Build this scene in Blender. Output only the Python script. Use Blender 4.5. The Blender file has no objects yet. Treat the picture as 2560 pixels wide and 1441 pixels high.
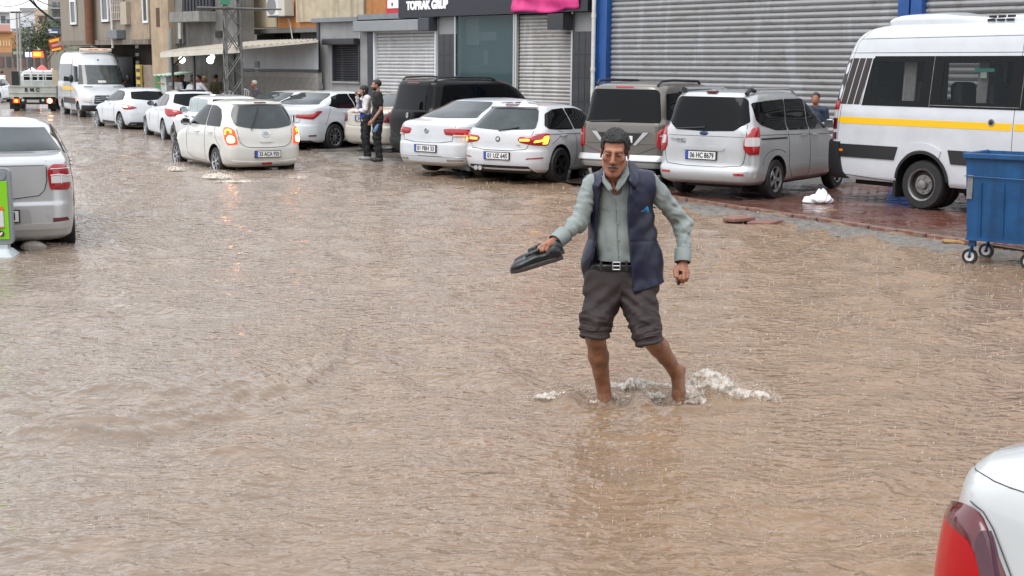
import bpy, bmesh, math, random
import numpy as np
from mathutils import Vector, Matrix, Euler
from mathutils.geometry import delaunay_2d_cdt

random.seed(7); rng = np.random.default_rng(7)
S = bpy.context.scene
C = S.collection
PI = math.pi

# ------------------------------------------------------------------ camera
CAM_H, FPX, HOR, ROLL = 2.05, 3300.0, 172.0, 0.009
PITCH = math.atan((720.5 - HOR) / FPX)
_f = Vector((0, math.cos(PITCH), -math.sin(PITCH)))
_r0 = Vector((1, 0, 0)); _u0 = Vector((0, math.sin(PITCH), math.cos(PITCH)))
_u = _u0 * math.cos(ROLL) - _r0 * math.sin(ROLL)
_r = _r0 * math.cos(ROLL) + _u0 * math.sin(ROLL)
EYE = Vector((0, 0, CAM_H))
cd = bpy.data.cameras.new('camera'); cam = bpy.data.objects.new('camera', cd); C.objects.link(cam)
m = Matrix.Identity(4)
for i in range(3):
    m[i][0] = _r[i]; m[i][1] = _u[i]; m[i][2] = -_f[i]; m[i][3] = EYE[i]
cam.matrix_world = m
cd.sensor_width = 36; cd.lens = FPX / 2560 * 36; cd.clip_end = 2000; cd.clip_start = 0.1
S.camera = cam

# ------------------------------------------------------------------ overcast light
W = bpy.data.worlds.new('World'); S.world = W; W.use_nodes = True
nt = W.node_tree; nt.nodes.clear()
sky = nt.nodes.new('ShaderNodeTexSky'); sky.sky_type = 'NISHITA'; sky.sun_disc = False
SUN_EL, SUN_AZ = math.radians(58), math.radians(215)
sky.sun_elevation = SUN_EL; sky.sun_rotation = SUN_AZ
sky.air_density = 1.0; sky.dust_density = 4.0; sky.ozone_density = 1.0
hs = nt.nodes.new('ShaderNodeHueSaturation'); hs.inputs['Saturation'].default_value = 0.16
mixw = nt.nodes.new('ShaderNodeMix'); mixw.data_type = 'RGBA'
mixw.inputs[0].default_value = 0.62
mixw.inputs[7].default_value = (8.6, 9.0, 9.6, 1)      # even cloud layer
bg = nt.nodes.new('ShaderNodeBackground'); bg.inputs['Strength'].default_value = 0.105
out = nt.nodes.new('ShaderNodeOutputWorld')
nt.links.new(sky.outputs[0], hs.inputs['Color']); nt.links.new(hs.outputs[0], mixw.inputs[6])
nt.links.new(mixw.outputs[2], bg.inputs['Color']); nt.links.new(bg.outputs[0], out.inputs['Surface'])
sd = bpy.data.lights.new('sun', 'SUN'); sd.energy = 0.6; sd.angle = math.radians(35); sd.color = (1, 0.97, 0.93)
sun = bpy.data.objects.new('sun', sd); C.objects.link(sun)
_sd = Vector((math.sin(SUN_AZ) * math.cos(SUN_EL), math.cos(SUN_AZ) * math.cos(SUN_EL), math.sin(SUN_EL)))
sun.rotation_euler = _sd.to_track_quat('Z', 'Y').to_euler()
S.view_settings.view_transform = 'Standard'; S.view_settings.look = 'None'
S.view_settings.exposure = 1.08; S.view_settings.gamma = 1.0; S.view_settings.use_curve_mapping = False
S.render.engine = 'CYCLES'
S.render.resolution_x = 1024; S.render.resolution_y = 576
S.cycles.max_bounces = 6; S.cycles.transparent_max_bounces = 12

# ------------------------------------------------------------------ measuring helpers
def ray(u, v):
    return (_f + _r * ((u - 1280) / FPX) + _u * ((720.5 - v) / FPX))
def G(u, v, z=0.0):
    d = ray(u, v); t = (z - CAM_H) / d.z
    return EYE + d * t
def PY(u, v, y):
    d = ray(u, v); return EYE + d * (y / d.y)
FA = math.radians(42)                     # the shop fronts run away to the left at this angle
PA = Vector((2.1, 34.4, 0)); E = Vector((math.sin(FA), -math.cos(FA), 0)); NI = Vector((math.cos(FA), math.sin(FA), 0))
FROT = math.atan2(E.y, E.x)
def fs(u, v, dep=0.0):
    """point of the view on the facade plane (dep metres behind it): (s, z)"""
    d = ray(u, v); P0 = PA + NI * dep
    t = (P0 - EYE).dot(NI) / d.dot(NI)
    p = EYE + d * t
    return (p - PA).dot(E), p.z

# ------------------------------------------------------------------ materials
def nodes(m):
    m.use_nodes = True
    return m.node_tree, m.node_tree.nodes, m.node_tree.links
_mc = {}
def mat(name, col, rough=0.6, metal=0.0, var=0.0, scale=3.0, bump=0.0, coat=0.0, emit=None, es=1.0, streak=0.0,
        col2=None, thr=(0.45, 0.65), spec=0.5, detail=5, alpha=1.0, trans=0.0, bscale=None, rvar=0.0):
    if name in _mc: return _mc[name]
    m = bpy.data.materials.new(name); t, N, L = nodes(m); b = N['Principled BSDF']
    b.inputs['Base Color'].default_value = (*col, 1); b.inputs['Roughness'].default_value = rough
    b.inputs['Metallic'].default_value = metal
    b.inputs['Specular IOR Level'].default_value = spec
    if coat: b.inputs['Coat Weight'].default_value = coat; b.inputs['Coat Roughness'].default_value = 0.06
    if emit: b.inputs['Emission Color'].default_value = (*emit, 1); b.inputs['Emission Strength'].default_value = es
    if alpha < 1: b.inputs['Alpha'].default_value = alpha
    if trans: b.inputs['Transmission Weight'].default_value = trans
    if var or col2 or bump or streak or rvar:
        tc = N.new('ShaderNodeTexCoord')
        src = tc.outputs['Object']
        def noise(sc, mp=None, det=detail):
            n = N.new('ShaderNodeTexNoise'); n.inputs['Scale'].default_value = sc; n.inputs['Detail'].default_value = det
            n.inputs['Roughness'].default_value = 0.6
            if mp:
                mm = N.new('ShaderNodeMapping'); mm.inputs['Scale'].default_value = mp
                L.new(src, mm.inputs['Vector']); L.new(mm.outputs[0], n.inputs['Vector'])
            else: L.new(src, n.inputs['Vector'])
            return n
        cur = None
        base = N.new('ShaderNodeRGB'); base.outputs[0].default_value = (*col, 1); cur = base.outputs[0]
        if col2:
            n = noise(scale); r = N.new('ShaderNodeMapRange'); r.inputs[1].default_value = thr[0]; r.inputs[2].default_value = thr[1]
            L.new(n.outputs['Fac'], r.inputs[0])
            mx = N.new('ShaderNodeMix'); mx.data_type = 'RGBA'; mx.inputs[7].default_value = (*col2, 1)
            L.new(r.outputs[0], mx.inputs[0]); L.new(cur, mx.inputs[6]); cur = mx.outputs[2]
        if var:
            n = noise(scale * 1.7)
            r = N.new('ShaderNodeMapRange'); r.inputs[1].default_value = 0.25; r.inputs[2].default_value = 0.75
            r.inputs[3].default_value = 1 - var; r.inputs[4].default_value = 1 + var * 0.6
            L.new(n.outputs['Fac'], r.inputs[0])
            mx = N.new('ShaderNodeVectorMath'); mx.operation = 'SCALE'
            L.new(cur, mx.inputs[0]); L.new(r.outputs[0], mx.inputs['Scale']); cur = mx.outputs[0]
        if streak:
            n = noise(1.0, (5, 5, 0.35))
            r = N.new('ShaderNodeMapRange'); r.inputs[1].default_value = 0.48; r.inputs[2].default_value = 0.7
            r.inputs[3].default_value = 1; r.inputs[4].default_value = 1 - streak
            L.new(n.outputs['Fac'], r.inputs[0])
            mx = N.new('ShaderNodeVectorMath'); mx.operation = 'SCALE'
            L.new(cur, mx.inputs[0]); L.new(r.outputs[0], mx.inputs['Scale']); cur = mx.outputs[0]
        L.new(cur, b.inputs['Base Color'])
        if rvar:
            n = noise(scale * 0.8)
            r = N.new('ShaderNodeMapRange'); r.inputs[1].default_value = 0.35; r.inputs[2].default_value = 0.65
            r.inputs[3].default_value = max(0.02, rough - rvar); r.inputs[4].default_value = min(1, rough + rvar)
            L.new(n.outputs['Fac'], r.inputs[0]); L.new(r.outputs[0], b.inputs['Roughness'])
        if bump:
            n = noise(bscale or scale * 8)
            bp = N.new('ShaderNodeBump'); bp.inputs['Strength'].default_value = bump; bp.inputs['Distance'].default_value = 0.02
            L.new(n.outputs['Fac'], bp.inputs['Height']); L.new(bp.outputs[0], b.inputs['Normal'])
    _mc[name] = m
    return m

# ------------------------------------------------------------------ mesh building
def link(name, me, parent=None, loc=None, rotz=0.0):
    o = bpy.data.objects.new(name, me); C.objects.link(o)
    if parent is not None: o.parent = parent
    if loc is not None: o.location = loc
    if rotz: o.rotation_euler = (0, 0, rotz)
    return o
def tag(o, label=None, cat=None, group=None, kind=None):
    if label: o['label'] = label
    if cat: o['category'] = cat
    if group: o['group'] = group
    if kind: o['kind'] = kind
    return o
def thing(name, label, cat, loc=(0, 0, 0), rotz=0.0, group=None):
    o = bpy.data.objects.new(name, None); C.objects.link(o); o.empty_display_size = 0.2
    o.location = loc; o.rotation_euler = (0, 0, rotz)
    return tag(o, label, cat, group)

class MB:
    def __init__(s): s.v = []; s.f = []; s.m = []; s.cm = 0
    def add(s, vs, fs_):
        k = len(s.v); s.v += [tuple(p) for p in vs]
        for f in fs_: s.f.append(tuple(i + k for i in f)); s.m.append(s.cm)
        return s
    def box(s, x0, x1, y0, y1, z0, z1):
        vs = [(x0, y0, z0), (x1, y0, z0), (x1, y1, z0), (x0, y1, z0), (x0, y0, z1), (x1, y0, z1), (x1, y1, z1), (x0, y1, z1)]
        return s.add(vs, [(0, 3, 2, 1), (4, 5, 6, 7), (0, 1, 5, 4), (1, 2, 6, 5), (2, 3, 7, 6), (3, 0, 4, 7)])
    def tube(s, pts, r, n=8, r1=None, cap=True, flat=1.0):
        pts = [Vector(p) for p in pts]; rings = []
        for i, p in enumerate(pts):
            a = pts[max(i - 1, 0)]; b = pts[min(i + 1, len(pts) - 1)]
            d = (b - a).normalized()
            up = Vector((0, 0, 1)) if abs(d.z) < 0.9 else Vector((1, 0, 0))
            x = d.cross(up).normalized(); y = x.cross(d)
            rr = r if r1 is None else r + (r1 - r) * i / (len(pts) - 1)
            rings.append([p + x * math.cos(2 * PI * k / n) * rr + y * math.sin(2 * PI * k / n) * rr * flat for k in range(n)])
        vs = [q for g in rings for q in g]; F = []
        for i in range(len(pts) - 1):
            for k in range(n):
                a = i * n + k; b = i * n + (k + 1) % n
                F.append((a, a + n, b + n, b))
        if cap: F.append(tuple(range(n))); F.append(tuple(reversed(range((len(pts) - 1) * n, len(pts) * n))))
        return s.add(vs, F)
    def prism(s, poly, a0, a1, axis='y'):
        """poly in the two other axes, extruded a0..a1 along axis"""
        n = len(poly)
        def P(p, a):
            return {'y': (p[0], a, p[1]), 'x': (a, p[0], p[1]), 'z': (p[0], p[1], a)}[axis]
        vs = [P(p, a0) for p in poly] + [P(p, a1) for p in poly]
        F = [tuple(range(n)), tuple(reversed(range(n, 2 * n)))] + [(i, i + n, (i + 1) % n + n, (i + 1) % n) for i in range(n)]
        return s.add(vs, F)
    def lathe(s, prof, n=24, axis='z', o=(0, 0, 0), ends=True):
        """prof: (r, h)"""
        o = Vector(o); vs = []; F = []
        for r, h in prof:
            for k in range(n):
                a = 2 * PI * k / n; c, d = r * math.cos(a), r * math.sin(a)
                vs.append(o + Vector({'z': (c, d, h), 'y': (c, h, d), 'x': (h, c, d)}[axis]))
        for i in range(len(prof) - 1):
            for k in range(n):
                a = i * n + k; b = i * n + (k + 1) % n; F.append((a, b, b + n, a + n))
        if ends and prof[0][0] > 1e-4: F.append(tuple(reversed(range(n))))
        if ends and prof[-1][0] > 1e-4: F.append(tuple(range((len(prof) - 1) * n, len(prof) * n)))
        return s.add(vs, F)
    def ball(s, c, r, n=10, sc=(1, 1, 1)):
        m_ = max(4, n // 2); prof = [(r * math.sin(PI * i / m_), -r * math.cos(PI * i / m_)) for i in range(m_ + 1)]
        k = len(s.v); s.lathe([(max(a, 1e-5), b) for a, b in prof], n)
        for i in range(k, len(s.v)):
            x, y, z = s.v[i]; s.v[i] = (c[0] + x * sc[0], c[1] + y * sc[1], c[2] + z * sc[2])
        return s
    def mesh(s, name, mats, smooth=False):
        me = bpy.data.meshes.new(name); me.from_pydata(s.v, [], s.f)
        for m_ in (mats if isinstance(mats, (list, tuple)) else [mats]): me.materials.append(m_)
        me.polygons.foreach_set('material_index', s.m)
        bm = bmesh.new(); bm.from_mesh(me); bmesh.ops.recalc_face_normals(bm, faces=bm.faces); bm.to_mesh(me); bm.free()
        if smooth:
            me.polygons.foreach_set('use_smooth', [True] * len(me.polygons))
            try: me.set_sharp_from_angle(angle=math.radians(38))
            except Exception: pass
        me.update(); return me
    def build(s, name, mats, parent=None, smooth=False, bevel=0.0, loc=None, rotz=0.0):
        o = link(name, s.mesh(name, mats, smooth), parent, loc, rotz)
        if bevel:
            b = o.modifiers.new('bevel', 'BEVEL'); b.width = bevel; b.segments = 2; b.limit_method = 'ANGLE'; b.harden_normals = False
        return o
def bx(name, dims, m_, parent=None, bevel=0.0):
    return MB().box(*dims).build(name, m_, parent, bevel=bevel)

_tx = {}
def text_mesh(txt, size, depth=0.004, bold=0.0, align='CENTER', sx=1.0):
    k = (txt, size, depth, bold, align, sx)
    if k in _tx: return _tx[k]
    cu = bpy.data.curves.new('text', 'FONT'); cu.body = txt; cu.size = size; cu.extrude = depth; cu.offset = bold
    cu.align_x = align; cu.align_y = 'CENTER'; cu.resolution_u = 3
    o = bpy.data.objects.new('text', cu); C.objects.link(o)
    me = bpy.data.meshes.new_from_object(o); bpy.data.objects.remove(o)
    if sx != 1.0:
        for v in me.vertices: v.co.x *= sx
    _tx[k] = me; return me
def text(name, txt, size, m_, parent, mtx, depth=0.004, bold=0.0, align='CENTER', sx=1.0):
    me = text_mesh(txt, size, depth, bold, align, sx).copy(); me.materials.clear(); me.materials.append(m_)
    o = link(name, me, parent); o.matrix_basis = mtx; return o

# ------------------------------------------------------------------ organic shapes: implicit surface to quads
def surface_net(fn, lo, hi, h):
    lo = np.array(lo, float); hi = np.array(hi, float)
    n = np.maximum(((hi - lo) / h).astype(int) + 2, 4)
    ax = [lo[i] + np.arange(n[i]) * h for i in range(3)]
    P = np.stack(np.meshgrid(*ax, indexing='ij'), -1).astype(np.float32)
    V = fn(P.reshape(-1, 3)).reshape(n).astype(np.float32)
    ins = V < 0
    cs = np.zeros(tuple(n - 1), np.int8)
    corners = [(i, j, k) for i in (0, 1) for j in (0, 1) for k in (0, 1)]
    sl = lambda c: tuple(slice(c[a], n[a] - 1 + c[a]) for a in range(3))
    for c in corners: cs += ins[sl(c)]
    mixed = (cs > 0) & (cs < 8)
    idx = -np.ones(cs.shape, int); cells = np.argwhere(mixed); idx[mixed] = np.arange(len(cells))
    acc = np.zeros((len(cells), 3)); cnt = np.zeros(len(cells))
    def gv(c): return V[cells[:, 0] + c[0], cells[:, 1] + c[1], cells[:, 2] + c[2]]
    for a in corners:
        for ax_ in range(3):
            if a[ax_] == 0:
                b = list(a); b[ax_] = 1
                va, vb = gv(a), gv(b); mk = (va < 0) != (vb < 0)
                t = np.where(mk, va / np.where(mk, va - vb, 1), 0)
                p = np.tile(np.array(a, float), (len(cells), 1)); p[:, ax_] = t
                acc += np.where(mk[:, None], p, 0); cnt += mk
    pos = lo + (cells + acc / np.maximum(cnt, 1)[:, None]) * h
    F = []
    for ax_ in range(3):
        o1, o2 = [(1, 2), (2, 0), (0, 1)][ax_]
        s0 = [slice(1, n[a] - 1) for a in range(3)]; s1 = list(s0)
        s0[ax_] = slice(0, n[ax_] - 1); s1[ax_] = slice(1, n[ax_])
        A = ins[tuple(s0)]; B = ins[tuple(s1)]
        e = np.argwhere(A != B); off = np.array([1, 1, 1]); off[ax_] = 0; g = e + off
        flip = A[tuple(e.T)]
        def ci(d1, d2):
            q = g.copy(); q[:, o1] += d1; q[:, o2] += d2; return idx[tuple(q.T)]
        q = np.stack([ci(-1, -1), ci(0, -1), ci(0, 0), ci(-1, 0)], 1)
        q = np.where(flip[:, None], q, q[:, ::-1])
        F.append(q)
    F = np.concatenate(F); F = F[(F >= 0).all(1)]
    return pos, F
def net_mesh(name, parts, m_, smooth_it=1):
    """parts: list of (fn, lo, hi, h); joined in one mesh"""
    allv = []; allf = []; k = 0
    for p in parts:
        pos, F = surface_net(*p)
        for _ in range(smooth_it):
            s = np.zeros_like(pos); c = np.zeros(len(pos))
            for a, b in ((0, 1), (1, 2), (2, 3), (3, 0)):
                np.add.at(s, F[:, a], pos[F[:, b]]); np.add.at(c, F[:, a], 1)
                np.add.at(s, F[:, b], pos[F[:, a]]); np.add.at(c, F[:, b], 1)
            pos = pos * 0.5 + 0.5 * s / np.maximum(c, 1)[:, None]
        allv.append(pos); allf.append(F + k); k += len(pos)
    v = np.concatenate(allv); f = np.concatenate(allf)
    me = bpy.data.meshes.new(name); me.from_pydata(v.tolist(), [], f.tolist())
    for q in (m_ if isinstance(m_, (list, tuple)) else [m_]): me.materials.append(q)
    me.polygons.foreach_set('use_smooth', [True] * len(me.polygons)); me.update()
    return me
def cap(P, a, b, r1, r2, sq=None):
    """tapered capsule; sq: (axis vector, factor) squashes along an axis"""
    a = np.array(a, np.float32); b = np.array(b, np.float32)
    pa = P - a; ba = b - a; t = np.clip(pa @ ba / max(ba @ ba, 1e-9), 0, 1)
    d = pa - t[:, None] * ba
    if sq is not None:
        x = np.array(sq[0], np.float32); x /= np.linalg.norm(x)
        k = d @ x; d = d + (k * (1 / sq[1] - 1))[:, None] * x
    return np.sqrt((d * d).sum(1)) - (r1 + (r2 - r1) * t)
def ell(P, c, r, rot=None):
    d = P - np.array(c, np.float32)
    if rot is not None: d = d @ np.array(rot.to_matrix(), np.float32)
    r = np.array(r, np.float32)
    k0 = np.sqrt(((d / r) ** 2).sum(1)); k1 = np.sqrt(((d / (r * r)) ** 2).sum(1))
    return k0 * (k0 - 1) / np.maximum(k1, 1e-6)
def smin(a, b, k):
    h = np.clip(0.5 + 0.5 * (b - a) / k, 0, 1); return b + (a - b) * h - k * h * (1 - h)
def smax(a, b, k): return -smin(-a, -b, k)

# cheap value noise
_ng = rng.random((64, 64, 64)).astype(np.float32)
def vnoise(P, sc):
    q = P * sc; i = np.floor(q).astype(int); f = q - i; f = f * f * (3 - 2 * f); i &= 63; j = (i + 1) & 63
    def g(a, b, c): return _ng[a, b, c]
    x0, y0, z0 = i.T; x1, y1, z1 = j.T; fx, fy, fz = f.T
    return (((g(x0, y0, z0) * (1 - fx) + g(x1, y0, z0) * fx) * (1 - fy) + (g(x0, y1, z0) * (1 - fx) + g(x1, y1, z0) * fx) * fy) * (1 - fz)
            + ((g(x0, y0, z1) * (1 - fx) + g(x1, y0, z1) * fx) * (1 - fy) + (g(x0, y1, z1) * (1 - fx) + g(x1, y1, z1) * fx) * fy) * fz) - 0.5
# ================================================================== SETTING
# ---- water surface heights (metres above the still level)
_wr = np.random.default_rng(3)
WV = []
for i in range(34):
    lam = 0.10 * (1.11 ** i) if i < 26 else 0.16 + 0.02 * i
    ang = _wr.normal(-1.25, 0.85)
    WV.append((lam, math.cos(ang), math.sin(ang), _wr.uniform(0, 6.28), 0.0062 * lam ** 0.85))
_wp = [G(60, 1086), G(330, 1083), G(560, 1040), G(730, 985), G(840, 900), G(860, 835)]
_wp2 = [G(250, 1045), G(560, 1000), G(740, 930), G(800, 850)]
_wc = G(420, 850)
def seg_d(x, y, pl):
    d = np.full(x.shape, 1e9)
    for a, b in zip(pl[:-1], pl[1:]):
        ex, ey = b.x - a.x, b.y - a.y
        t = np.clip(((x - a.x) * ex + (y - a.y) * ey) / (ex * ex + ey * ey), 0, 1)
        d = np.minimum(d, np.hypot(x - a.x - t * ex, y - a.y - t * ey))
    return d
MANF = [G(1511, 1004), G(1695, 1000)]        # where the two legs meet the water
def water_h(x, y, sp):
    P = np.stack([x, y, np.zeros_like(x)], -1)
    mod = 0.75 + 1.1 * vnoise(P, 0.55) + 0.7 * vnoise(P, 1.7)
    z = np.zeros_like(x)
    w = 0.10 * vnoise(P, 2.2); w2 = 0.10 * vnoise(P + 31.3, 2.2)
    for lam, cx, cy, ph, am in WV:
        att = np.clip((lam / np.maximum(sp, 1e-4) - 2.5) / 2.5, 0, 1)
        s_ = np.sin((x + w) * cx * 2 * PI / lam + (y + w2) * cy * 2 * PI / lam + ph)
        z = z + am * att * s_ * mod
    z = z + 0.012 * vnoise(P * np.array([1, 1.6, 1]), 5.0) * np.clip(0.4 / sp - 1, 0, 1)
    # wakes
    d = seg_d(x, y, _wp); z = z + 0.024 * (1 + 1.6 * vnoise(P, 7)) * np.exp(-(d / 0.05) ** 2) - 0.010 * np.exp(-((d - 0.13) / 0.07) ** 2)
    for k_, (s_, a_) in enumerate(((.92, .036), (.84, .034), (.76, .031), (.68, .027), (.60, .022), (.51, .016))):
        pl_ = [_wc + (p - _wc) * s_ for p in _wp]; d = seg_d(x, y, pl_); z = z + a_ * (1 + 1.2 * vnoise(P + k_, 6)) * np.exp(-(d / 0.045) ** 2)
    # disturbed water round the wading legs
    for f, a in zip(MANF, (1.0, 1.4)):
        r = np.hypot(x - f.x, y - f.y)
        z = z + a * 0.022 * np.cos(r * 26) * np.exp(-(r / 0.45) ** 2)
    f = MANF[1]
    z = z + 0.10 * np.exp(-(((x - f.x - 0.20) / 0.20) ** 2 + ((y - f.y - 0.10) / 0.16) ** 2)) * (0.8 + 1.2 * vnoise(P, 16))
    f = MANF[0]
    z = z + 0.065 * np.exp(-(((x - f.x + 0.14) / 0.16) ** 2 + ((y - f.y - 0.02) / 0.15) ** 2)) * (0.8 + 1.0 * vnoise(P + 5, 14))
    z = z + 0.05 * np.exp(-(((x - f.x - 0.22) / 0.2) ** 2 + ((y - f.y - 0.35) / 0.10) ** 2)) * (0.8 + 1.2 * vnoise(P + 9, 16))
    return z

def water_mat():
    m = bpy.data.materials.new('flood_water'); t, N, L = nodes(m); b = N['Principled BSDF']
    tc = N.new('ShaderNodeTexCoord')
    def noise(sc, mp, det=4, rot=0):
        mm = N.new('ShaderNodeMapping'); mm.inputs['Scale'].default_value = mp; mm.inputs['Rotation'].default_value = (0, 0, rot)
        n = N.new('ShaderNodeTexNoise'); n.inputs['Scale'].default_value = sc; n.inputs['Detail'].default_value = det
        n.inputs['Distortion'].default_value = 0.25
        L.new(tc.outputs['Object'], mm.inputs['Vector']); L.new(mm.outputs[0], n.inputs['Vector']); return n
    # brown with silt clouds; greyer left is sky reflection painted into the base colour
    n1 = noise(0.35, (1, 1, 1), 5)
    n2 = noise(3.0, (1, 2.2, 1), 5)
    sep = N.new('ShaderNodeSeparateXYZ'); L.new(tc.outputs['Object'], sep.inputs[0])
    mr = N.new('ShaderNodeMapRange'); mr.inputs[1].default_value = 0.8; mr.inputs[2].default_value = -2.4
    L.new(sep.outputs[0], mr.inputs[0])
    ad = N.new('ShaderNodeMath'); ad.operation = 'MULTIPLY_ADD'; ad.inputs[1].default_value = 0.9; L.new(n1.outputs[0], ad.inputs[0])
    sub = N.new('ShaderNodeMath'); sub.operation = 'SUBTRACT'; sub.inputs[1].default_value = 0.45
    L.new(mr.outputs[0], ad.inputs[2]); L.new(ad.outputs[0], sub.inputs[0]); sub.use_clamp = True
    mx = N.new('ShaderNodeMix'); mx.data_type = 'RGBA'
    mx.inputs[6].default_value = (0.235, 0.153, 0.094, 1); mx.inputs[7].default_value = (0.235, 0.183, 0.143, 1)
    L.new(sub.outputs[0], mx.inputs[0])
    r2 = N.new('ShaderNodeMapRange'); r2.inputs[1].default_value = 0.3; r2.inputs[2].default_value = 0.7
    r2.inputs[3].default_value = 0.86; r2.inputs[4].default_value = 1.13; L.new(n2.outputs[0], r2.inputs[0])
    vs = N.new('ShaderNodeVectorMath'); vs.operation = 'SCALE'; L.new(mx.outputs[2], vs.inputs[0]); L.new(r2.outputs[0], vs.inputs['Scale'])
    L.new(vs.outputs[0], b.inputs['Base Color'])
    b.inputs['Roughness'].default_value = 0.06; b.inputs['IOR'].default_value = 1.333
    a = noise(10.0, (1, 1.35, 1), 1.5, 0.15); c = noise(25.0, (1, 1.3, 1), 1.0, -0.2)
    b1 = N.new('ShaderNodeBump'); b1.inputs['Strength'].default_value = 1.0; b1.inputs['Distance'].default_value = 0.031
    b2 = N.new('ShaderNodeBump'); b2.inputs['Strength'].default_value = 1.0; b2.inputs['Distance'].default_value = 0.0065
    L.new(a.outputs[0], b1.inputs['Height']); L.new(c.outputs[0], b2.inputs['Height']); L.new(b1.outputs[0], b2.inputs['Normal'])
    L.new(b2.outputs[0], b.inputs['Normal'])
    return m
def build_water():
    ys = [3.2]
    while ys[-1] < 420: ys.append(ys[-1] + max(0.026, 0.0032 * ys[-1] ** 1.15))
    ys = np.array(ys); nx = 440
    tx = np.linspace(-1, 1, nx)
    Y = np.repeat(ys[:, None], nx, 1)
    half = 0.62 * Y + 1.6
    X = tx[None, :] * half - 0.12 * Y
    spx = 2 * half / nx; spy = np.repeat(np.gradient(ys)[:, None], nx, 1)
    Z = water_h(X.ravel(), Y.ravel(), np.maximum(spx, spy).ravel())
    v = np.stack([X.ravel(), Y.ravel(), Z], 1)
    i = np.arange(len(ys) - 1)[:, None] * nx + np.arange(nx - 1)[None, :]; i = i.ravel()
    F = np.stack([i, i + 1, i + nx + 1, i + nx], 1)
    me = bpy.data.meshes.new('water'); me.from_pydata(v.tolist(), [], F.tolist())
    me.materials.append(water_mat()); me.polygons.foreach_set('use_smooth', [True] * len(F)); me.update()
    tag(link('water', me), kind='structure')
build_water()

# ---- road bed below, far ground, raised parking strip with pavers
M_asph = mat('asphalt', (0.10, 0.085, 0.07), 0.6, var=0.3, scale=2)
o = MB(); o.add([(-600, -60, -0.16), (600, -60, -0.16), (600, 900, -0.16), (-600, 900, -0.16)], [(0, 1, 2, 3)])
tag(o.build('road', M_asph), kind='structure')

KL = [G(2560, 632), G(2380, 604), G(2100, 562), G(1900, 530), G(1720, 504), G(1500, 470), G(1250, 442), G(1080, 420)]
PZ = 0.045
# parking ground: concrete/wet earth sheet behind the kerb line reaching the fronts
back = [PA + E * -9.0 + NI * 0.2, PA + E * 26 + NI * 0.2]
M_wet = mat('wet_concrete', (0.10, 0.085, 0.072), 0.12, var=0.35, scale=1.2, bump=0.15, bscale=9, col2=(0.045, 0.04, 0.036), rvar=0.1)
pl = [Vector((p.x, p.y, 0.03)) for p in KL]
poly = [Vector((11, 8.0, 0.03))] + pl + [Vector((back[0].x, back[0].y, 0.03)), Vector((back[1].x, back[1].y, 0.03))]
tag(MB().add(poly, [tuple(range(len(poly)))]).build('parking_ground', M_wet), kind='structure')

def brick_mat():
    m = bpy.data.materials.new('paver_red'); t, N, L = nodes(m); b = N['Principled BSDF']
    oi = N.new('ShaderNodeObjectInfo'); g = N.new('ShaderNodeNewGeometry')
    n = N.new('ShaderNodeTexNoise'); n.inputs['Scale'].default_value = 1.1; n.inputs['Detail'].default_value = 5
    L.new(g.outputs['Position'], n.inputs['Vector'])
    cr = N.new('ShaderNodeMix'); cr.data_type = 'RGBA'; cr.inputs[6].default_value = (0.15, 0.052, 0.04, 1); cr.inputs[7].default_value = (0.22, 0.105, 0.08, 1)
    L.new(oi.outputs['Random'], cr.inputs[0])
    mr = N.new('ShaderNodeMapRange'); mr.inputs[1].default_value = 0.4; mr.inputs[2].default_value = 0.62; L.new(n.outputs[0], mr.inputs[0])
    mx = N.new('ShaderNodeMix'); mx.data_type = 'RGBA'; mx.inputs[7].default_value = (0.10, 0.07, 0.055, 1)
    ml = N.new('ShaderNodeMath'); ml.operation = 'MULTIPLY'; ml.inputs[1].default_value = 0.7; L.new(mr.outputs[0], ml.inputs[0])
    L.new(ml.outputs[0], mx.inputs[0]); L.new(cr.outputs[2], mx.inputs[6]); L.new(mx.outputs[2], b.inputs['Base Color'])
    r = N.new('ShaderNodeMapRange'); r.inputs[1].default_value = 0.4; r.inputs[2].default_value = 0.6; r.inputs[3].default_value = 0.06; r.inputs[4].default_value = 0.3
    L.new(n.outputs[0], r.inputs[0]); L.new(r.outputs[0], b.inputs['Roughness'])
    n3 = N.new('ShaderNodeTexNoise'); n3.inputs['Scale'].default_value = 14; L.new(g.outputs['Position'], n3.inputs['Vector'])
    bp = N.new('ShaderNodeBump'); bp.inputs['Strength'].default_value = 0.35; bp.inputs['Distance'].default_value = 0.01
    L.new(n3.outputs[0], bp.inputs['Height']); L.new(bp.outputs[0], b.inputs['Normal'])
    return m
M_pav = brick_mat()
# pavers: 300 nearest as objects, the rest joined
kerbdir = (KL[1] - KL[4]).normalized(); kang = math.atan2(kerbdir.y, kerbdir.x)
pav_root = tag(link('pavement', bpy.data.meshes.new('pavement_bed')), kind='structure')
pv = MB(); pv.box(-0.098, 0.098, -0.048, 0.048, 0, 0.05)
pav_me = pv.mesh('paver', M_pav)
nrm = Vector((-kerbdir.y, kerbdir.x, 0))
if nrm.y < 0: nrm = -nrm
cand = []
o0 = KL[4]
for i in range(-6, 46):
    for j in range(0, 62):
        s_ = i * 0.2 + (j % 2) * 0.1; d_ = j * 0.1 + 0.14
        p = o0 + kerbdir * s_ + nrm * d_
        if p.x > 8.6 or p.y < 14.0: continue
        # drop spots beyond the strip of red pavers
        if d_ > 5.0 - 0.2 * math.sin(s_): continue
        cand.append((p.y, p))
cand.sort(key=lambda c: c[0]); vis = []
rest = MB()
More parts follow.
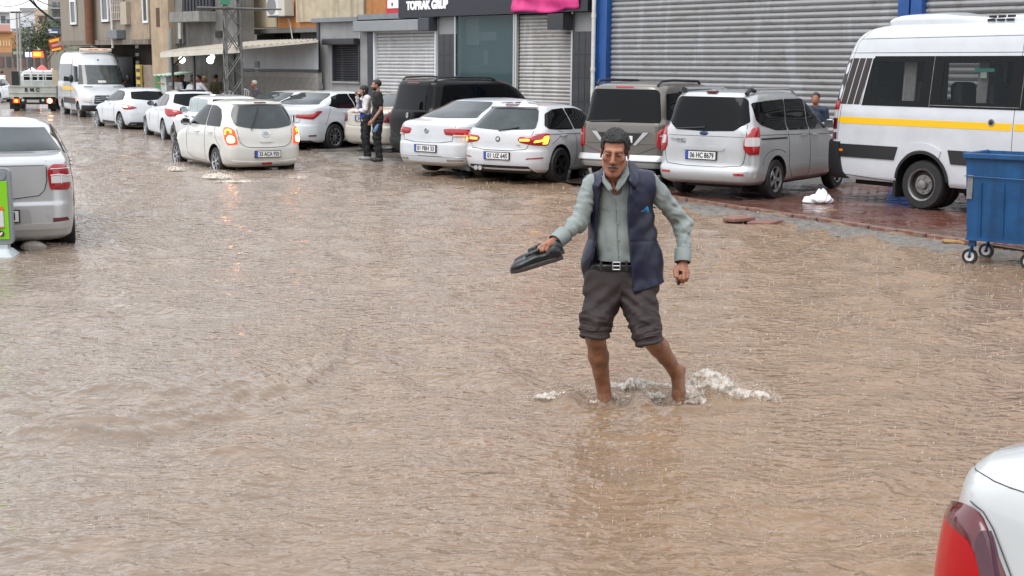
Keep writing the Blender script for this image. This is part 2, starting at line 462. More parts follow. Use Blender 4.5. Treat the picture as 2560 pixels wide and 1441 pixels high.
for k, (y, p) in enumerate(cand):
    z = 0.03 + 0.012 * (vnoise(np.array([[p.x, p.y, 0]]), 0.9)[0]) + random.uniform(-0.003, 0.003) - 0.035
    if len(vis) < 300 and p.x < 0.36 * p.y + 0.3:
        q = link('paver', pav_me, pav_root, (p.x, p.y, z)); q.rotation_euler = (random.uniform(-.02, .02), random.uniform(-.02, .02), kang); vis.append(q)
    else:
        c, s2 = math.cos(kang), math.sin(kang); k0 = len(rest.v); rest.box(-0.098, 0.098, -0.048, 0.048, 0, 0.05)
        for t_ in range(k0, len(rest.v)):
            a, b_, z_ = rest.v[t_]; rest.v[t_] = (p.x + a * c - b_ * s2, p.y + a * s2 + b_ * c, z + z_)
tag(rest.build('paver_field', M_pav, pav_root), kind='stuff')
# kerb stones and rubble edge along the strip
M_kerb = mat('kerb_stone', (0.22, 0.15, 0.12), 0.35, var=0.35, scale=6, bump=0.4, col2=(0.17, 0.07, 0.05))
M_rub = mat('silt_rubble', (0.19, 0.17, 0.15), 0.4, var=0.5, scale=9, bump=0.8, bscale=30, col2=(0.11, 0.10, 0.095), rvar=0.2)
kr = thing('kerb', 'broken low kerb between the flooded road and the red paved parking strip', 'kerb', KL[4])
L_ = 0.0
for i in range(-2, 12):
    a = kerbdir * (i * 0.5) + nrm * 0.03
    if (KL[4] + a).x > 7.5: break
    b_ = MB().box(0.01, 0.485, -0.055, 0.055, -0.12, 0.052 + random.uniform(-0.006, 0.006))
    q = b_.build('kerb_stone', M_kerb, kr, bevel=0.012); q.location = a; q.rotation_euler = (0, 0, kang + random.uniform(-.012, .012))
def rubble():
    # a low bank of silt and broken asphalt just off the kerb, breaking through the water
    n, m_ = 130, 22; V = []; F = []
    for i in range(n):
        s_ = -2.6 + i * (9.4 / n)
        for j in range(m_):
            d_ = -0.02 - j * (0.9 / m_)
            p = KL[4] + kerbdir * s_ + nrm * d_
            w = math.sin(PI * min(1, max(0, (j + 1) / m_)))
            env = 0.5 + 0.5 * math.sin(s_ * 0.9 + 0.4) * 0.5
            q = np.array([[p.x, p.y, 0]])
            z = -0.018 + 0.062 * w * (0.55 + env * 0.5) + 0.03 * float(vnoise(q, 6)[0]) + 0.022 * float(vnoise(q, 17)[0])
            if i < 3 or i > n - 4: z -= 0.04
            V.append((p.x, p.y, z))
    for i in range(n - 1):
        for j in range(m_ - 1):
            a = i * m_ + j; F.append((a, a + 1, a + m_ + 1, a + m_))
    b_ = MB(); b_.add(V, F)
    tag(b_.build('silt_bank', M_rub, smooth=True), kind='structure')
rubble()
# two loose red slabs lying on the silt
M_slab = mat('red_slab', (0.22, 0.10, 0.08), 0.4, var=0.25, scale=7, bump=0.3)
for (u, v, w, lab) in ((1848, 547, 0.30, 'loose red paving slab on the silt, the left one of the pair'), (1912, 556, 0.36, 'loose red paving slab on the silt, the right one of the pair')):
    p = G(u, v, 0.03); b_ = MB().box(-w / 2, w / 2, -0.17, 0.17, -0.03, 0.018)
    q = b_.build('paving_slab', M_slab, bevel=0.008); q.location = p + Vector((0, 0, 0.0)); q.rotation_euler = (0.05, -0.05, kang + 0.35 * (1 if w > .33 else -.3))
    tag(q, lab, 'paving slab', 'loose red slabs')
# concrete apron where the two pedestrians stand
ap = [G(u, v) for u, v in ((752, 372), (800, 392), (870, 410), (985, 412), (1075, 420), (1090, 400), (1020, 372), (900, 352), (790, 350))]
M_ap = mat('wet_apron', (0.20, 0.175, 0.15), 0.28, var=0.35, scale=1.5, bump=0.2, rvar=0.18, col2=(0.12, 0.105, 0.09))
MBa = MB(); n = len(ap); cz = 0.035
cen = sum(ap, Vector()) / n
V = [(p.x, p.y, -0.04) for p in ap] + [((p * 0.88 + cen * 0.12).x, (p * 0.88 + cen * 0.12).y, cz) for p in ap]
MBa.add(V, [(i, (i + 1) % n, n + (i + 1) % n, n + i) for i in range(n)] + [tuple(range(n, 2 * n))])
tag(MBa.build('concrete_apron', M_ap, smooth=True), kind='structure')

# ================================================================== BUILDINGS on the right side of the street
def fac(name, label, cat, u0, group=None):
    s0 = fs(u0, 120)[0]; p = PA + E * s0
    t = thing(name, label, cat, (p.x, p.y, 0), FROT, group); t['s0'] = s0
    return t, s0
def LP(s0, u, v, dep=0.0):
    s_, z = fs(u, v, dep); return Vector((s_ - s0, dep, z))
def fbox(name, m_, par, s0, u0, v0, u1, v1, dep, thick, z0=None, z1=None, bevel=0.0):
    """a slab seen between pixels (u0,v0) top left and (u1,v1) bottom right; front face dep metres behind the facade"""
    a = LP(s0, u0, (v0 + v1) / 2, dep); b = LP(s0, u1, (v0 + v1) / 2, dep)
    um = (u0 + u1) / 2
    za = LP(s0, um, v1, dep).z if z0 is None else z0; zb = LP(s0, um, v0, dep).z if z1 is None else z1
    return bx(name, (a.x, b.x, dep, dep + thick, za, zb), m_, par, bevel)

M_blue = mat('blue_paint', (0.012, 0.075, 0.27), 0.4, var=0.25, scale=2, streak=0.3)
M_pipe = mat('pvc_white', (0.62, 0.60, 0.56), 0.45, var=0.2, scale=4)
M_black = mat('black_cladding', (0.022, 0.022, 0.026), 0.22, var=0.3, scale=2)
M_dark = mat('dark_interior', (0.02, 0.019, 0.018), 0.8)
M_grout = mat('pale_grout', (0.25, 0.25, 0.25), 0.6)
def slat_mat(name, col, dirt, white, amt=0.5, rough=0.45):
    m = bpy.data.materials.new(name); t, N, L = nodes(m); b = N['Principled BSDF']
    g = N.new('ShaderNodeNewGeometry')
    def noise(sc, mp, det=5):
        mm = N.new('ShaderNodeMapping'); mm.inputs['Scale'].default_value = mp; L.new(g.outputs['Position'], mm.inputs['Vector'])
        n = N.new('ShaderNodeTexNoise'); n.inputs['Scale'].default_value = sc; n.inputs['Detail'].default_value = det; n.inputs['Roughness'].default_value = 0.65
        L.new(mm.outputs[0], n.inputs['Vector']); return n
    def mixn(cur, n, lo, hi, colr, k):
        r = N.new('ShaderNodeMapRange'); r.inputs[1].default_value = lo; r.inputs[2].default_value = hi; r.inputs[4].default_value = k
        L.new(n.outputs[0], r.inputs[0]); mx = N.new('ShaderNodeMix'); mx.data_type = 'RGBA'; mx.inputs[7].default_value = (*colr, 1)
        L.new(r.outputs[0], mx.inputs[0]); L.new(cur, mx.inputs[6]); return mx.outputs[2]
    base = N.new('ShaderNodeRGB'); base.outputs[0].default_value = (*col, 1)
    c = mixn(base.outputs[0], noise(1.0, (1.3, 1.3, 0.25)), 0.42, 0.62, dirt, amt)
    c = mixn(c, noise(1.0, (2.6, 2.6, 6)), 0.56, 0.64, (dirt[0] * .5, dirt[1] * .42, dirt[2] * .32), amt * 0.8)
    c = mixn(c, noise(1.0, (2.1, 2.1, 0.3)), 0.56, 0.60, white, 0.75)
    L.new(c, b.inputs['Base Color']); b.inputs['Roughness'].default_value = rough; b.inputs['Metallic'].default_value = 0.15
    return m
M_slat = slat_mat('hall_shutter', (0.30, 0.30, 0.305), (0.25, 0.235, 0.22), (0.345, 0.355, 0.37), 0.4)
M_slat2 = slat_mat('white_shutter', (0.52, 0.52, 0.525), (0.36, 0.355, 0.35), (0.58, 0.58, 0.58), 0.3, 0.35)
M_slat3 = slat_mat('grey_shutter', (0.42, 0.40, 0.38), (0.30, 0.28, 0.26), (0.5, 0.49, 0.48), 0.4)
M_slat4 = slat_mat('black_shutter', (0.035, 0.037, 0.045), (0.02, 0.02, 0.022), (0.07, 0.07, 0.08), 0.4, 0.3)
_slc = {}
def shutter(par, s0, name, x0, x1, dep, z0, z1, pitch, m_, bulge=0.35):
    """backing panel with one slat object per slat"""
    bk = bx(name, (x0, x1, dep + 0.05, dep + 0.07, z0, z1), M_dark, par)
    prof = []
    h = pitch
    for i in range(9):
        t = i / 8; prof.append((dep + 0.035 - bulge * h * math.sin(PI * min(1, t * 1.12)) ** 0.8 * (0.55 + 0.45 * t) if t < 0.9 else dep + 0.045, h * t * 0.96))
    b = MB(); V = []; n = len(prof)
    for x in (x0, x1):
        V += [(x, y, z) for y, z in prof]
    b.add(V, [(i, i + 1, n + i + 1, n + i) for i in range(n - 1)])
    me = b.mesh('slat', m_, True)
    k = int((z1 - z0) / pitch)
    for i in range(k):
        q = link('slat', me, bk, (random.uniform(-.004, .004), random.uniform(-0.004, 0.004), z0 + i * pitch))
        q.rotation_euler = (0, random.uniform(-0.0006, 0.0006), 0)
    return bk
# --- industrial hall with blue columns
hall, s0 = fac('industrial_hall', 'industrial hall with dirty roller shutters between blue steel columns behind the silver vans', 'building', 1490)
xs = [(1493, 1519), (2243, 2302)]
cols = [LP(s0, u, 100).x for p in xs for u in p]
xe = cols[3] + 7.6
shutter(hall, s0, 'roller_shutter', cols[1] + 0.005, cols[2] - 0.005, 0.12, 0.05, 4.9, 0.132, M_slat)
shutter(hall, s0, 'roller_shutter', cols[3] + 0.005, xe, 0.12, 0.05, 4.9, 0.132, M_slat)
cm_ = MB().box(0, cols[1] - cols[0], -0.02, 0.30, 0, 5.4).box(-0.003, 0.06, -0.05, -0.021, 0, 5.4).box(cols[1] - cols[0] - 0.06, cols[1] - cols[0] + 0.003, -0.05, -0.021, 0, 5.4)
cm_.build('column', M_blue, hall).location = (cols[0], 0, 0)
wd = cols[3] - cols[2]
cm_ = MB().box(0, wd * 0.46, -0.04, 0.30, 0, 5.4).box(wd * 0.54, wd, -0.04, 0.30, 0, 5.4).box(wd * 0.46, wd * 0.54, 0.05, 0.28, 0, 5.4)
cm_.build('column', M_blue, hall).location = (cols[2], 0, 0)
M_hw = mat('hall_wall', (0.30, 0.29, 0.27), 0.7, var=0.2, scale=1, streak=0.3)
bx('wall', (-0.6, xe + 6, 0.4, 0.6, 0, 7.2), M_hw, hall)
bx('lintel', (-0.6, xe + 6, -0.02, 0.39, 5.42, 7.4), M_hw, hall)
dp = MB(); a = LP(s0, 1487, 0, -0.1); 
dp.tube([(a.x - 0.0, -0.12, 0.1), (a.x, -0.12, 4.9)], 0.055, 10)
for z in (3.35, 2.0): dp.tube([(a.x, -0.12, z), (a.x, -0.12, z + 0.1)], 0.066, 10)
dp.build('downpipe', M_pipe, hall, smooth=True)

# --- shop building with the black sign band
shop, s0 = fac('shop_building', 'black clad shop building with glass shopfront and a long dark name sign', 'building', 1096)
X = lambda u: LP(s0, u, 120).x
Z = lambda u, v: LP(s0, u, v).z
ztop = Z(1250, 37)
bx('wall', (-0.02, X(1489) , 0.5, 0.7, 0, 7.5), M_black, shop)
sg = bx('sign_board', (X(1011), X(1482), -0.22, 0.1, ztop, ztop + 1.25), mat('sign_face', (0.016, 0.017, 0.026), 0.35), shop)
hh = (fs(1060, 5)[1] - fs(1060, 26)[1])
ta = LP(s0, 1018, 15, -0.22); tb = LP(s0, 1121, 13, -0.22)
M_let = mat('white_letters', (0.85, 0.85, 0.87), 0.4, emit=(0.9, 0.9, 1), es=0.15)
tm = text_mesh('TOPRAK GRUP', hh * 1.38, 0.015, 0.012, 'LEFT')
wdt = max(v.co.x for v in tm.vertices) - min(v.co.x for v in tm.vertices)
sxx = (tb.x - ta.x) / wdt
text('letters', 'TOPRAK GRUP', hh * 1.38, M_let, sg, Matrix.Translation((ta.x, -0.237, (ta.z + tb.z) / 2)) @ Matrix.Rotation(PI / 2, 4, 'X') @ Matrix.Scale(sxx, 4, (1, 0, 0)), 0.015, 0.012, 'LEFT')
# pink torn banner, hanging in folds
def banner(par, s0):
    M_pink = mat('pink_banner', (0.62, 0.03, 0.20), 0.45, var=0.3, scale=3)
    a, b_ = LP(s0, 1281, 5, -0.26), LP(s0, 1447, 5, -0.26)
    n, m_ = 40, 14; V = []; F = []
    for i in range(n + 1):
        t = i / n; x = a.x + (b_.x - a.x) * t
        edge = Z(1330, 31) + 0.03 * math.sin(t * 9) + 0.05 * max(0, t - 0.6) * math.sin(t * 25) - (0.02 if t < .8 else 0) + 0.26 * max(0, t - 0.86)
        for j in range(m_ + 1):
            q = j / m_; z = edge + q * (0.95)
            V.append((x, -0.27 - 0.035 * math.sin(t * 16 + q * 7) * (1 - q) - 0.02 * math.sin(q * 14 + t * 5), z))
    for i in range(n):
        for j in range(m_): 
            k = i * (m_ + 1) + j; F.append((k, k + 1, k + m_ + 2, k + m_ + 1))
    o = MB(); o.add(V, F); o = o.build('banner', M_pink, par, smooth=True)
    s = o.modifiers.new('thickness', 'SOLIDIFY'); s.thickness = 0.004
    tag(o, 'torn magenta banner hanging over the dark sign board')
banner(shop, s0)
M_tile = mat('black_tile', (0.03, 0.03, 0.034), 0.18, var=0.35, scale=3)
def tiled(u0, u1, cols_, dep, z1):
    x0, x1 = X(u0), X(u1); w = (x1 - x0) / cols_; n = int(z1 / 0.6)
    me = MB().box(0.006, w - 0.006, dep, dep + 0.04, 0.006, 0.594).mesh('tile', M_tile)
    for i in range(cols_):
        for j in range(n): link('tile', me, shop, (x0 + i * w, 0, j * 0.6 + 0.02))
    bx('column', (x0, x1, dep + 0.04, dep + 0.2, 0, z1), M_grout, shop)
tiled(1097, 1141, 3, -0.02, ztop - 0.01)
tiled(1434, 1480, 3, -0.02, ztop - 0.01)
M_alu = mat('aluminium', (0.5, 0.5, 0.5), 0.35, metal=0.6)
for u in (1139, 1286, 1291, 1431): bx('window_frame' if u < 1289 else 'shutter_rail', (X(u) - 0.03, X(u) + 0.03, -0.03, 0.06, 0, ztop - 0.005), M_alu, shop)
shutter(shop, s0, 'roller_shutter', X(1294), X(1429), 0.06, 0.05, ztop, 0.098, M_slat3)
M_glass = mat('shop_glass', (0.05, 0.10, 0.11), 0.03, alpha=0.45, spec=0.6)
bx('shop_window', (X(1139) + 0.032, X(1286) - 0.032, 0.02, 0.03, 0.3, ztop - 0.01), M_glass, shop)
def wall_bricks_mat():
    m = bpy.data.materials.new('brick_print'); t, N, L = nodes(m); b = N['Principled BSDF']
    tc = N.new('ShaderNodeTexCoord'); mp = N.new('ShaderNodeMapping'); mp.inputs['Rotation'].default_value = (PI / 2, 0, 0)
    br = N.new('ShaderNodeTexBrick'); br.inputs['Scale'].default_value = 4.2
    br.inputs['Color1'].default_value = (0.07, 0.08, 0.085, 1); br.inputs['Color2'].default_value = (0.03, 0.035, 0.04, 1); br.inputs['Mortar'].default_value = (0.14, 0.15, 0.16, 1)
    L.new(tc.outputs['Object'], mp.inputs[0]); L.new(mp.outputs[0], br.inputs['Vector']); L.new(br.outputs[0], b.inputs['Base Color']); return m
bx('interior_wall', (X(1139), X(1286), 0.42, 0.46, 0, ztop), wall_bricks_mat(), shop)
bx('interior_panel', (X(1143), X(1284), 0.38, 0.41, Z(1210, 112), Z(1210, 45)), mat('teal_board', (0.06, 0.095, 0.105), 0.5, var=0.2), shop)
bx('poster', (X(1142), X(1174), 0.35, 0.37, Z(1158, 112), Z(1158, 46)), mat('poster_grey', (0.36, 0.38, 0.35), 0.5, var=0.2), shop)
bx('air_conditioner', (X(1184), X(1226), 0.2, 0.36, Z(1200, 102), Z(1200, 80)), mat('ac_grey', (0.3, 0.32, 0.33), 0.5), shop, 0.02)
dd = MB()
for v in (135, 153): dd.lathe([(0.11, -0.01), (0.11, 0.02), (0.08, 0.03)], 20, 'y', (X(1193), 0.33, Z(1193, v)))
dd.build('wall_clock', M_grout, shop)
bx('speaker_box', (X(1398), X(1437), -0.45, -0.06, Z(1418, 76), Z(1418, 36)), M_black, shop, 0.01)
# --- red sign at the far left end of the board
rs, s1 = fac('red_sign', 'red shop sign with a white rounded panel beside the dark name board', 'sign', 976)
rs.location = Vector(rs.location) + Vector((0, 0, LP(s1, 993, 37).z))
zz = LP(s1, 993, 37).z
w_ = LP(s1, 1009, 20).x
bx('sign_box', (0, w_, -0.15, 0.05, 0.0, 1.2), mat('sign_red', (0.5, 0.02, 0.03), 0.4), rs)
b_ = MB().box(0.08, w_ - 0.02, -0.17, -0.151, LP(s1, 993, 22).z - zz, LP(s1, 993, 1).z - zz).build('sign_panel', mat('sign_white', (0.8, 0.78, 0.78), 0.4), rs, bevel=0.04)
text('letters', '8', 0.13, mat('sign_ink', (0.08, 0.01, 0.02), .5), b_, Matrix.Translation((w_ * 0.5, -0.18, LP(s1, 993, 12).z - zz)) @ Matrix.Rotation(PI / 2, 4, 'X'), 0.004, 0.004)

# --- small grey rendered building with shutters
kio, s0 = fac('garage_building', 'low grey rendered garage with a white roller shutter and a small black shuttered window', 'building', 795)
X = lambda u, v=140: LP(s0, u, v).x
Z = lambda u, v: LP(s0, u, v).z
M_ren = mat('grey_render', (0.30, 0.30, 0.30), 0.75, var=0.12, scale=1.2, streak=0.12, col2=(0.25, 0.25, 0.245))
M_dkm = mat('dark_metal', (0.045, 0.05, 0.06), 0.4, var=0.2)
zr = Z(940, 52); w_ = X(1095)
wl = MB(); x1, x2 = X(832), X(900); z1, z2 = Z(866, 204), Z(866, 102); x3, x4 = X(936), X(1092); z4 = Z(1010, 78)
wl.box(0, x1, 0, 0.25, 0, zr).box(x1, x2, 0, 0.25, 0, z1).box(x1, x2, 0, 0.25, z2, zr).box(x2, x3, 0, 0.25, 0, zr).box(x3, x4, 0, 0.25, z4, zr).box(x4, w_, 0, 0.25, 0, zr)
wl.build('wall', M_ren, kio)
bx('rear_volume', (0, w_, 0.5, 3, 0, zr), M_ren, kio)
rf = MB().box(-0.12, X(905), -0.18, 3.1, zr, zr + 0.13).box(X(905) + .003, w_ + 0.02, -0.16, 3.1, zr + 0.03, zr + 0.19)
rf.build('roof_edge', mat('roof_flashing', (0.22, 0.24, 0.26), 0.4, metal=0.3, var=0.2), kio)
bx('corner_post', (0.0, 0.13, -0.05, -0.003, 0, zr - 0.01), M_dkm, kio)
bx('shutter_box', (X(821), X(901), -0.26, -0.003, Z(860, 113), Z(860, 97)), mat('black_box', (0.025, 0.027, 0.033), 0.35), kio, 0.02)
shutter(kio, s0, 'window_shutter', x1 + .03, x2 - .03, 0.02, z1, z2, 0.075, M_slat4)
bx('window_frame', (x1, x1 + 0.05, -0.04, 0.06, z1, z2), M_dkm, kio); bx('window_frame', (x2 - 0.05, x2, -0.04, 0.06, z1, z2), M_dkm, kio)
bx('sill', (x1 - 0.04, x2 + 0.02, -0.08, -0.003, z1 - 0.06, z1 - 0.003), M_ren, kio)
bx('shutter_box', (X(906), X(1068), -0.36, -0.003, Z(985, 79), Z(985, 52)), mat('box_grey', (0.24, 0.25, 0.26), 0.4, var=0.1), kio, 0.02)
bx('box_end', (X(1068) + .003, X(1094), -0.34, -0.003, Z(1080, 78), Z(1080, 46)), M_dkm, kio, 0.02)
shutter(kio, s0, 'roller_shutter', x3 + .04, x4 - .03, 0.03, 0.03, z4 + 0.05, 0.105, M_slat2)
bx('shutter_rail', (x3, x3 + 0.07, -0.05, 0.06, 0, z4), mat('rail_white', (0.7, 0.7, 0.7), 0.4), kio)
bx('shutter_rail', (x4 - 0.05, x4, -0.05, 0.06, 0, z4), mat('rail_white', (0.7, 0.7, 0.7), 0.4), kio)
bx('door_post', (X(922), x3 - .003, -0.06, -0.003, 0, z4), M_dkm, kio)
cb = MB().tube([(X(900.5), -0.02, Z(900, 98)), (X(900), -0.02, Z(900, 56)), (X(906), -0.02, Z(906, 55))], 0.018, 6)
cb.build('cable', mat('cable_white', (.7, .7, .7), .5), kio)

# --- cream and orange building behind and above
crm, s0 = fac('cream_building', 'cream and orange rendered building with an air conditioner above the grey garage', 'building', 541)
D = 0.9
X = lambda u, v=30: LP(s0, u, v, D).x
Z = lambda u, v: LP(s0, u, v, D).z
M_cream = mat('cream_render', (0.52, 0.44, 0.31), 0.8, var=0.10, scale=1, streak=0.16)
M_cream2 = mat('cream_stained', (0.46, 0.39, 0.28), 0.8, var=0.22, scale=2, streak=0.38)
M_or = mat('orange_render', (0.52, 0.22, 0.075), 0.75, var=0.15, scale=1, streak=0.15)
HB = 8.5
bx('wall', (0, X(691), D, D + 0.3, Z(620, 70), HB), M_cream, crm)
bx('wall', (X(691) + .003, X(1012), D + 0.06, D + 0.3, Z(740, 70), HB), M_or, crm)
bx('wall_panel', (X(745), X(914), D - 0.08, D + 0.058, Z(830, 53), HB), M_cream2, crm)
bx('wall_panel', (X(918), X(974), D - 0.04, D + 0.058, Z(945, 44), HB), mat('rust_panel', (0.42, 0.17, 0.05), 0.6, var=0.25, scale=2, streak=0.3), crm)
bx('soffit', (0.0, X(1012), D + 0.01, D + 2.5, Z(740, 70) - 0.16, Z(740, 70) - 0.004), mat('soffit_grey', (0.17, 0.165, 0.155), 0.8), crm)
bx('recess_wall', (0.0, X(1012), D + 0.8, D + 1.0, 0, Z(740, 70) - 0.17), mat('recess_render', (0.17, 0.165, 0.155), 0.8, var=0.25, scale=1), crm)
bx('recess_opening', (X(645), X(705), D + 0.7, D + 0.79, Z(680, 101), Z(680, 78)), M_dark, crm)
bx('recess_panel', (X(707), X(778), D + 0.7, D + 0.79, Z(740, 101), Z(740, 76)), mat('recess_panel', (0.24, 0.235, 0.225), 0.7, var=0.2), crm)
ac = MB().box(X(692), X(721), D - 0.42, D - 0.02, Z(707, 41), Z(707, -6)).build('air_conditioner', mat('ac_white', (0.62, 0.62, 0.6), 0.45, var=0.1), crm, bevel=0.02)
MB().lathe([(0.29, 0), (0.29, 0.012), (0.25, 0.014), (0.01, 0.012)], 28, 'y', (X(705), D - 0.436, Z(705, 17))).build('fan_grille', mat('grille_grey', (0.20, 0.21, 0.22), 0.5), ac)
MB().box(X(721) + .003, X(736), D - 0.40, D - 0.02, Z(728, 41), Z(728, 0)).build('service_cover', mat('ac_cream', (0.5, 0.48, 0.42), 0.5), ac)
MB().tube([(X(722), D - 0.05, Z(722, 43)), (X(728), D - 0.05, Z(728, 60)), (X(733), D - 0.05, Z(733, 98))], 0.02, 6).build('drain_hose', M_pipe, crm)
MB().box(X(694), X(738), D - 0.4, D - 0.02, Z(700, 45), Z(700, 42)).build('bracket', M_dkm, crm)

# --- shed: white panels over concrete blocks
shed, s0 = fac('panel_shed', 'low shed of pale metal panels standing on a concrete block wall beside the lattice mast', 'shed', 604)
D = -0.3
X = lambda u, v=140: LP(s0, u, v, D).x
Z = lambda u, v: LP(s0, u, v, D).z
zb, zt = Z(700, 173), Z(700, 112)
M_pan = mat('pale_panel', (0.44, 0.46, 0.49), 0.4, var=0.06, scale=1, streak=0.08)
us = [604, 617, 640, 662, 694, 732, 775, 794]
for a, b_ in zip(us[:-1], us[1:]):
    bx('panel', (X(a) + 0.006, X(b_) - 0.006, D, D + 0.04, zb, Z((a + b_) / 2, 116 - (a - 604) * 0.068) + 0.05), M_pan, shed)
bx('vent', (X(638), X(648), D - 0.03, D - 0.003, Z(643, 169), Z(643, 154)), mat('vent_blue', (0.10, 0.15, 0.2), 0.4), shed)
bx('sill_beam', (X(600), X(795), D - 0.02, D + 0.06, zb - 0.09, zb - 0.004), M_dkm, shed)
M_blk = mat('concrete_block', (0.27, 0.26, 0.24), 0.85, var=0.3, scale=4, bump=0.3, streak=0.25)
bw, bh = 0.39, 0.19
nx_ = int((X(793) - X(600)) / bw)
bme = [MB().box(0.006, bw - 0.006, D, D + 0.18, 0.006, bh - 0.006).mesh('block', M_blk) for _ in range(2)]
bx('mortar_bed', (X(600), X(793), D + 0.012, D + 0.17, 0, zb - 0.1), mat('mortar', (0.32, 0.31, 0.29), 0.9, var=0.2), shed)
for j in range(int((zb - 0.1) / bh)):
    for i in range(nx_):
        link('block', bme[i % 2], shed, (X(600) + i * bw + (j % 2) * bw * 0.5, random.uniform(-0.008, 0.004), j * bh))
# --- canopy roof
can, s0 = fac('canopy', 'cream sheet metal canopy on thin dark posts where people shelter', 'canopy', 405)
def slab(name, pts, m_, th=0.05):
    V = [Vector(p) for p in pts]; V2 = [p - Vector((0, 0, th)) for p in V]; n = len(V)
    return MB().add(V + V2, [tuple(range(n)), tuple(reversed(range(n, 2 * n)))] + [(i, (i + 1) % n, (i + 1) % n + n, i + n) for i in range(n)]).build(name, m_, can)
M_can = mat('canopy_sheet', (0.58, 0.54, 0.46), 0.5, var=0.15, scale=2, streak=0.1)
q = [LP(s0, 402, 132, -2.6), LP(s0, 600, 119, -2.6), LP(s0, 796, 101, -0.45), LP(s0, 796, 98.5, 0.55), LP(s0, 600, 104, 0.55), LP(s0, 478, 118, 0.55)]
# corrugated sheets between front and back edges
def edge_pt(e, t):
    L1 = (e[1] - e[0]).length; L2 = (e[2] - e[1]).length; d = t * (L1 + L2)
    return e[0].lerp(e[1], d / L1) if d < L1 else e[1].lerp(e[2], (d - L1) / L2)
fe, be = [q[0], q[1], q[2]], [q[5], q[4], q[3]]
n = 160; V = []; 
for i in range(n + 1):
    t = i / n; a = edge_pt(fe, t); b_ = edge_pt(be, t); w = 0.025 * math.sin(i * PI / 2)
    V += [a + Vector((0, 0, w)), b_ + Vector((0, 0, w))]
rfo = MB().add(V, [(2 * i, 2 * i + 2, 2 * i + 3, 2 * i + 1) for i in range(n)]).build('roof_sheet', M_can, can)
sm = rfo.modifiers.new('thickness', 'SOLIDIFY'); sm.thickness = 0.01
b = MB()
for (p0, p1) in ((q[0], q[1]), (q[1], q[2])):
    n3 = Vector((0, -0.03, 0)); hh = Vector((0, 0, -0.17 if p0 is q[0] else -.07))
    b.add([p0 + n3, p1 + n3, p1 + n3 + hh, p0 + n3 + hh, p0, p1, p1 + hh, p0 + hh], [(0, 1, 2, 3), (4, 7, 6, 5), (0, 4, 5, 1), (3, 2, 6, 7), (0, 3, 7, 4), (1, 5, 6, 2)])
b.build('fascia', M_can, can)
for u, dpt in ((484, -2.45), (430, -2.45), (584, -2.3), (577, 0.1)):
    p = LP(s0, u, 200, dpt); t = LP(s0, u, 136, dpt)
    MB().box(p.x - 0.035, p.x + 0.035, dpt, dpt + 0.07, 0, t.z).build('post', mat('post_dark', (0.04, 0.04, 0.04), 0.5), can)
MB().tube([LP(s0, 433, 165, -2.3), LP(s0, 458, 142, -1.6)], 0.035, 6).build('brace', M_dkm, can)
for (u, v, dpt, rr) in ((455, 150, -1.4, 0.12), (525.5, 151, -1.4, 0.125), (530, 143, -0.9, 0.10)):
    p = LP(s0, u, v, dpt); wp = can.matrix_basis @ p
    l = thing('globe_lamp', {455: 'lit white globe lamp under the left half of the canopy', 525.5: 'lit white globe lamp, nearer of the pair beside the mast', 530: 'lit white globe lamp, upper and farther of the pair beside the mast'}[u], 'lamp', wp, 0, 'globe lamps under the canopy')
    MB().ball((0, 0, 0), rr, 16).build('globe', mat('lamp_white', (1, 1, 1), 0.4, emit=(0.92, 0.97, 1), es=2.2), l, smooth=True)
    MB().tube([(0, 0, rr * 0.9), (0, 0, rr * 0.9 + 0.22)], 0.02, 6).build('lamp_holder', M_dkm, l)

# --- dark concrete building behind canopy
dcb, s0 = fac('concrete_building', 'stained dark grey concrete building behind the canopy', 'building', 420)
D = -0.25
X = lambda u, v=60: LP(s0, u, v, D).x
Z = lambda u, v: LP(s0, u, v, D).z
M_con = mat('stained_concrete', (0.165, 0.16, 0.15), 0.85, var=0.25, scale=1, streak=0.35, col2=(0.13, 0.125, 0.115))
bx('wall', (X(422), X(598), D, D + 0.6, 0, 9), M_con, dcb)
bx('wall_panel', (X(422), X(463), D - 0.1, D - .003, Z(440, 110), 9), mat('grey_patch', (0.19, 0.18, 0.165), 0.8, var=0.25, scale=1.5, streak=0.3), dcb)
bx('balcony_wall', (X(467), X(541), D - 0.7, D - 0.003, Z(505, 56), Z(505, 31)), mat('balcony_concrete', (0.24, 0.235, 0.215), 0.8, var=0.25, streak=0.3), dcb)
sh = bx('window', (X(466), X(539), D - 0.1, D - .003, Z(505, 30), Z(505, -60)), mat('window_dark', (0.012, 0.013, 0.018), 0.35), dcb)
for i in range(9):
    x = X(466) + (X(539) - X(466)) * (i + .5) / 9
    MB().box(x - 0.01, x + 0.01, D - 0.13, D - 0.103, Z(505, 30), Z(505, -60)).build('bar', M_dkm, sh)
MB().tube([(X(466), D - 0.1, Z(466, 44)), (X(459), D - 0.14, Z(459, 44)), (X(458), D - 0.14, Z(458, 98))], 0.07, 8).build('downpipe', M_pipe, dcb, smooth=True)
MB().tube([(X(458), D - 0.14, Z(458, 98)), (X(457), D - 0.14, Z(458, 118))], 0.05, 8).build('downpipe', M_dkm, dcb, smooth=True)
bx('opening', (X(541), X(556), D - 0.06, D - .003, Z(548, 94), Z(548, 78)), M_dark, dcb)
MB().tube([LP(s0, 426, 240, -1.2), LP(s0, 426, 72, -1.2)], 0.075, 8).build('steel_pole', mat('pole_grey', (0.2, 0.21, 0.22), 0.5), dcb, smooth=True)

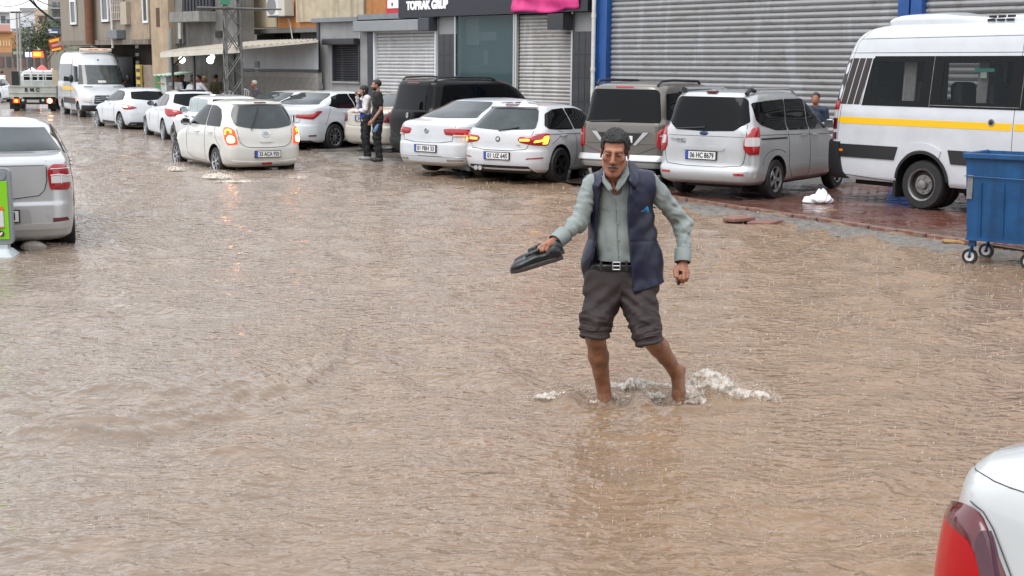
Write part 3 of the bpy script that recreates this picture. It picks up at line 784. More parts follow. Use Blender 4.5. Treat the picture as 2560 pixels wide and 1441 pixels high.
# --- beige pier and the brown apartment house
M_bei = mat('beige_render', (0.42, 0.32, 0.215), 0.8, var=0.22, scale=1.4, streak=0.22, col2=(0.35, 0.27, 0.19))
M_brn = mat('brown_render', (0.26, 0.225, 0.185), 0.8, var=0.14, scale=0.8, streak=0.18)
apt, s0 = fac('apartment_house', 'drab brown rendered apartment house with white window frames above dark shops', 'building', 155)
X = lambda u, v=50: LP(s0, u, v).x
Z = lambda u, v: LP(s0, u, v).z
zs = Z(300, 104)
bx('upper_wall', (0, X(376), 0, 8, Z(250, 101), 10), M_brn, apt)
bx('floor_slab', (-0.1, X(376), -0.12, 8, Z(250, 113), Z(250, 101) - .003), mat('slab_edge', (0.20, 0.17, 0.14), 0.85, var=0.3, streak=0.3), apt)
bx('wall_patch', (X(330), X(375), -0.05, -.003, Z(350, 100), 10), mat('patch_beige', (0.36, 0.28, 0.20), 0.8, var=0.3, scale=1.5, streak=0.3), apt)
M_wfr = mat('window_white', (0.75, 0.76, 0.76), 0.4)
M_pane = mat('window_pane', (0.10, 0.12, 0.13), 0.08)
for (u0, u1, vb) in ((180, 194, 62), (219, 233, 55), (258, 275, 55), (361, 374, 58)):
    x0, x1 = X(u0), X(u1); z0 = Z((u0 + u1) / 2, vb)
    dk = bx('window_reveal', (x0 - 0.12, x1 + 0.02, -0.02, -0.004, z0 - 0.05, z0 + 2.0), mat('reveal_dark', (0.07, 0.06, 0.05), 0.8), apt)
    f = MB().box(x0, x0 + 0.06, -0.09, -0.022, z0, z0 + 1.9).box(x1 - 0.06, x1, -0.09, -0.022, z0, z0 + 1.9).box(x0 + .06, x1 - .06, -0.09, -0.022, z0, z0 + 0.09).box(x0 + .06, x1 - .06, -0.09, -0.022, z0 + 0.95, z0 + 1.03).box(x0 + .06, x1 - .06, -0.09, -0.022, z0 + 1.8, z0 + 1.9).build('window', M_wfr, apt)
    MB().box(x0 + 0.06, x1 - 0.06, -0.05, -0.03, z0 + .09, z0 + 1.8).build('pane', M_pane, f)
bx('wall_panel', (X(284), X(312), -0.03, -.003, Z(298, 52), 9), mat('brick_patch', (0.24, 0.17, 0.13), 0.85, var=0.4, scale=6), apt)
gr = MB()
for i in range(6): gr.box(X(284), X(312), -0.09, -0.07, Z(298, 50) + i * 0.28, Z(298, 50) + i * 0.28 + 0.035)
for i in range(7): 
    x = X(284) + (X(312) - X(284)) * i / 6; gr.box(x, x + 0.03, -0.12, -0.092, Z(298, 50), Z(298, 50) + 2.0)
gr.build('window_grille', mat('grille_pale', (0.5, 0.48, 0.45), 0.5), apt)
bx('air_conditioner', (X(288), X(313), -0.4, -.003, Z(300, 98), Z(300, 76)), mat('ac_slate', (0.16, 0.17, 0.18), 0.5), apt, 0.02)
bx('meter_box', (X(312), X(328), -0.2, -.003, Z(320, 62), Z(320, 5)), mat('beige_box', (0.42, 0.36, 0.28), 0.6, var=0.2, streak=0.3), apt)
MB().tube([(X(237), -0.25, Z(237, 112)), (X(240), -0.25, 9)], 0.19, 12).build('flue_pipe', mat('rust_pipe', (0.16, 0.065, 0.03), 0.6, var=0.35, scale=2, streak=0.3), apt, smooth=True)
MB().tube([LP(s0, 232, 111, .5), LP(s0, 247, 121, .5), LP(s0, 268, 134, .5), LP(s0, 284, 147, .5), LP(s0, 290, 160, .5)], 0.11, 10).build('duct', mat('duct_metal', (0.35, 0.34, 0.32), 0.4, metal=0.5), apt, smooth=True)
MB().tube([(X(278), -0.1, 9), LP(s0, 281, 85, -0.1), LP(s0, 282, 121, -0.1)], 0.05, 8).build('downpipe', M_pipe, apt, smooth=True)
M_gf = mat('ground_floor', (0.14, 0.12, 0.10), 0.85, var=0.35, scale=1, streak=0.3)
bx('ground_floor_wall', (0.4, X(376), 1.6, 1.9, 0, Z(250, 113) - .01), M_gf, apt)
for u0, u1, c in ((172, 214, (0.025, 0.03, 0.04)), (285, 330, (0.03, 0.028, 0.026))):
    bx('shop_opening', (LP(s0, u0, 180, 1.4).x, LP(s0, u1, 180, 1.4).x, 1.45, 1.597, 0, 2.4), mat('opening%d' % u0, c, 0.4), apt)
sb = MB()
for i, (u, v) in enumerate(((310, 128), (318, 150), (332, 158))): 
    p = LP(s0, u, v, 0.6); sb.box(p.x - 1.3, p.x + 0.4, 0.6, 0.75, p.z - 0.04, p.z + 0.1)

aw = [LP(s0, 170, 117, .9), LP(s0, 240, 118, .9), LP(s0, 240, 136, .5), LP(s0, 205, 134, .5)]
MB().add(aw + [p + Vector((0, 0, -.04)) for p in aw], [(0, 1, 2, 3), (7, 6, 5, 4), (0, 3, 7, 4), (1, 5, 6, 2), (2, 6, 7, 3), (0, 4, 5, 1)]).build('awning', mat('green_awning', (0.13, 0.15, 0.06), 0.7, var=0.3), apt)
pr, s0 = fac('beige_pier', 'tall cracked beige rendered pier between the brown house and the dark concrete building', 'wall', 376)
D = -0.6
X = lambda u, v=60: LP(s0, u, v, D).x
Z = lambda u, v: LP(s0, u, v, D).z
bx('wall', (X(377), X(421), D, D + .9, Z(398, 190), 10), M_bei, pr)
bx('base_wall', (X(341), X(421), D + 0.15, D + .8, 0, Z(380, 163)), mat('base_brown', (0.25, 0.20, 0.155), 0.85, var=0.25, scale=1.5, streak=0.3), pr)
bx('slot_window', (X(391), X(400), D - 0.01, D - .003, Z(395, 68), Z(395, 20)), mat('slot_dark', (0.09, 0.05, 0.03), 0.8), pr)
ld = bx('ladder_board', (X(335), X(345), D, D + 0.1, 0.1, Z(340, 162)), mat('ladder_yellow', (0.5, 0.36, 0.08), 0.6), pr)
for i in range(9): MB().box(X(337), X(345) + .004, D - 0.02, D - .003, 0.3 + i * 0.3, 0.42 + i * 0.3).build('stripe', M_black, ld)
kb, s0 = fac('green_booth', 'small green and white booth with a wavy sheet lid beside the beige pier', 'booth', 386)
D = -1.6
bx('green_side', (LP(s0, 387, 220, D).x, LP(s0, 402, 220, D).x, D, D + 0.7, 0, LP(s0, 395, 190, D).z), mat('booth_green', (0.06, 0.20, 0.06), 0.5, var=0.3), kb)
bx('white_side', (LP(s0, 402, 220, D).x + .003, LP(s0, 416, 220, D).x, D, D + 0.7, 0, LP(s0, 410, 190, D).z), mat('booth_white', (0.5, 0.52, 0.5), 0.5, var=0.3), kb)
V = []
for i in range(21):
    p = LP(s0, 384 + 37 * i / 20, 187 + 1.2 * math.sin(i * 1.1), D - 0.15); V += [p, p + Vector((0, 1.0, 0.1))]
o = MB().add(V, [(2 * i, 2 * i + 2, 2 * i + 3, 2 * i + 1) for i in range(20)]).build('lid', mat('lid_mint', (0.45, 0.6, 0.5), 0.5), kb); s_ = o.modifiers.new('thickness', 'SOLIDIFY'); s_.thickness = 0.04

# --- lattice mast
def mast():
    s_m = fs(584, 200, -2.9)[0]; base = PA + E * s_m - NI * 2.9; sc = FPX / base.y
    hw0, hw1 = 0.5 * 60 / sc, 0.5 * 54 / sc
    t = thing('lattice_mast', 'grey steel lattice mast rising in front of the pale shed', 'mast', (base.x, base.y, 0), math.radians(20))
    M_st = mat('galvanised', (0.15, 0.15, 0.145), 0.5, metal=0.3, var=0.3, scale=3)
    H = 8.0; k = 0.72
    def c(i, z):
        w = (hw0 + (hw1 - hw0) * min(z, 5) / 4.6) * k; a = [(-1, -1), (1, -1), (1, 1), (-1, 1)][i]; return Vector((a[0] * w, a[1] * w, z))
    for i in range(4): 
        b = MB(); a0, a1 = c(i, 0), c(i, H); s = 0.036
        sx = -1 if a0.x > 0 else 1; sy = -1 if a0.y > 0 else 1
        for (dx, dy) in ((s * 2, .012), (.012, s * 2)):
            x0, x1 = sorted((0, sx * dx)); y0, y1 = sorted((0, sy * dy))
            V = [Vector((x, y, 0)) for x, y in ((x0, y0), (x1, y0), (x1, y1), (x0, y1))]
            b.add([a0 + v for v in V] + [a1 + v for v in V], [(0, 3, 2, 1), (4, 5, 6, 7), (0, 1, 5, 4), (1, 2, 6, 5), (2, 3, 7, 6), (3, 0, 4, 7)])
        b.build('leg', M_st, t)
    z = 0.1; st = 0.78
    while z < H - st:
        for i in range(4):
            j = (i + 1) % 4
            MB().tube([c(i, z), c(j, z + st)], 0.018, 4).build('brace', M_st, t)
            MB().tube([c(j, z), c(i, z + st)], 0.018, 4).build('brace', M_st, t)
        z += st
    zc = PY(584, 22, base.y).z
    b = MB().tube([(-1.1, -.3, zc), (1.5, -.3, zc)], 0.03, 4).tube([(-1.0, .3, zc), (1.2, .3, zc)], 0.03, 4).tube([(-.3, -1.1, zc), (-.3, 1.1, zc)], 0.03, 4)
    b.build('cross_bar', M_st, t)
    MB().box(-0.42, -0.1, -0.5, -0.4, zc + 0.1, zc + 0.5).build('green_net', mat('green_net', (0.05, 0.2, 0.12), 0.7), t)
mast()
# ================================================================== FAR END OF THE STREET (left)
def far_box(name, label, u0, u1, vt, y, col, depth=8, cat='building', vb=None, **k):
    p0, p1 = PY(u0, 150, y), PY(u1, 150, y); zt = PY((u0 + u1) / 2, vt, y).z
    zb = 0 if vb is None else PY((u0 + u1) / 2, vb, y).z
    t = thing(name, label, cat, (p0.x, y, zb))
    bx('wall', (0, p1.x - p0.x, 0, depth, 0, zt - zb), mat(name + label[:14], col, 0.85, var=0.1, scale=0.5, **k), t)
    t['w'] = p1.x - p0.x
    def win(a, b, c, d, m_, dep=-0.06, nm='window'):
        q0, q1 = PY(a, c, y), PY(b, d, y)
        w = bx(nm, (q0.x - p0.x, q1.x - p0.x, dep, -.01, q1.z - zb, q0.z - zb), m_, t)
        return w
    return t, win
M_fd = mat('far_window', (0.09, 0.10, 0.11), 0.4); M_fg = mat('far_grey', (0.26, 0.27, 0.29), 0.7); M_fl = mat('far_light', (0.7, 0.7, 0.7), 0.6)
t, w = far_box('far_building', 'pale grey flat roofed block with dark windows at the far left end of the street', -40, 33, 30, 175, (0.5, 0.5, 0.49))
w(2, 14, 40, 58, M_fd); w(16, 27, 50, 58, M_fd); w(-40, 34, 29, 33, M_fg, -0.5, 'cornice'); w(-40, 33, 62, 78, mat('far_pink', (0.5, 0.26, 0.22), 0.8), -0.1, 'wall_band')
t, w = far_box('far_building', 'white modern house with grey upper block beyond the utility poles', 30, 118, 28, 165, (0.72, 0.73, 0.74))
w(54, 90, 47, 68, mat('far_greyblue', (0.5, 0.52, 0.55), 0.7), -0.3, 'wall_panel'); w(53, 92, 20, 28, M_fg, -0.6, 'roof_box'); w(36, 42, 90, 112, M_fd); w(30, 92, 72, 75, M_fg, -0.6, 'floor_slab')
t, w = far_box('far_building', 'low orange brick building with narrow pale windows at the left edge', -40, 32, 80, 140, (0.48, 0.25, 0.11))
for i, u in enumerate((0, 8, 15, 22)): w(u, u + 4, 102, 116, mat('pale_win', (.6, .45, .25), .6))
w(-40, 33, 78, 82, mat('orange_dark', (.3, .14, .06), .8), -0.4, 'cornice')
t, w = far_box('far_building', 'grey rendered annex with a lit window behind the red street sign', 58, 108, 84, 135, (0.40, 0.41, 0.43))
w(56, 110, 84, 103, mat('annex_roof', (0.2, 0.205, 0.22), 0.7), -1.2, 'roof_band'); w(84, 104, 108, 125, mat('lit_window', (0.8, 0.7, 0.5), 0.5, emit=(1, 0.8, 0.5), es=0.25)); w(68, 76, 108, 128, M_fl)
t, w = far_box('far_building', 'ochre house with balconies half hidden by wires and trees', 92, 132, 24, 150, (0.48, 0.37, 0.26))
w(94, 130, 38, 41, M_fg, -1.0, 'balcony'); w(98, 106, 44, 60, M_fd); w(112, 126, 44, 62, M_fd)
t, w = far_box('far_building', 'olive grey apartment block just beyond the brown house corner', 126, 158, -20, 118, (0.26, 0.25, 0.21))
for v in (6, 30, 54): w(127, 157, v + 14, v + 18, M_fg, -0.9, 'balcony'); w(131, 141, v, v + 12, M_fd); w(145, 154, v, v + 12, M_fd)
t, w = far_box('far_building', 'row of dim ground floor shops across the far junction', -40, 150, 132, 128, (0.20, 0.155, 0.13), depth=4)
for i in range(9): w(-20 + i * 18, -8 + i * 18, 142, 168, mat('shopdim%d' % (i % 3), [(0.07, 0.05, 0.05), (0.12, 0.08, 0.07), (0.05, 0.06, 0.06)][i % 3], 0.4), -0.06, 'shop_window')
# signs
def sign(label, u0, v0, u1, v1, y, m_, rot=0.0, roll=0.0, th=0.15, rows=None, frame=None):
    c = PY((u0 + u1) / 2, (v0 + v1) / 2, y); w_ = abs(PY(u1, v0, y).x - PY(u0, v0, y).x); h_ = abs(PY(u0, v1, y).z - PY(u0, v0, y).z)
    t = thing('street_sign', label, 'sign', c - Vector((0, 0, h_ / 2)), rot)
    t.rotation_euler = (0, roll, rot)
    b = MB().box(-w_ / 2, w_ / 2, -th / 2, th / 2, 0, h_).build('sign_box', frame or m_, t)
    f = MB().box(-w_ * .44, w_ * .44, -th / 2 - 0.03, -th / 2 - .003, h_ * .1, h_ * .9).build('sign_face', m_, t)
    if rows:
        for (za, zb_, xa, xb, mm) in rows: MB().box(-w_ / 2 + xa * w_, -w_ / 2 + xb * w_, -th / 2 - 0.05, -th / 2 - 0.031, h_ * za, h_ * zb_).build('sign_band', mm, f)
    return t
M_sred = mat('glow_red', (0.8, 0.05, 0.01), 0.4, emit=(1, 0.06, 0.005), es=1.4); M_sor = mat('glow_orange', (1, 0.5, 0.05), 0.4, emit=(1, 0.42, 0.02), es=1.9)
M_sblu = mat('glow_blue', (0.5, 0.5, 0.9), 0.4, emit=(0.42, 0.42, 1.0), es=0.8)
sign('glowing red and orange street sign above the far junction', 82, 129, 107, 144, 108, M_sred, rows=[(.22, .78, .14, .86, M_sor)])
sign('glowing blue white street sign left of the glowing red sign', 63, 131, 79, 143, 110, M_sblu)
M_navy = mat('navy_board', (0.05, 0.07, 0.12), 0.4); M_wh = mat('plain_white', (0.6, 0.62, 0.65), .5)
sign('small navy board with pale bars sticking out above the tilted red sign', 120, 71, 150, 86, 82, M_navy, rows=[(.2, .45, .15, .85, M_wh), (.55, .8, .1, .35, M_wh)])
M_yel = mat('sign_yellow', (0.75, 0.42, 0.03), 0.5); M_mar = mat('sign_maroon', (0.33, 0.03, 0.02), 0.5)
sign('tilted maroon and yellow board hanging off the corner of the brown house', 128, 95, 159, 128, 72, M_mar, roll=-0.22, rows=[(.72, .92, .1, .9, M_yel), (.05, .2, .1, .9, M_yel), (.35, .55, .2, .8, mat('sign_rose', (.5, .2, .15), .5))])
# dark green shop front awning frame under the poles
t = sign('dark green shop fascia on posts left of the blue sign', 31, 122, 62, 146, 104, mat('fascia_green', (0.06, 0.07, 0.05), .6), rows=[(.4, .7, .1, .9, mat('fascia_pale', (.3, .32, .2), .6))])
# utility poles and wires
M_wood = mat('wood_pole', (0.30, 0.29, 0.28), 0.8, var=0.2)
for i, (u0, u1, vt, lab) in enumerate(((41, 44, 28, 'tall grey utility pole, left one of the close pair down the street'), (48, 51, 28, 'tall grey utility pole, right one of the close pair down the street'))):
    b0 = PY(u1, 168, 100); tp = PY(u0, vt, 100)
    t = thing('utility_pole', lab, 'pole', (b0.x, 100, 0), 0, 'pair of utility poles'); 
    MB().tube([(0, 0, 0), (tp.x - b0.x, 0, tp.z)], 0.09, 8, 0.07).build('shaft', M_wood, t, smooth=True)
    MB().box(-0.5, 0.5, -0.06, 0.06, tp.z - 0.15, tp.z - 0.05).build('cross_arm', M_wood, t)
b0 = PY(76, 168, 92); tp = PY(76, 68, 92)
t = thing('lamp_frame', 'thin dark steel frame post right of the utility poles', 'pole', (b0.x, 92, 0))
MB().tube([(0, 0, 0), (0, 0, tp.z)], 0.04, 6).tube([(0, 0, tp.z), (0.42, 0, tp.z), (0.42, 0, tp.z - 0.5)], 0.025, 6).build('shaft', M_dkm, t)
def wire(label, pts, r, y0, y1, sag=0.0):
    P = []; n = 14
    a = PY(*pts[0], y0); b = PY(*pts[1], y1)
    for i in range(n + 1):
        t_ = i / n; p = a.lerp(b, t_); p.z -= sag * 4 * t_ * (1 - t_); P.append(p)
    o = MB().tube([q - P[0] for q in P], r, 5).build('overhead_wire', mat('wire_black', (0.015, 0.014, 0.014), 0.6))
    o.location = P[0]; tag(o, label, 'wire', 'overhead wires')
wire('thick black cable bundle sloping down onto the corner of the brown house', ((68, -8), (153, 58)), 0.055, 62, 66, 0.15)
wire('second black cable just above the thick bundle', ((76, -10), (153, 52)), 0.025, 62, 66, 0.35)
wire('thin wire from the top edge to the corner of the brown house', ((82, -6), (153, 18)), 0.022, 62, 66, 0.1)
wire('long thin wire crossing the sky low above the far roofs', ((-20, 45), (98, 22)), 0.02, 95, 100, 0.4)
wire('faint wire sagging across the white sky at top left', ((-20, 8), (84, -4)), 0.018, 80, 70, 0.3)
wire('thin wire falling from top left past the white house', ((60, 40), (140, 92)), 0.02, 95, 74, 0.2)
wire('thin hanging cable looped between the brown house windows', ((216, 14), (246, 18)), 0.03, 60, 59.5, 0.25)
wire('thin wire from the twin poles toward the ochre house', ((50, 52), (100, 38)), 0.02, 100, 110, 0.3)

# trees
def tree(label, base, h, r, seed, col=(0.035, 0.065, 0.02)):
    rg = np.random.default_rng(seed)
    t = thing('tree', label, 'tree', base)
    tr = MB().tube([(0, 0, 0), (0.1, 0, h * .35), (0.02, 0.05, h * .7)], 0.16, 8, 0.07)
    for k in range(5):
        a = k * 1.3; tr.tube([(0.05, 0, h * (.35 + .06 * k)), (math.cos(a) * r * .6, math.sin(a) * r * .6, h * (.6 + .06 * k))], 0.06, 6, 0.02)
    tr.build('trunk', mat('bark', (0.09, 0.07, 0.05), 0.9), t)
    b = MB(); n = 26
    for c in range(n):
        th = rg.uniform(0, 6.28); ph = rg.uniform(-0.6, 1.0); rr = r * rg.uniform(0.25, 0.95)
        cx, cy, cz = math.cos(th) * rr * math.cos(ph), math.sin(th) * rr * math.cos(ph), h * .68 + math.sin(ph) * rr * 0.9
        for k in range(150):
            d = rg.normal(0, r * 0.17, 3); p = np.array([cx, cy, cz]) + d; s = rg.uniform(0.06, 0.14)
            a = rg.normal(0, 1, 3); a /= np.linalg.norm(a); b2 = np.cross(a, rg.normal(0, 1, 3)); b2 /= np.linalg.norm(b2)
            b.add([p - a * s, p + b2 * s * .5, p + a * s, p - b2 * s * .5], [(0, 1, 2, 3)])
    tag(b.build('crown', mat('leaf%d' % seed, col, 0.5, var=0.5, scale=2), t), kind='stuff')
tree('dark green street tree behind the glowing red sign', G(118, 186), 3.2, 1.5, 1)
tree('leafy tree hanging over the tilted board at the brown house corner', Vector((PY(140, 150, 121).x, 121, 0)), 5.6, 1.5, 2, (0.05, 0.075, 0.03))
tree('small bushy tree below the ochre house', Vector((PY(112, 150, 112).x, 112, 0)), 6.0, 2.0, 3, (0.06, 0.09, 0.035))
# market umbrellas
for (u, v, w_, lab, col) in ((105, 170, 36, 'red and white market umbrella above the crowd at the junction', (0.6, 0.12, 0.12)), (80, 176, 40, 'pale blue white market umbrella left of the red one', (0.6, 0.66, 0.72)), (130, 178, 20, 'pinkish market umbrella just right of the red one', (0.7, 0.35, 0.35))):
    y = 96; p = PY(u, v, y); r = w_ / FPX * y / 2
    t = thing('market_umbrella', lab, 'umbrella', (p.x, y, 0), 0, 'market umbrellas at the junction')
    MB().lathe([(r, p.z - 0.25), (r * .5, p.z + 0.05), (0.02, p.z + 0.22)], 8).build('canopy', mat(lab[:9], col, 0.6), t)
    MB().tube([(0, 0, 0), (0, 0, p.z)], 0.03, 6).build('pole', M_dkm, t)
# ================================================================== VEHICLES
def pchip(pts):
    pts = sorted(pts); x = np.array([p[0] for p in pts], float); y = np.array([p[1] for p in pts], float)
    if len(x) == 1: return lambda q: np.full(np.shape(q), y[0])
    h = np.diff(x); d = np.diff(y) / h; m_ = np.zeros(len(x))
    for i in range(1, len(x) - 1):
        if d[i - 1] * d[i] > 0:
            w1 = 2 * h[i] + h[i - 1]; w2 = h[i] + 2 * h[i - 1]; m_[i] = (w1 + w2) / (w1 / d[i - 1] + w2 / d[i])
    m_[0] = d[0]; m_[-1] = d[-1]
    def f(q):
        q = np.clip(q, x[0], x[-1]); i = np.clip(np.searchsorted(x, q) - 1, 0, len(x) - 2)
        t = (q - x[i]) / h[i]
        return (2 * t**3 - 3 * t**2 + 1) * y[i] + (t**3 - 2 * t**2 + t) * h[i] * m_[i] + (-2 * t**3 + 3 * t**2) * y[i + 1] + (t**3 - t**2) * h[i] * m_[i + 1]
    return f

class Shell:
    """closed car body made of horizontal rings; x forward, y left, z up, rear axle at x=0"""
    def __init__(s, rear, front, width, z0, z1, rr=((0, 0.22),), rf=((0, 0.3),), br=0.05, bf=0.10, taper=0.03, extra=()):
        s.xr, s.xf, s.w, s.z0, s.z1 = pchip(rear), pchip(front), pchip(width), z0, z1
        s.rr, s.rf = pchip(rr), pchip(rf); s.br, s.bf = br, bf; s.tp = taper; s.c = {}
        zs = set([z0, z1] + [p[0] for p in rear + front + width if z0 < p[0] < z1] + list(extra))
        zs = sorted(zs); out = []
        for a, b in zip(zs[:-1], zs[1:]):
            n = max(1, min(8, int((b - a) / 0.03) + 1))
            out += [a + (b - a) * k / n for k in range(n)]
        s.zs = out + [z1]
    def ring(s, z):
        k = round(z, 4)
        if k in s.c: return s.c[k]
        xr, xf, w = float(s.xr(z)), float(s.xf(z)), float(s.w(z)); L_ = xf - xr
        R = min(float(s.rr(z)), w * 0.98); RF = min(float(s.rf(z)), w * 0.98)
        ax, axf = min(R * 1.15, L_ * .45), min(RF * 1.5, L_ * .45)
        P = []
        nE, nC, nS = 9, 9, 34
        for i in range(nE): y = (w - R) * i / nE; P.append((0.0, y, 0))
        for i in range(nC): t = PI / 2 * i / nC; P.append((ax * (1 - math.cos(t)), (w - R) + R * math.sin(t), 0))
        for i in range(nS + 1): P.append((ax + (L_ - ax - axf) * i / nS, w, 1))
        for i in range(1, nC + 1): t = PI / 2 * i / nC; P.append((L_ - axf + axf * math.sin(t), (w - RF) + RF * math.cos(t), 0))
        for i in range(1, nE + 1): y = (w - RF) * (1 - i / nE); P.append((L_, y, 0))
        P = np.array(P); x, y = P[:, 0].copy(), P[:, 1].copy()
        u = x / L_
        yy = (y / w)
        x = x + s.br * yy**2 * np.clip(1 - u * 3, 0, 1) - s.bf * yy**2 * np.clip(1 - (1 - u) * 3, 0, 1)
        bar = 1 - s.tp * np.clip(1 - u / 0.45, 0, 1)**2 - s.tp * 1.3 * np.clip((u - 0.6) / 0.4, 0, 1)**2
        y = y * bar
        H = np.stack([x + xr, y, np.full(len(x), z)], 1)
        d = np.r_[0, np.cumsum(np.hypot(np.diff(H[:, 0]), np.diff(H[:, 1])))]
        s.c[k] = (H, d); return s.c[k]
    def mesh(s, name, m_):
        V = []; F = []; n = 0
        for z in s.zs:
            H, d = s.ring(z); full = np.vstack([H, (H[1:-1] * np.array([1, -1, 1]))[::-1]]); V.append(full); n = len(full)
        k = len(s.zs)
        for i in range(k - 1):
            for j in range(n):
                a = i * n + j; b = i * n + (j + 1) % n; F.append((a, a + n, b + n, b))
        # caps as strips mirrored across
        h = (n + 2) // 2
        for base, flip in ((0, 0), ((k - 1) * n, 1)):
            for j in range(h - 1):
                a, b = base + j, base + j + 1; c_ = base + (n - j) % n; d_ = base + (n - j - 1) % n
                f = [a, b, d_, c_]; f = list(dict.fromkeys(f))
                if len(f) > 2: F.append(tuple(f if not flip else reversed(f)))
        me = bpy.data.meshes.new(name); me.from_pydata(np.vstack(V).tolist(), [], F)
        for q in (m_ if isinstance(m_, (list, tuple)) else [m_]): me.materials.append(q)
        bm = bmesh.new(); bm.from_mesh(me); bmesh.ops.recalc_face_normals(bm, faces=bm.faces); bm.to_mesh(me); bm.free()
        return me
    # surface look-ups -------------------------------------------------
    def wrap(s, a, z):
        H, d = s.ring(min(max(z, s.z0), s.z1)); sg = 1 if a >= 0 else -1; a = abs(a)
        return Vector((float(np.interp(a, d, H[:, 0])), sg * float(np.interp(a, d, H[:, 1])), z))
    def side(s, x, z, sg):
        H, d = s.ring(z); k = H[:, 0]; i0 = 0; 
        return Vector((x, sg * float(np.interp(x, k, H[:, 1])), z))
    def rear(s, y, z):
        H, d = s.ring(z); h = H[:40]; return Vector((float(np.interp(abs(y), h[:, 1], h[:, 0])), y, z))
    def front(s, y, z):
        H, d = s.ring(z); h = H[::-1][:24]; return Vector((float(np.interp(abs(y), h[:, 1], h[:, 0])), y, z))
    def pt(s, kind, a, z):
        if kind == 'wrap': return s.wrap(a, z)
        if kind == 'rear': return s.rear(a, z)
        if kind == 'front': return s.front(a, z)
        if kind == 'left': return s.side(a, z, 1)
        return s.side(a, z, -1)
    def nrm(s, kind, a, z):
        e = 0.012; da = s.pt(kind, a + e, z) - s.pt(kind, a - e, z); dz = s.pt(kind, a, min(z + e, s.z1)) - s.pt(kind, a, max(z - e, s.z0))
        n = da.cross(dz)
        if n.length < 1e-9: return Vector((0, 0, 1))
        n.normalize(); p = s.pt(kind, a, z)
        c = Vector(((float(s.xr(z)) + float(s.xf(z))) / 2, 0, z)); o = p - c
        if kind in ('left', 'right'): o = Vector((0, 1 if kind == 'left' else -1, 0))
        if kind == 'rear': o = Vector((-1, 0, 0.2))
        if kind == 'front': o = Vector((1, 0, 0.2))
        return n if n.dot(o) > 0 else -n

def chaikin(P, k=2, closed=True):
    for _ in range(k):
        Q = []; n = len(P)
        for i in range(n if closed else n - 1):
            a, b = P[i], P[(i + 1) % n]
            Q += [(a[0] * .75 + b[0] * .25, a[1] * .75 + b[1] * .25), (a[0] * .25 + b[0] * .75, a[1] * .25 + b[1] * .75)]
        if not closed: Q = [P[0]] + Q + [P[-1]]
        P = Q
    return P
def dens(P, step, closed=True):
    Q = []; n = len(P)
    for i in range(n if closed else n - 1):
        a, b = P[i], P[(i + 1) % n]; L_ = math.hypot(b[0] - a[0], b[1] - a[1]); k = max(1, int(L_ / step))
        for j in range(k): Q.append((a[0] + (b[0] - a[0]) * j / k, a[1] + (b[1] - a[1]) * j / k))
    if not closed: Q.append(P[-1])
    return Q
def corner(P, k):
    Q = []; n = len(P); R = 0.035 * k
    for i in range(n):
        a, b, c = P[i - 1], P[i], P[(i + 1) % n]
        la, lc = math.hypot(a[0] - b[0], a[1] - b[1]), math.hypot(c[0] - b[0], c[1] - b[1])
        ta, tc_ = min(R, la * .3) / la, min(R, lc * .3) / lc
        p = (b[0] + (a[0] - b[0]) * ta, b[1] + (a[1] - b[1]) * ta); q = (b[0] + (c[0] - b[0]) * tc_, b[1] + (c[1] - b[1]) * tc_)
        Q += [p, (p[0] * .25 + b[0] * .5 + q[0] * .25, p[1] * .25 + b[1] * .5 + q[1] * .25), q]
    return Q
def inpoly(x, y, P):
    c = False; n = len(P)
    for i in range(n):
        x1, y1 = P[i]; x2, y2 = P[(i + 1) % n]
        if (y1 > y) != (y2 > y) and x < (x2 - x1) * (y - y1) / (y2 - y1) + x1: c = not c
    return c
def panel(sh, name, kind, poly, m_, par, off=0.008, rnd=1, step=0.06, rim=0.012, dome=0.0, bulgec=None):
    """a curved panel lying on the body, following the outline poly in (a, z)"""
    P = corner(list(poly), rnd) if rnd else list(poly)
    P = dens(P, step)
    xs = [p[0] for p in P]; zs = [p[1] for p in P]; pts = [Vector(p) for p in P]; n = len(P)
    x = min(xs) + step * .5
    while x < max(xs):
        z = min(zs) + step * .5
        while z < max(zs):
            if inpoly(x, z, P) and min((x - p[0])**2 + (z - p[1])**2 for p in P) > (step * .4)**2: pts.append(Vector((x, z)))
            z += step
        x += step
    co, _, F, ov, _, _ = delaunay_2d_cdt(pts, [], [list(range(n))], 1, 1e-5)
    V = []; N_ = []
    bd = {o: i for i, ol in enumerate(ov) for o in ol if o < n}
    cx, cz = sum(xs) / n, sum(zs) / n
    for c in co:
        q = sh.pt(kind, c[0], c[1]); nn = sh.nrm(kind, c[0], c[1])
        e = 0
        if dome:
            dd = min(math.hypot(c[0] - p[0], c[1] - p[1]) for p in P); e = dome * min(1, dd / 0.04) ** 0.6
        V.append(q + nn * (off + e)); N_.append(nn)
    F = [tuple(f) for f in F]; k = len(V)
    loop = [bd[i] for i in range(n) if i in bd]
    for i in loop: V.append(V[i] - N_[i] * (rim + off))
    F += [(loop[i], loop[(i + 1) % len(loop)], k + (i + 1) % len(loop), k + i) for i in range(len(loop))]
    me = bpy.data.meshes.new(name); me.from_pydata([tuple(v) for v in V], [], F)
    me.materials.append(m_)
    bm = bmesh.new(); bm.from_mesh(me); bmesh.ops.recalc_face_normals(bm, faces=bm.faces)
    # make the big face look outward
    bm.faces.ensure_lookup_table(); f0 = bm.faces[0]; vi = f0.verts[0].index
    if vi < k and f0.normal.dot(N_[vi]) < 0: bmesh.ops.reverse_faces(bm, faces=bm.faces)
    bm.to_mesh(me); bm.free()
    me.polygons.foreach_set('use_smooth', [True] * len(me.polygons)); me.set_sharp_from_angle(angle=math.radians(40))
    return link(name, me, par)
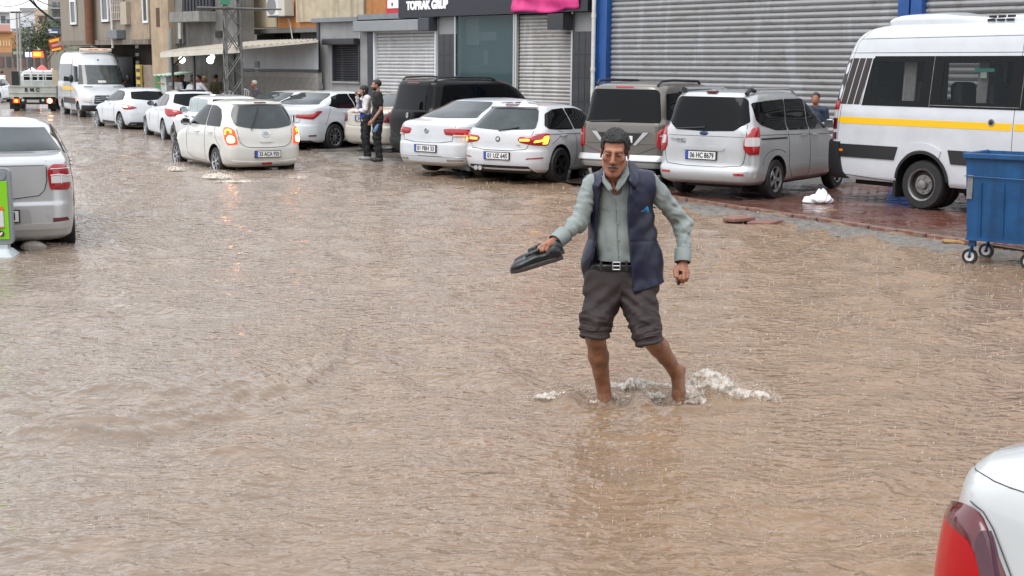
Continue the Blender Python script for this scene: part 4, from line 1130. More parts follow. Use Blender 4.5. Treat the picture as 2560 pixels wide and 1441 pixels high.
def line(sh, name, kind, pts, m_, par, r=0.005, rnd=1, closed=False, off=0.0, n=4):
    P = chaikin(list(pts), rnd, closed) if rnd else list(pts)
    P = dens(P, 0.06, closed)
    if closed: P.append(P[0])
    return MB().tube([sh.pt(kind, a, z) + sh.nrm(kind, a, z) * off for a, z in P], r, n).build(name, m_, par)

M_tyre = mat('tyre_rubber', (0.018, 0.018, 0.019), 0.55, var=0.3, scale=8)
M_rim = mat('alloy', (0.45, 0.46, 0.48), 0.25, metal=0.85)
M_dishshade = mat('rim_dish_shade', (.05, .048, .045), .6)  # dark ring painting shade into the rim dish so it looks deeper
M_rimk = mat('black_rim', (0.012, 0.012, 0.013), 0.3)
M_steel = mat('steel_rim', (0.26, 0.25, 0.24), 0.4, metal=0.6, var=0.4, scale=8)
M_ug = mat('underbody', (0.012, 0.011, 0.011), 0.7)
M_tint = mat('tinted_glass', (0.003, 0.004, 0.005), 0.02, spec=0.17)
M_glassg = mat('clear_glass', (0.035, 0.045, 0.048), 0.03, spec=0.5, var=0.5, scale=1.6)
M_gap = mat('panel_gap', (0.03, 0.03, 0.03), 0.6)
M_rub = mat('black_trim', (0.015, 0.015, 0.016), 0.45)
M_red = mat('tail_red', (0.33, 0.006, 0.010), 0.12, coat=0.6)
M_redd = mat('tail_dark_red', (0.10, 0.004, 0.008), 0.12, coat=0.6)
M_clear = mat('lamp_clear', (0.55, 0.53, 0.52), 0.15, coat=0.6)
M_onr = mat('lamp_lit_red', (0.9, 0.05, 0.02), 0.3, emit=(1, 0.05, 0.01), es=0.9)
M_onh = mat('lamp_lit_core', (1, 0.8, 0.5), 0.3, emit=(1, 0.62, 0.26), es=3.0)
M_ony = mat('lamp_lit_amber', (1, 0.6, 0.1), 0.3, emit=(1, 0.40, 0.02), es=1.6)
M_amb = mat('amber_lens', (0.75, 0.18, 0.01), 0.2)
M_chr = mat('chrome', (0.55, 0.56, 0.58), 0.12, metal=1.0)
M_plw = mat('plate_white', (0.72, 0.72, 0.72), 0.35); M_plb = mat('plate_blue', (0.02, 0.08, 0.45), 0.35); M_plk = mat('plate_ink', (0.012, 0.012, 0.02), 0.4)
def paint(name, col, metal=0.0, rough=0.28, dirt=0.10):
    return mat(name, col, rough, metal=metal, coat=0.8, var=dirt, scale=1.3)
P_white = paint('paint_white', (0.58, 0.59, 0.61))
P_pearl = paint('paint_pearl', (0.60, 0.59, 0.55))
P_cream = paint('paint_champagne', (0.47, 0.435, 0.37), 0.2)
P_silver = paint('paint_silver', (0.42, 0.43, 0.44), 0.55, 0.32)
P_silver2 = paint('paint_silver_light', (0.50, 0.51, 0.52), 0.45, 0.30)
P_taupe = paint('paint_taupe', (0.16, 0.145, 0.13), 0.5, 0.35)
P_black = mat('paint_black', (0.005, 0.005, 0.006), 0.15, spec=.25)
P_white2 = paint('paint_white_cool', (0.57, 0.60, 0.63))

def wheel(par, x, y, r, w, style='alloy5', sgn=1, steer=0.0, z=None):
    """tyre with a rim child; outer face looks to sgn*y"""
    rr = r * 0.66; prof = [(rr, -w / 2), (r * .93, -w / 2), (r * .985, -w * .40), (r, -w * .25), (r, w * .25), (r * .985, w * .40), (r * .93, w / 2), (rr, w / 2), (rr * .95, w * .3), (rr * .95, -w * .3), (rr, -w / 2)]
    t = MB().lathe(prof, 36, 'y', ends=False).build('wheel', M_tyre, par, smooth=True)
    t.location = (x, y, r if z is None else z); t.rotation_euler = (0, random.uniform(0, 1), steer + (PI if sgn < 0 else 0))
    mrim = {'alloy5': M_rim, 'alloy10': M_rim, 'black': M_rimk, 'steel': M_steel, 'cap': M_rim}[style]
    o = w / 2
    b = MB().lathe([(rr, o - .004), (rr * .99, o + .006), (rr * .90, o - 0.006), (rr * .88, o - .03)], 36, 'y', ends=False)
    if style == 'steel':
        b.lathe([(rr * .93, o - .03), (rr * .84, o - .10), (rr * .66, o - .085), (rr * .60, o - .05), (rr * .32, o - .05), (rr * .28, o - .0), (rr * .01, o + .01)], 30, 'y', ends=False)
        for k in range(6): a = k * PI / 3; b.lathe([(0.014, 0), (0.014, .022), (.001, .022)], 6, 'y', (math.cos(a) * rr * .47, o - .05, math.sin(a) * rr * .47))
    else:
        ns = {'alloy5': 5, 'alloy10': 10, 'black': 5, 'cap': 7}[style]; dbl = style in ('black',)
        for k in range(ns):
            for dsp in ((-0.13, 0.13) if dbl else (0,)):
                a = 2 * PI * k / ns; ws = rr * (0.17 if ns == 5 and not dbl else 0.065)
                if style == 'cap': ws = rr * .11
                c, s_ = math.cos(a + dsp), math.sin(a + dsp); c0, s0 = math.cos(a), math.sin(a)
                p0 = Vector((c0 * rr * .12, 0, s0 * rr * .12)); p1 = Vector((c * rr * .95, 0, s_ * rr * .95)); q = Vector((-s_, 0, c))
                V = [p0 - q * ws * .7 + Vector((0, o - .012, 0)), p0 + q * ws * .7 + Vector((0, o - .012, 0)), p1 + q * ws + Vector((0, o - .004, 0)), p1 - q * ws + Vector((0, o - .004, 0))]
                V2 = [v - Vector((0, .03, 0)) for v in V]
                b.add(V + V2, [(0, 1, 2, 3), (7, 6, 5, 4), (0, 4, 5, 1), (1, 5, 6, 2), (2, 6, 7, 3), (3, 7, 4, 0)])
        b.lathe([(rr * .2, o - .02), (rr * .2, o - .006), (rr * .05, o)], 16, 'y')
    ri = b.build('rim', mrim, t, smooth=True)
    if style == 'steel': MB().lathe([(rr * .88, o - .045), (rr * .84, o - .098), (rr * .68, o - .082), (rr * .64, o - .060)], 30, 'y', ends=False).build('rim_dish_shade', M_dishshade, ri)
    MB().lathe([(rr * .94, o - .03), (rr * .90, -w * .2), (.001, -w * .2)], 24, 'y', ends=False).build('brake_disc', M_ug, t)
    return t
def body(sh, par, m_, arches, name='body'):
    """arches: (x, r, side reach)"""
    o = link(name, sh.mesh(name, [m_, M_ug]), par)
    me = bpy.data.meshes.new('cut'); b = MB()
    for (x, zc, r, yi, yo) in arches:
        for sg in (1, -1):
            n = 28; V = []
            for y in (yi * sg, yo * sg): V += [(x + r * math.cos(2 * PI * k / n), y, zc + r * math.sin(2 * PI * k / n)) for k in range(n)]
            b.add(V, [tuple(range(n)), tuple(range(n, 2 * n))[::-1]] + [(i, i + n, (i + 1) % n + n, (i + 1) % n) for i in range(n)])
    cm = b.mesh('cut', [M_ug]); cut = bpy.data.objects.new('cut', cm); C.objects.link(cut)
    cut.parent = par
    md = o.modifiers.new('b', 'BOOLEAN'); md.object = cut; md.operation = 'DIFFERENCE'; md.solver = 'EXACT'; md.material_mode = 'TRANSFER'
    bpy.context.view_layer.update()
    dg = bpy.context.evaluated_depsgraph_get(); nm = bpy.data.meshes.new_from_object(o.evaluated_get(dg))
    o.modifiers.clear(); o.data = nm; bpy.data.objects.remove(cut)
    nm.polygons.foreach_set('use_smooth', [True] * len(nm.polygons)); nm.set_sharp_from_angle(angle=math.radians(42))
    return o
def plate(par, sh, kind, a, z, txt, w=0.52, h=0.115, blue=True, tilt=0.0, frame=M_rub, m_=M_plw):
    p = sh.pt(kind, a, z); n = sh.nrm(kind, a, z); n.z = tilt; n.normalize()
    zz = Vector((0, 0, 1)); xx = zz.cross(n).normalized(); zz = n.cross(xx)
    M4 = Matrix.Identity(4)
    for i in range(3): M4[i][0] = xx[i]; M4[i][1] = zz[i]; M4[i][2] = n[i]; M4[i][3] = (p + n * 0.02)[i]
    o = MB().box(-w / 2 - .014, w / 2 + .014, -h / 2 - .014, h / 2 + .012, -0.03, 0).build('number_plate', frame, par); o.matrix_basis = M4
    MB().box(-w / 2, w / 2, -h / 2, h / 2, 0.001, 0.004).build('plate_face', m_, o)
    if blue: MB().box(-w / 2, -w / 2 + .045, -h / 2, h / 2, 0.0045, 0.006).build('plate_band', M_plb, o)
    if txt:
        tm = text_mesh(txt, h * 0.98, 0.001, 0.0022); wd = max(v.co.x for v in tm.vertices) - min(v.co.x for v in tm.vertices)
        fx = (w - (.10 if blue else .05)) / wd
        text('plate_characters', txt, h * 0.98, M_plk, o, Matrix.Translation((0.022 if blue else 0, -0.002, 0.0062)) @ Matrix.Scale(fx, 4, (1, 0, 0)), 0.001, 0.0022)
    return o
def mirror(par, sh, x, z, m_, s=1.0, sides=(1, -1)):
    for sg in sides:
        p = sh.side(x, z, sg)
        o = MB().ball((0, 0, 0), 1, 12, (0.055 * s, 0.10 * s, 0.075 * s)).build('wing_mirror', m_, par, smooth=True)
        o.location = p + Vector((0.0, sg * 0.10 * s, 0.06 * s))
        MB().box(-0.062 * s, -0.050 * s, -0.075 * s, 0.075 * s, -0.055 * s, 0.055 * s).build('mirror_glass', M_chr, o)
        MB().tube([(0, -sg * .03, -.04 * s), (0.0, -sg * 0.11 * s, -0.05 * s)], 0.022 * s, 6).build('stalk', M_rub, o)
def handle(par, sh, x, z, m_, sg):
    p = sh.side(x, z, sg); o = MB().tube([(-0.09, sg * 0.005, 0), (-0.06, sg * 0.032, 0.004), (0.06, sg * 0.032, 0.004), (0.09, sg * 0.005, 0)], 0.015, 6).build('door_handle', m_, par, smooth=True); o.location = p
def place(t, z, wb, track, rear_px, uf, side=1, toward=False, yaw=None, turn=0.0):
    """stand a vehicle on height z: rear wheel of one side at the measured spot, front wheel of that side in image column uf"""
    a = G(*rear_px, z)
    if yaw is None:
        p0, p1 = G(uf, 300, z), G(uf, 700, z); d = (p0 - p1).normalized(); w = p0 - a
        B = w.dot(d); Cc = w.dot(w) - wb * wb; q = math.sqrt(max(B * B - Cc, 0))
        ks = sorted([(p0 + d * (-B + q)), (p0 + d * (-B - q))], key=lambda p: p.y)
        b = ks[0] if toward else ks[1]; yaw = math.atan2(b.y - a.y, b.x - a.x)
    yaw += turn
    c, s_ = math.cos(yaw), math.sin(yaw)
    t.location = (a.x + s_ * track * side, a.y - c * track * side, z)
    t.rotation_euler = (0, 0, yaw); return t
def vehicle(label, cat='car', name='parked_car', group=None): return thing(name, label, cat, group=group)
def wiper(par, sh, a0, z0, a1, z1, kind='rear'):
    line(sh, 'wiper', kind, [(a0, z0), ((a0 + a1) / 2, (z0 + z1) / 2), (a1, z1)], M_rub, par, 0.012, 0, off=0.022)

# ---------------------------------------------------------------- white city hatchback driving through the flood
def micra():
    t = vehicle('pearl white small hatchback with lit tail lamps driving through the flood', 'car', 'moving_car')
    rear = [(0.20, -0.60), (0.26, -0.70), (0.42, -0.745), (0.55, -0.75), (0.66, -0.735), (0.80, -0.72), (0.98, -0.67), (1.12, -0.60), (1.30, -0.49), (1.42, -0.42), (1.465, -0.40), (1.49, -0.15), (1.505, 0.15), (1.515, 0.45)]
    front = [(0.20, 3.00), (0.30, 3.07), (0.5, 3.10), (0.65, 3.05), (0.74, 2.98), (0.82, 2.80), (0.90, 2.45), (0.97, 2.2), (1.03, 2.02), (1.2, 1.72), (1.38, 1.38), (1.45, 1.18), (1.49, .98), (1.515, .75)]
    width = [(0.20, .72), (0.27, .80), (0.45, .832), (0.62, .832), (0.80, .825), (0.95, .80), (1.0, .785), (1.2, .72), (1.38, .64), (1.45, .58), (1.49, .46), (1.515, .30)]
    sh = Shell(rear, front, width, 0.20, 1.515, rr=[(0.2, .22), (0.9, .24), (1.4, .26), (1.5, .25)], rf=[(0.2, .5), (0.9, .55), (1.0, .38), (1.5, .3)], br=0.07, bf=.14, taper=.05)
    body(sh, t, P_pearl, [(0, .30, .345, .48, 1.0), (2.45, .30, .345, .48, 1.0)])
    for x in (0, 2.45):
        for sg in (1, -1): wheel(t, x, sg * .715, .288, .17, 'cap', sg)
    panel(sh, 'rear_window', 'rear', [(-.60, 1.02), (-.615, 1.20), (-.52, 1.40), (0, 1.425), (.52, 1.40), (.615, 1.20), (.60, 1.02), (.30, .965), (0, .955), (-.30, .965)], M_glassg, t, rnd=2)
    panel(sh, 'spoiler', 'rear', [(-.53, 1.412), (-.45, 1.452), (0, 1.462), (.45, 1.452), (.53, 1.412), (0, 1.43)], P_pearl, t, off=.035, rnd=1, rim=.05)
    panel(sh, 'brake_light_strip', 'rear', [(-.12, 1.442), (.12, 1.442), (.12, 1.455), (-.12, 1.455)], M_redd, t, off=.04, rnd=0)
    wiper(t, sh, 0.05, 1.36, .29, .93)
    for sg in (1, -1):
        k = 'left' if sg > 0 else 'right'
        l = panel(sh, 'tail_light', 'wrap', [(sg * .58, .66), (sg * .60, .80), (sg * .62, .93), (sg * .70, .985), (sg * .84, .985), (sg * .885, .93), (sg * .87, .78), (sg * .80, .64)], M_onr, t, off=.008, rnd=1, dome=.02, step=.04)
        panel(sh, 'lit_bulb', 'wrap', [(sg * .63, .69), (sg * .64, .80), (sg * .72, .84), (sg * .79, .78), (sg * .77, .68)], M_onh, l, off=.034, rnd=2, step=.04)
        panel(sh, 'lit_band', 'wrap', [(sg * .68, .865), (sg * .68, .945), (sg * .81, .95), (sg * .84, .84), (sg * .80, .84), (sg * .785, .92), (sg * .71, .915), (sg * .71, .865)], M_ony, l, off=.034, rnd=1, step=.03)
        panel(sh, 'side_window', k, [(-.24, .99), (-.21, 1.17), (-.04, 1.33), (.20, 1.385), (.52, 1.40), (.50, .99)], M_tint, t, rnd=1)
        panel(sh, 'side_window', k, [(.56, .99), (.57, 1.40), (.90, 1.395), (1.25, 1.26), (1.62, 1.03), (1.62, 1.00)], M_tint, t, rnd=1)
        line(sh, 'panel_gap', k, [(-.30, .50), (-.28, .62), (-.12, .70), (.0, .90), (.02, .985)], M_gap, t)
        line(sh, 'panel_gap', k, [(.53, .98), (.53, .60), (.50, .30)], M_gap, t)
        line(sh, 'panel_gap', k, [(1.62, .99), (1.66, .62), (1.55, .30), (.50, .28)], M_gap, t)
        handle(t, sh, .20, .86, P_pearl, sg); handle(t, sh, .98, .85, P_pearl, sg)
        panel(sh, 'headlight', 'front', [(sg * .40, .66), (sg * .44, .80), (sg * .66, .84), (sg * .70, .72)], M_clear, t, rnd=1, dome=.02)
    mirror(t, sh, 1.52, .97, M_rub)
    line(sh, 'tailgate_gap', 'rear', [(-.575, .95), (-.55, .72), (-.46, .62), (-.3, .59), (.3, .59), (.46, .62), (.55, .72), (.575, .95)], M_gap, t, r=.006)
    panel(sh, 'tailgate_handle', 'rear', [(-.13, .69), (-.13, .73), (.13, .73), (.13, .69)], P_pearl, t, off=.018, rnd=2, step=.03)
    plate(t, sh, 'rear', -0.02, .46, '33 ACA 920')
    panel(sh, 'bumper_strip', 'wrap', [(-.72, .345), (-.3, .315), (.3, .315), (.72, .345), (.66, .30), (0, .275), (-.66, .30)], P_pearl, t, off=.02, rnd=1, dome=.01)
    panel(sh, 'fog_light', 'rear', [(-.11, .26), (-.11, .30), (.11, .30), (.09, .26)], M_red, t, off=.028, rnd=0)
    rg = MB().lathe([(.062, 0), (.066, .006), (.056, .012), (.05, .006), (.05, 0)], 20, 'x').box(0, .012, -.085, .085, -.012, .012).build('badge', M_chr, t); p = sh.rear(0, .86); rg.location = p + Vector((-.012, 0, 0)); rg.rotation_euler = (0, .25, 0)
    MB().box(-.4, 1.6, -.5, .5, .16, .24).tube([(-.6, -.25, .22), (-.3, -.25, .2)], .04, 8).build('underbody', M_ug, t)
    place(t, -0.13, 2.45, .82, (537, 440), 439, 1)
    return t
micra()
# ---------------------------------------------------------------- generic shells
def sedan_shell(ro, wb, fo, W, H, deck=1.02, hood=.93, r0=.45, r1=1.05, w1=1.75, w0=2.25, roofw=.58, z0=.2, rr=.26):
    F_ = wb + fo
    rear = [(z0, -ro + .16), (z0 + .06, -ro + .05), (.45, -ro), (.62, -ro + .005), (.64, -ro + .02), (.82, -ro + .03), (deck - .08, -ro + .04), (deck - .03, -ro + .07), (deck - .005, -ro + .16), (deck + .025, -ro + .42), (deck + .05, -ro + r0 + .12), (deck + .12, -ro + r0 + .26), (H - .12, -ro + r1 - .08), (H - .06, -ro + r1 + .06), (H - .025, -ro + r1 + .28), (H, -ro + r1 + .62)]
    front = [(z0, F_ - .12), (z0 + .08, F_ - .02), (.5, F_), (.66, F_ - .04), (.74, F_ - .14), (.83, F_ - .45), (hood, w0 + .08), (hood + .05, w0 - .02), (hood + .2, w0 - .27), (H - .12, w1 + .14), (H - .06, w1), (H - .025, w1 - .2), (H, w1 - .5)]
    width = [(z0, W - .10), (z0 + .07, W - .03), (.5, W), (.7, W - .002), (.88, W - .025), (deck - .04, W - .06), (deck, W - .085), (deck + .05, W - .105), (H - .14, roofw + .06), (H - .06, roofw), (H - .025, roofw - .10), (H, roofw - .28)]
    return Shell(rear, front, width, z0, H, rr=[(z0, rr), (deck - .1, rr), (deck + .02, .32), (H, .26)], rf=[(z0, .42), (.8, .5), (hood + .1, .3), (H, .3)], br=.09, bf=.14, taper=.045)
def hatch_shell(ro, wb, fo, W, H, rearp, hood=.95, w1=1.2, w0=2.1, roofw=.6, z0=.2, belt=.98, rr=.24, br=.07):
    F_ = wb + fo
    front = [(z0, F_ - .12), (z0 + .08, F_ - .02), (.5, F_), (.66, F_ - .04), (.75, F_ - .14), (.84, F_ - .42), (hood, w0 + .08), (hood + .05, w0 - .02), (hood + .2, w0 - .27), (H - .12, w1 + .2), (H - .06, w1), (H - .025, w1 - .2), (H, w1 - .5)]
    width = [(z0, W - .10), (z0 + .07, W - .03), (.5, W), (.7, W - .002), (belt - .06, W - .04), (belt, W - .065), (belt + .04, W - .085), (H - .14, roofw + .06), (H - .06, roofw), (H - .025, roofw - .10), (H, roofw - .28)]
    return Shell(rearp, front, width, z0, H, rr=[(z0, rr), (1.0, rr), (H, .24)], rf=[(z0, .42), (.8, .5), (hood + .1, .3), (H, .3)], br=br, bf=.14, taper=.04)
def wheels4(t, wb, tr, r, w, style, steer=0.0, arch=.045):
    for x in (0, wb):
        for sg in (1, -1): wheel(t, x, sg * tr, r, w, style, sg, steer if x else 0)
    MB().box(-.45, wb + .3, -tr + .25, tr - .25, .17, .26).build('underbody', M_ug, t)
def arches(wb, r, yi=.5, yo=1.1, k=.05): return [(0, r + .01, r + k, yi, yo), (wb, r + .01, r + k, yi, yo)]
def side_bits(t, sh, wins, gaps=(), handles=(), hp=None, m_=None, sides=(1, -1), rnd=1):
    for sg in sides:
        k = 'left' if sg > 0 else 'right'
        for w in wins: panel(sh, 'side_window', k, w, m_ or M_tint, t, rnd=rnd)
        for g in gaps: line(sh, 'panel_gap', k, g, M_gap, t)
        for (x, z) in handles: handle(t, sh, x, z, hp, sg)
def anchor(t, z, yawr, loc, px):
    """turn the vehicle yawr degrees right of straight ahead and bring its local point loc to the measured spot px"""
    yaw = math.radians(90 - yawr); p = G(px[0], px[1], z + loc[2]); c, s_ = math.cos(yaw), math.sin(yaw)
    t.location = (p.x - (loc[0] * c - loc[1] * s_), p.y - (loc[0] * s_ + loc[1] * c), z); t.rotation_euler = (0, 0, yaw)
def ring_badge(t, sh, z, r=.055, kind='rear', y=0, m_=None, core=None):
    p = sh.pt(kind, y, z); n = sh.nrm(kind, y, z)
    b = MB().lathe([(r, 0), (r * 1.05, .006), (r * .8, .012), (r * .74, .006), (r * .74, 0)], 22, 'x').build('badge', m_ or M_chr, t, smooth=True)
    b.rotation_euler = n.to_track_quat('X', 'Z').to_euler(); b.location = p + n * .004
    return b

# ---------------------------------------------------------------- white compact hatch with amber lit lamps
def bmw():
    t = vehicle('white sporty hatchback with black wheels and glowing red amber tail lamps')
    ro, wb, fo, W, H = .80, 2.69, .77, .882, 1.42
    rp = [(.2, -.66), (.27, -.76), (.42, -.80), (.60, -.795), (.62, -.775), (.80, -.765), (.90, -.75), (.98, -.70), (1.02, -.65), (1.15, -.52), (1.30, -.36), (1.335, -.32), (1.365, -.30), (1.385, -.22), (1.40, .0), (1.42, .4)]
    sh = hatch_shell(ro, wb, fo, W, H, rp, hood=.92, w1=1.35, w0=2.05, roofw=.56, belt=.95, rr=.28, br=.10)
    body(sh, t, P_white, arches(wb, .325))
    wheels4(t, wb, .775, .322, .21, 'black')
    panel(sh, 'rear_window', 'rear', [(-.66, .985), (-.60, 1.15), (-.50, 1.325), (0, 1.345), (.50, 1.325), (.60, 1.15), (.66, .985), (0, .955)], M_glassg, t, rnd=1)
    for sx in (-.30, -.16): panel(sh, 'window_sticker', 'rear', [(sx, 1.03), (sx, 1.11), (sx + .09, 1.11), (sx + .09, 1.03)], M_clear, t, off=.006, rnd=0, step=.04)
    panel(sh, 'spoiler', 'rear', [(-.49, 1.335), (-.44, 1.372), (0, 1.39), (.44, 1.372), (.49, 1.335), (0, 1.352)], P_white, t, off=.04, rnd=1, rim=.06)
    panel(sh, 'brake_light_strip', 'rear', [(-.13, 1.365), (.13, 1.365), (.13, 1.38), (-.13, 1.38)], M_redd, t, off=.046, rnd=0)
    wiper(t, sh, .0, .94, -.38, 1.0)
    for sg in (1, -1):
        k = 'left' if sg > 0 else 'right'
        l = panel(sh, 'tail_light', 'wrap', [(sg * .40, .80), (sg * .46, .745), (sg * .74, .70), (sg * .98, .70), (sg * 1.06, .80), (sg * 1.03, .905), (sg * .86, .915), (sg * .66, .86), (sg * .44, .85)], M_red, t, off=.008, rnd=1, dome=.015, step=.04)
        panel(sh, 'lit_band', 'wrap', [(sg * .45, .775), (sg * .45, .81), (sg * .62, .815), (sg * .64, .775)], M_ony, l, off=.027, rnd=1, step=.03)
        panel(sh, 'lit_band', 'wrap', [(sg * .70, .745), (sg * .72, .785), (sg * .86, .80), (sg * .90, .86), (sg * 1.0, .87), (sg * 1.0, .80), (sg * .96, .72), (sg * .85, .725), (sg * .91, .765), (sg * .84, .765)], M_ony, l, off=.027, rnd=1, step=.03)
        panel(sh, 'reflector', 'wrap', [(sg * .58, .455), (sg * .60, .475), (sg * .90, .495), (sg * .92, .475)], M_red, t, off=.008, rnd=0)
    side_bits(t, sh, [[(-.30, .985), (-.36, 1.04), (-.16, 1.25), (.12, 1.32), (.52, 1.335), (.54, .96), (.0, .965)], [(.58, .96), (.56, 1.335), (.95, 1.33), (1.5, 1.20), (1.86, .96)]],
              [[(-.28, .72), (.2, .92), (.0, .94)], [(.56, .95), (.58, .55), (.5, .25)], [(-.62, .90), (.5, .88), (2.2, .84)]], [(.14, .86), (1.05, .85)], P_white)
    mirror(t, sh, 1.75, .93, P_white)
    line(sh, 'tailgate_gap', 'rear', [(-.66, .95), (-.62, .72), (-.55, .60), (.55, .60), (.62, .72), (.66, .95)], M_gap, t, r=.006)
    b = ring_badge(t, sh, .80, .045, m_=M_rub); MB().lathe([(.03, 0), (.03, .008), (.001, .009)], 14, 'x').build('badge_core', M_clear, b)
    text('badge_letters', '118i', .05, M_chr, t, Matrix.Translation(sh.rear(-.42, .70) + Vector((-.012, 0, 0))) @ Matrix.Rotation(-PI / 2, 4, 'Z') @ Matrix.Rotation(PI / 2, 4, 'X'), .002)
    plate(t, sh, 'rear', .0, .50, '01 UZ 645')
    panel(sh, 'diffuser', 'wrap', [(-.72, .205), (-.62, .33), (.62, .33), (.72, .205)], M_rub, t, off=.006, rnd=0)
    MB().lathe([(.035, -.03), (.042, -.03), (.042, .06), (.035, .06), (.03, 0)], 18, 'x', (-.775, .45, .27)).lathe([(.035, -.03), (.042, -.03), (.042, .06), (.035, .06), (.03, 0)], 18, 'x', (-.775, .36, .27)).build('exhaust', M_chr, t, smooth=True)
    MB().lathe([(.10, 0), (.03, .06), (.01, .06)], 10).build('roof_aerial', P_white, t, smooth=True).location = (.15, 0, 1.41)
    anchor(t, .0, 32, (0, -.86, 0), (1400, 458)); return t
bmw()

# ---------------------------------------------------------------- white saloon left of it
def passat():
    t = vehicle('white saloon with slim red tail lamps parked between the black van and the sporty hatchback')
    ro, wb, fo, W, H = 1.12, 2.79, .86, .915, 1.45
    sh = sedan_shell(ro, wb, fo, W, H, deck=1.04, hood=.95, r0=.36, r1=1.16, w1=1.85, w0=2.5, roofw=.57, rr=.26)
    body(sh, t, P_white2, arches(wb, .335)); wheels4(t, wb, .80, .33, .215, 'alloy10')
    panel(sh, 'rear_window', 'rear', [(-.70, 1.10), (-.52, 1.385), (0, 1.395), (.52, 1.385), (.70, 1.10), (0, 1.085)], M_glassg, t, rnd=1)
    for sg in (1, -1):
        l = panel(sh, 'tail_light', 'wrap', [(sg * .40, .90), (sg * .44, .80), (sg * .80, .765), (sg * 1.10, .765), (sg * 1.04, .86), (sg * .92, .905), (sg * .60, .915)], M_red, t, off=.008, dome=.012, step=.04)
        panel(sh, 'reverse_lens', 'wrap', [(sg * .62, .775), (sg * .64, .80), (sg * 1.0, .79), (sg * 1.04, .77)], M_clear, l, off=.024, rnd=0, step=.04)
        panel(sh, 'exhaust_trim', 'wrap', [(sg * .48, .30), (sg * .50, .34), (sg * .82, .345), (sg * .84, .31)], M_chr, t, off=.008, rnd=0)
    side_bits(t, sh, [[(-.02, 1.08), (-.10, 1.12), (.12, 1.30), (.45, 1.37), (.80, 1.375), (.82, 1.01), (.3, 1.03)], [(.87, 1.01), (.85, 1.375), (1.3, 1.37), (1.9, 1.24), (2.3, 1.0)]],
              [[(-.98, .93), (0, .93), (1, .90), (2.6, .86)], [(.84, 1.0), (.86, .6), (.75, .25)], [(-.45, .62), (-.25, .85), (0, 1.04)]], [(.42, .95), (1.45, .93)], P_white2)
    mirror(t, sh, 2.1, .98, P_white2)
    line(sh, 'boot_gap', 'rear', [(-.66, 1.0), (-.62, .80), (-.60, .64), (.60, .64), (.62, .80), (.66, 1.0)], M_gap, t, r=.006)
    ring_badge(t, sh, .865, .052)
    line(sh, 'bumper_seam', 'wrap', [(-1.2, .37), (-.6, .385), (.6, .385), (1.2, .37)], M_chr, t, r=.008)
    panel(sh, 'lower_bumper', 'wrap', [(-.95, .205), (-.85, .28), (.85, .28), (.95, .205)], P_cream, t, off=.006, rnd=0)
    plate(t, sh, 'rear', 0, .53, '01 FBH 33')
    anchor(t, .02, 38, (-1.08, -.86, .30), (1154, 407)); return t
passat()

# ---------------------------------------------------------------- black van
def black_van():
    t = vehicle('black people carrier with dark glass and roof rails parked behind the white saloon', 'van', 'parked_van')
    ro, wb, fo, W, H = .86, 2.68, .86, .895, 1.80
    rp = [(.22, -.74), (.28, -.82), (.42, -.86), (.75, -.855), (1.05, -.845), (1.12, -.82), (1.55, -.72), (1.68, -.69), (1.73, -.66), (1.76, -.58), (1.78, -.4), (1.80, .1)]
    sh = hatch_shell(ro, wb, fo, W, H, rp, hood=1.08, w1=1.5, w0=2.55, roofw=.70, belt=1.12, rr=.20, br=.05)
    body(sh, t, P_black, arches(wb, .325)); wheels4(t, wb, .78, .32, .20, 'alloy10')
    panel(sh, 'rear_window', 'rear', [(-.70, 1.12), (-.64, 1.64), (.64, 1.64), (.70, 1.12)], M_tint, t, rnd=1)
    panel(sh, 'brake_light_strip', 'rear', [(-.22, 1.68), (.22, 1.68), (.22, 1.71), (-.22, 1.71)], M_redd, t, rnd=0)
    side_bits(t, sh, [[(-.66, 1.16), (-.58, 1.62), (.42, 1.66), (.44, 1.14)], [(.48, 1.14), (.46, 1.66), (1.30, 1.66), (1.30, 1.12)], [(1.35, 1.12), (1.35, 1.65), (1.75, 1.58), (2.2, 1.3), (2.3, 1.12)]], [[(.45, 1.1), (.45, .3)], [(1.32, 1.1), (1.32, .3)]], [(1.1, 1.0), (1.5, 1.0)], M_rub)
    for sg in (1, -1):
        panel(sh, 'tail_light', 'wrap', [(sg * .78, .72), (sg * .78, 1.12), (sg * .96, 1.12), (sg * .96, .72)], M_redd, t, off=.01, dome=.01)
        MB().tube([(-.55, sg * .60, 1.74), (-.45, sg * .62, 1.81), (.1, sg * .63, 1.825), (1.0, sg * .62, 1.81), (1.15, sg * .60, 1.75)], .022, 6).build('roof_rail', M_rub, t, smooth=True)
    ring_badge(t, sh, .98, .06)
    line(sh, 'tailgate_gap', 'rear', [(-.72, 1.10), (-.72, .5), (.72, .5), (.72, 1.10)], M_gap, t, r=.006)
    panel(sh, 'bumper', 'wrap', [(-1.1, .24), (-1.1, .48), (1.1, .48), (1.1, .24)], M_rub, t, off=.02, rnd=0)
    anchor(t, .03, 50, (-.78, -.85, 1.12), (1083, 276)); return t
black_van()

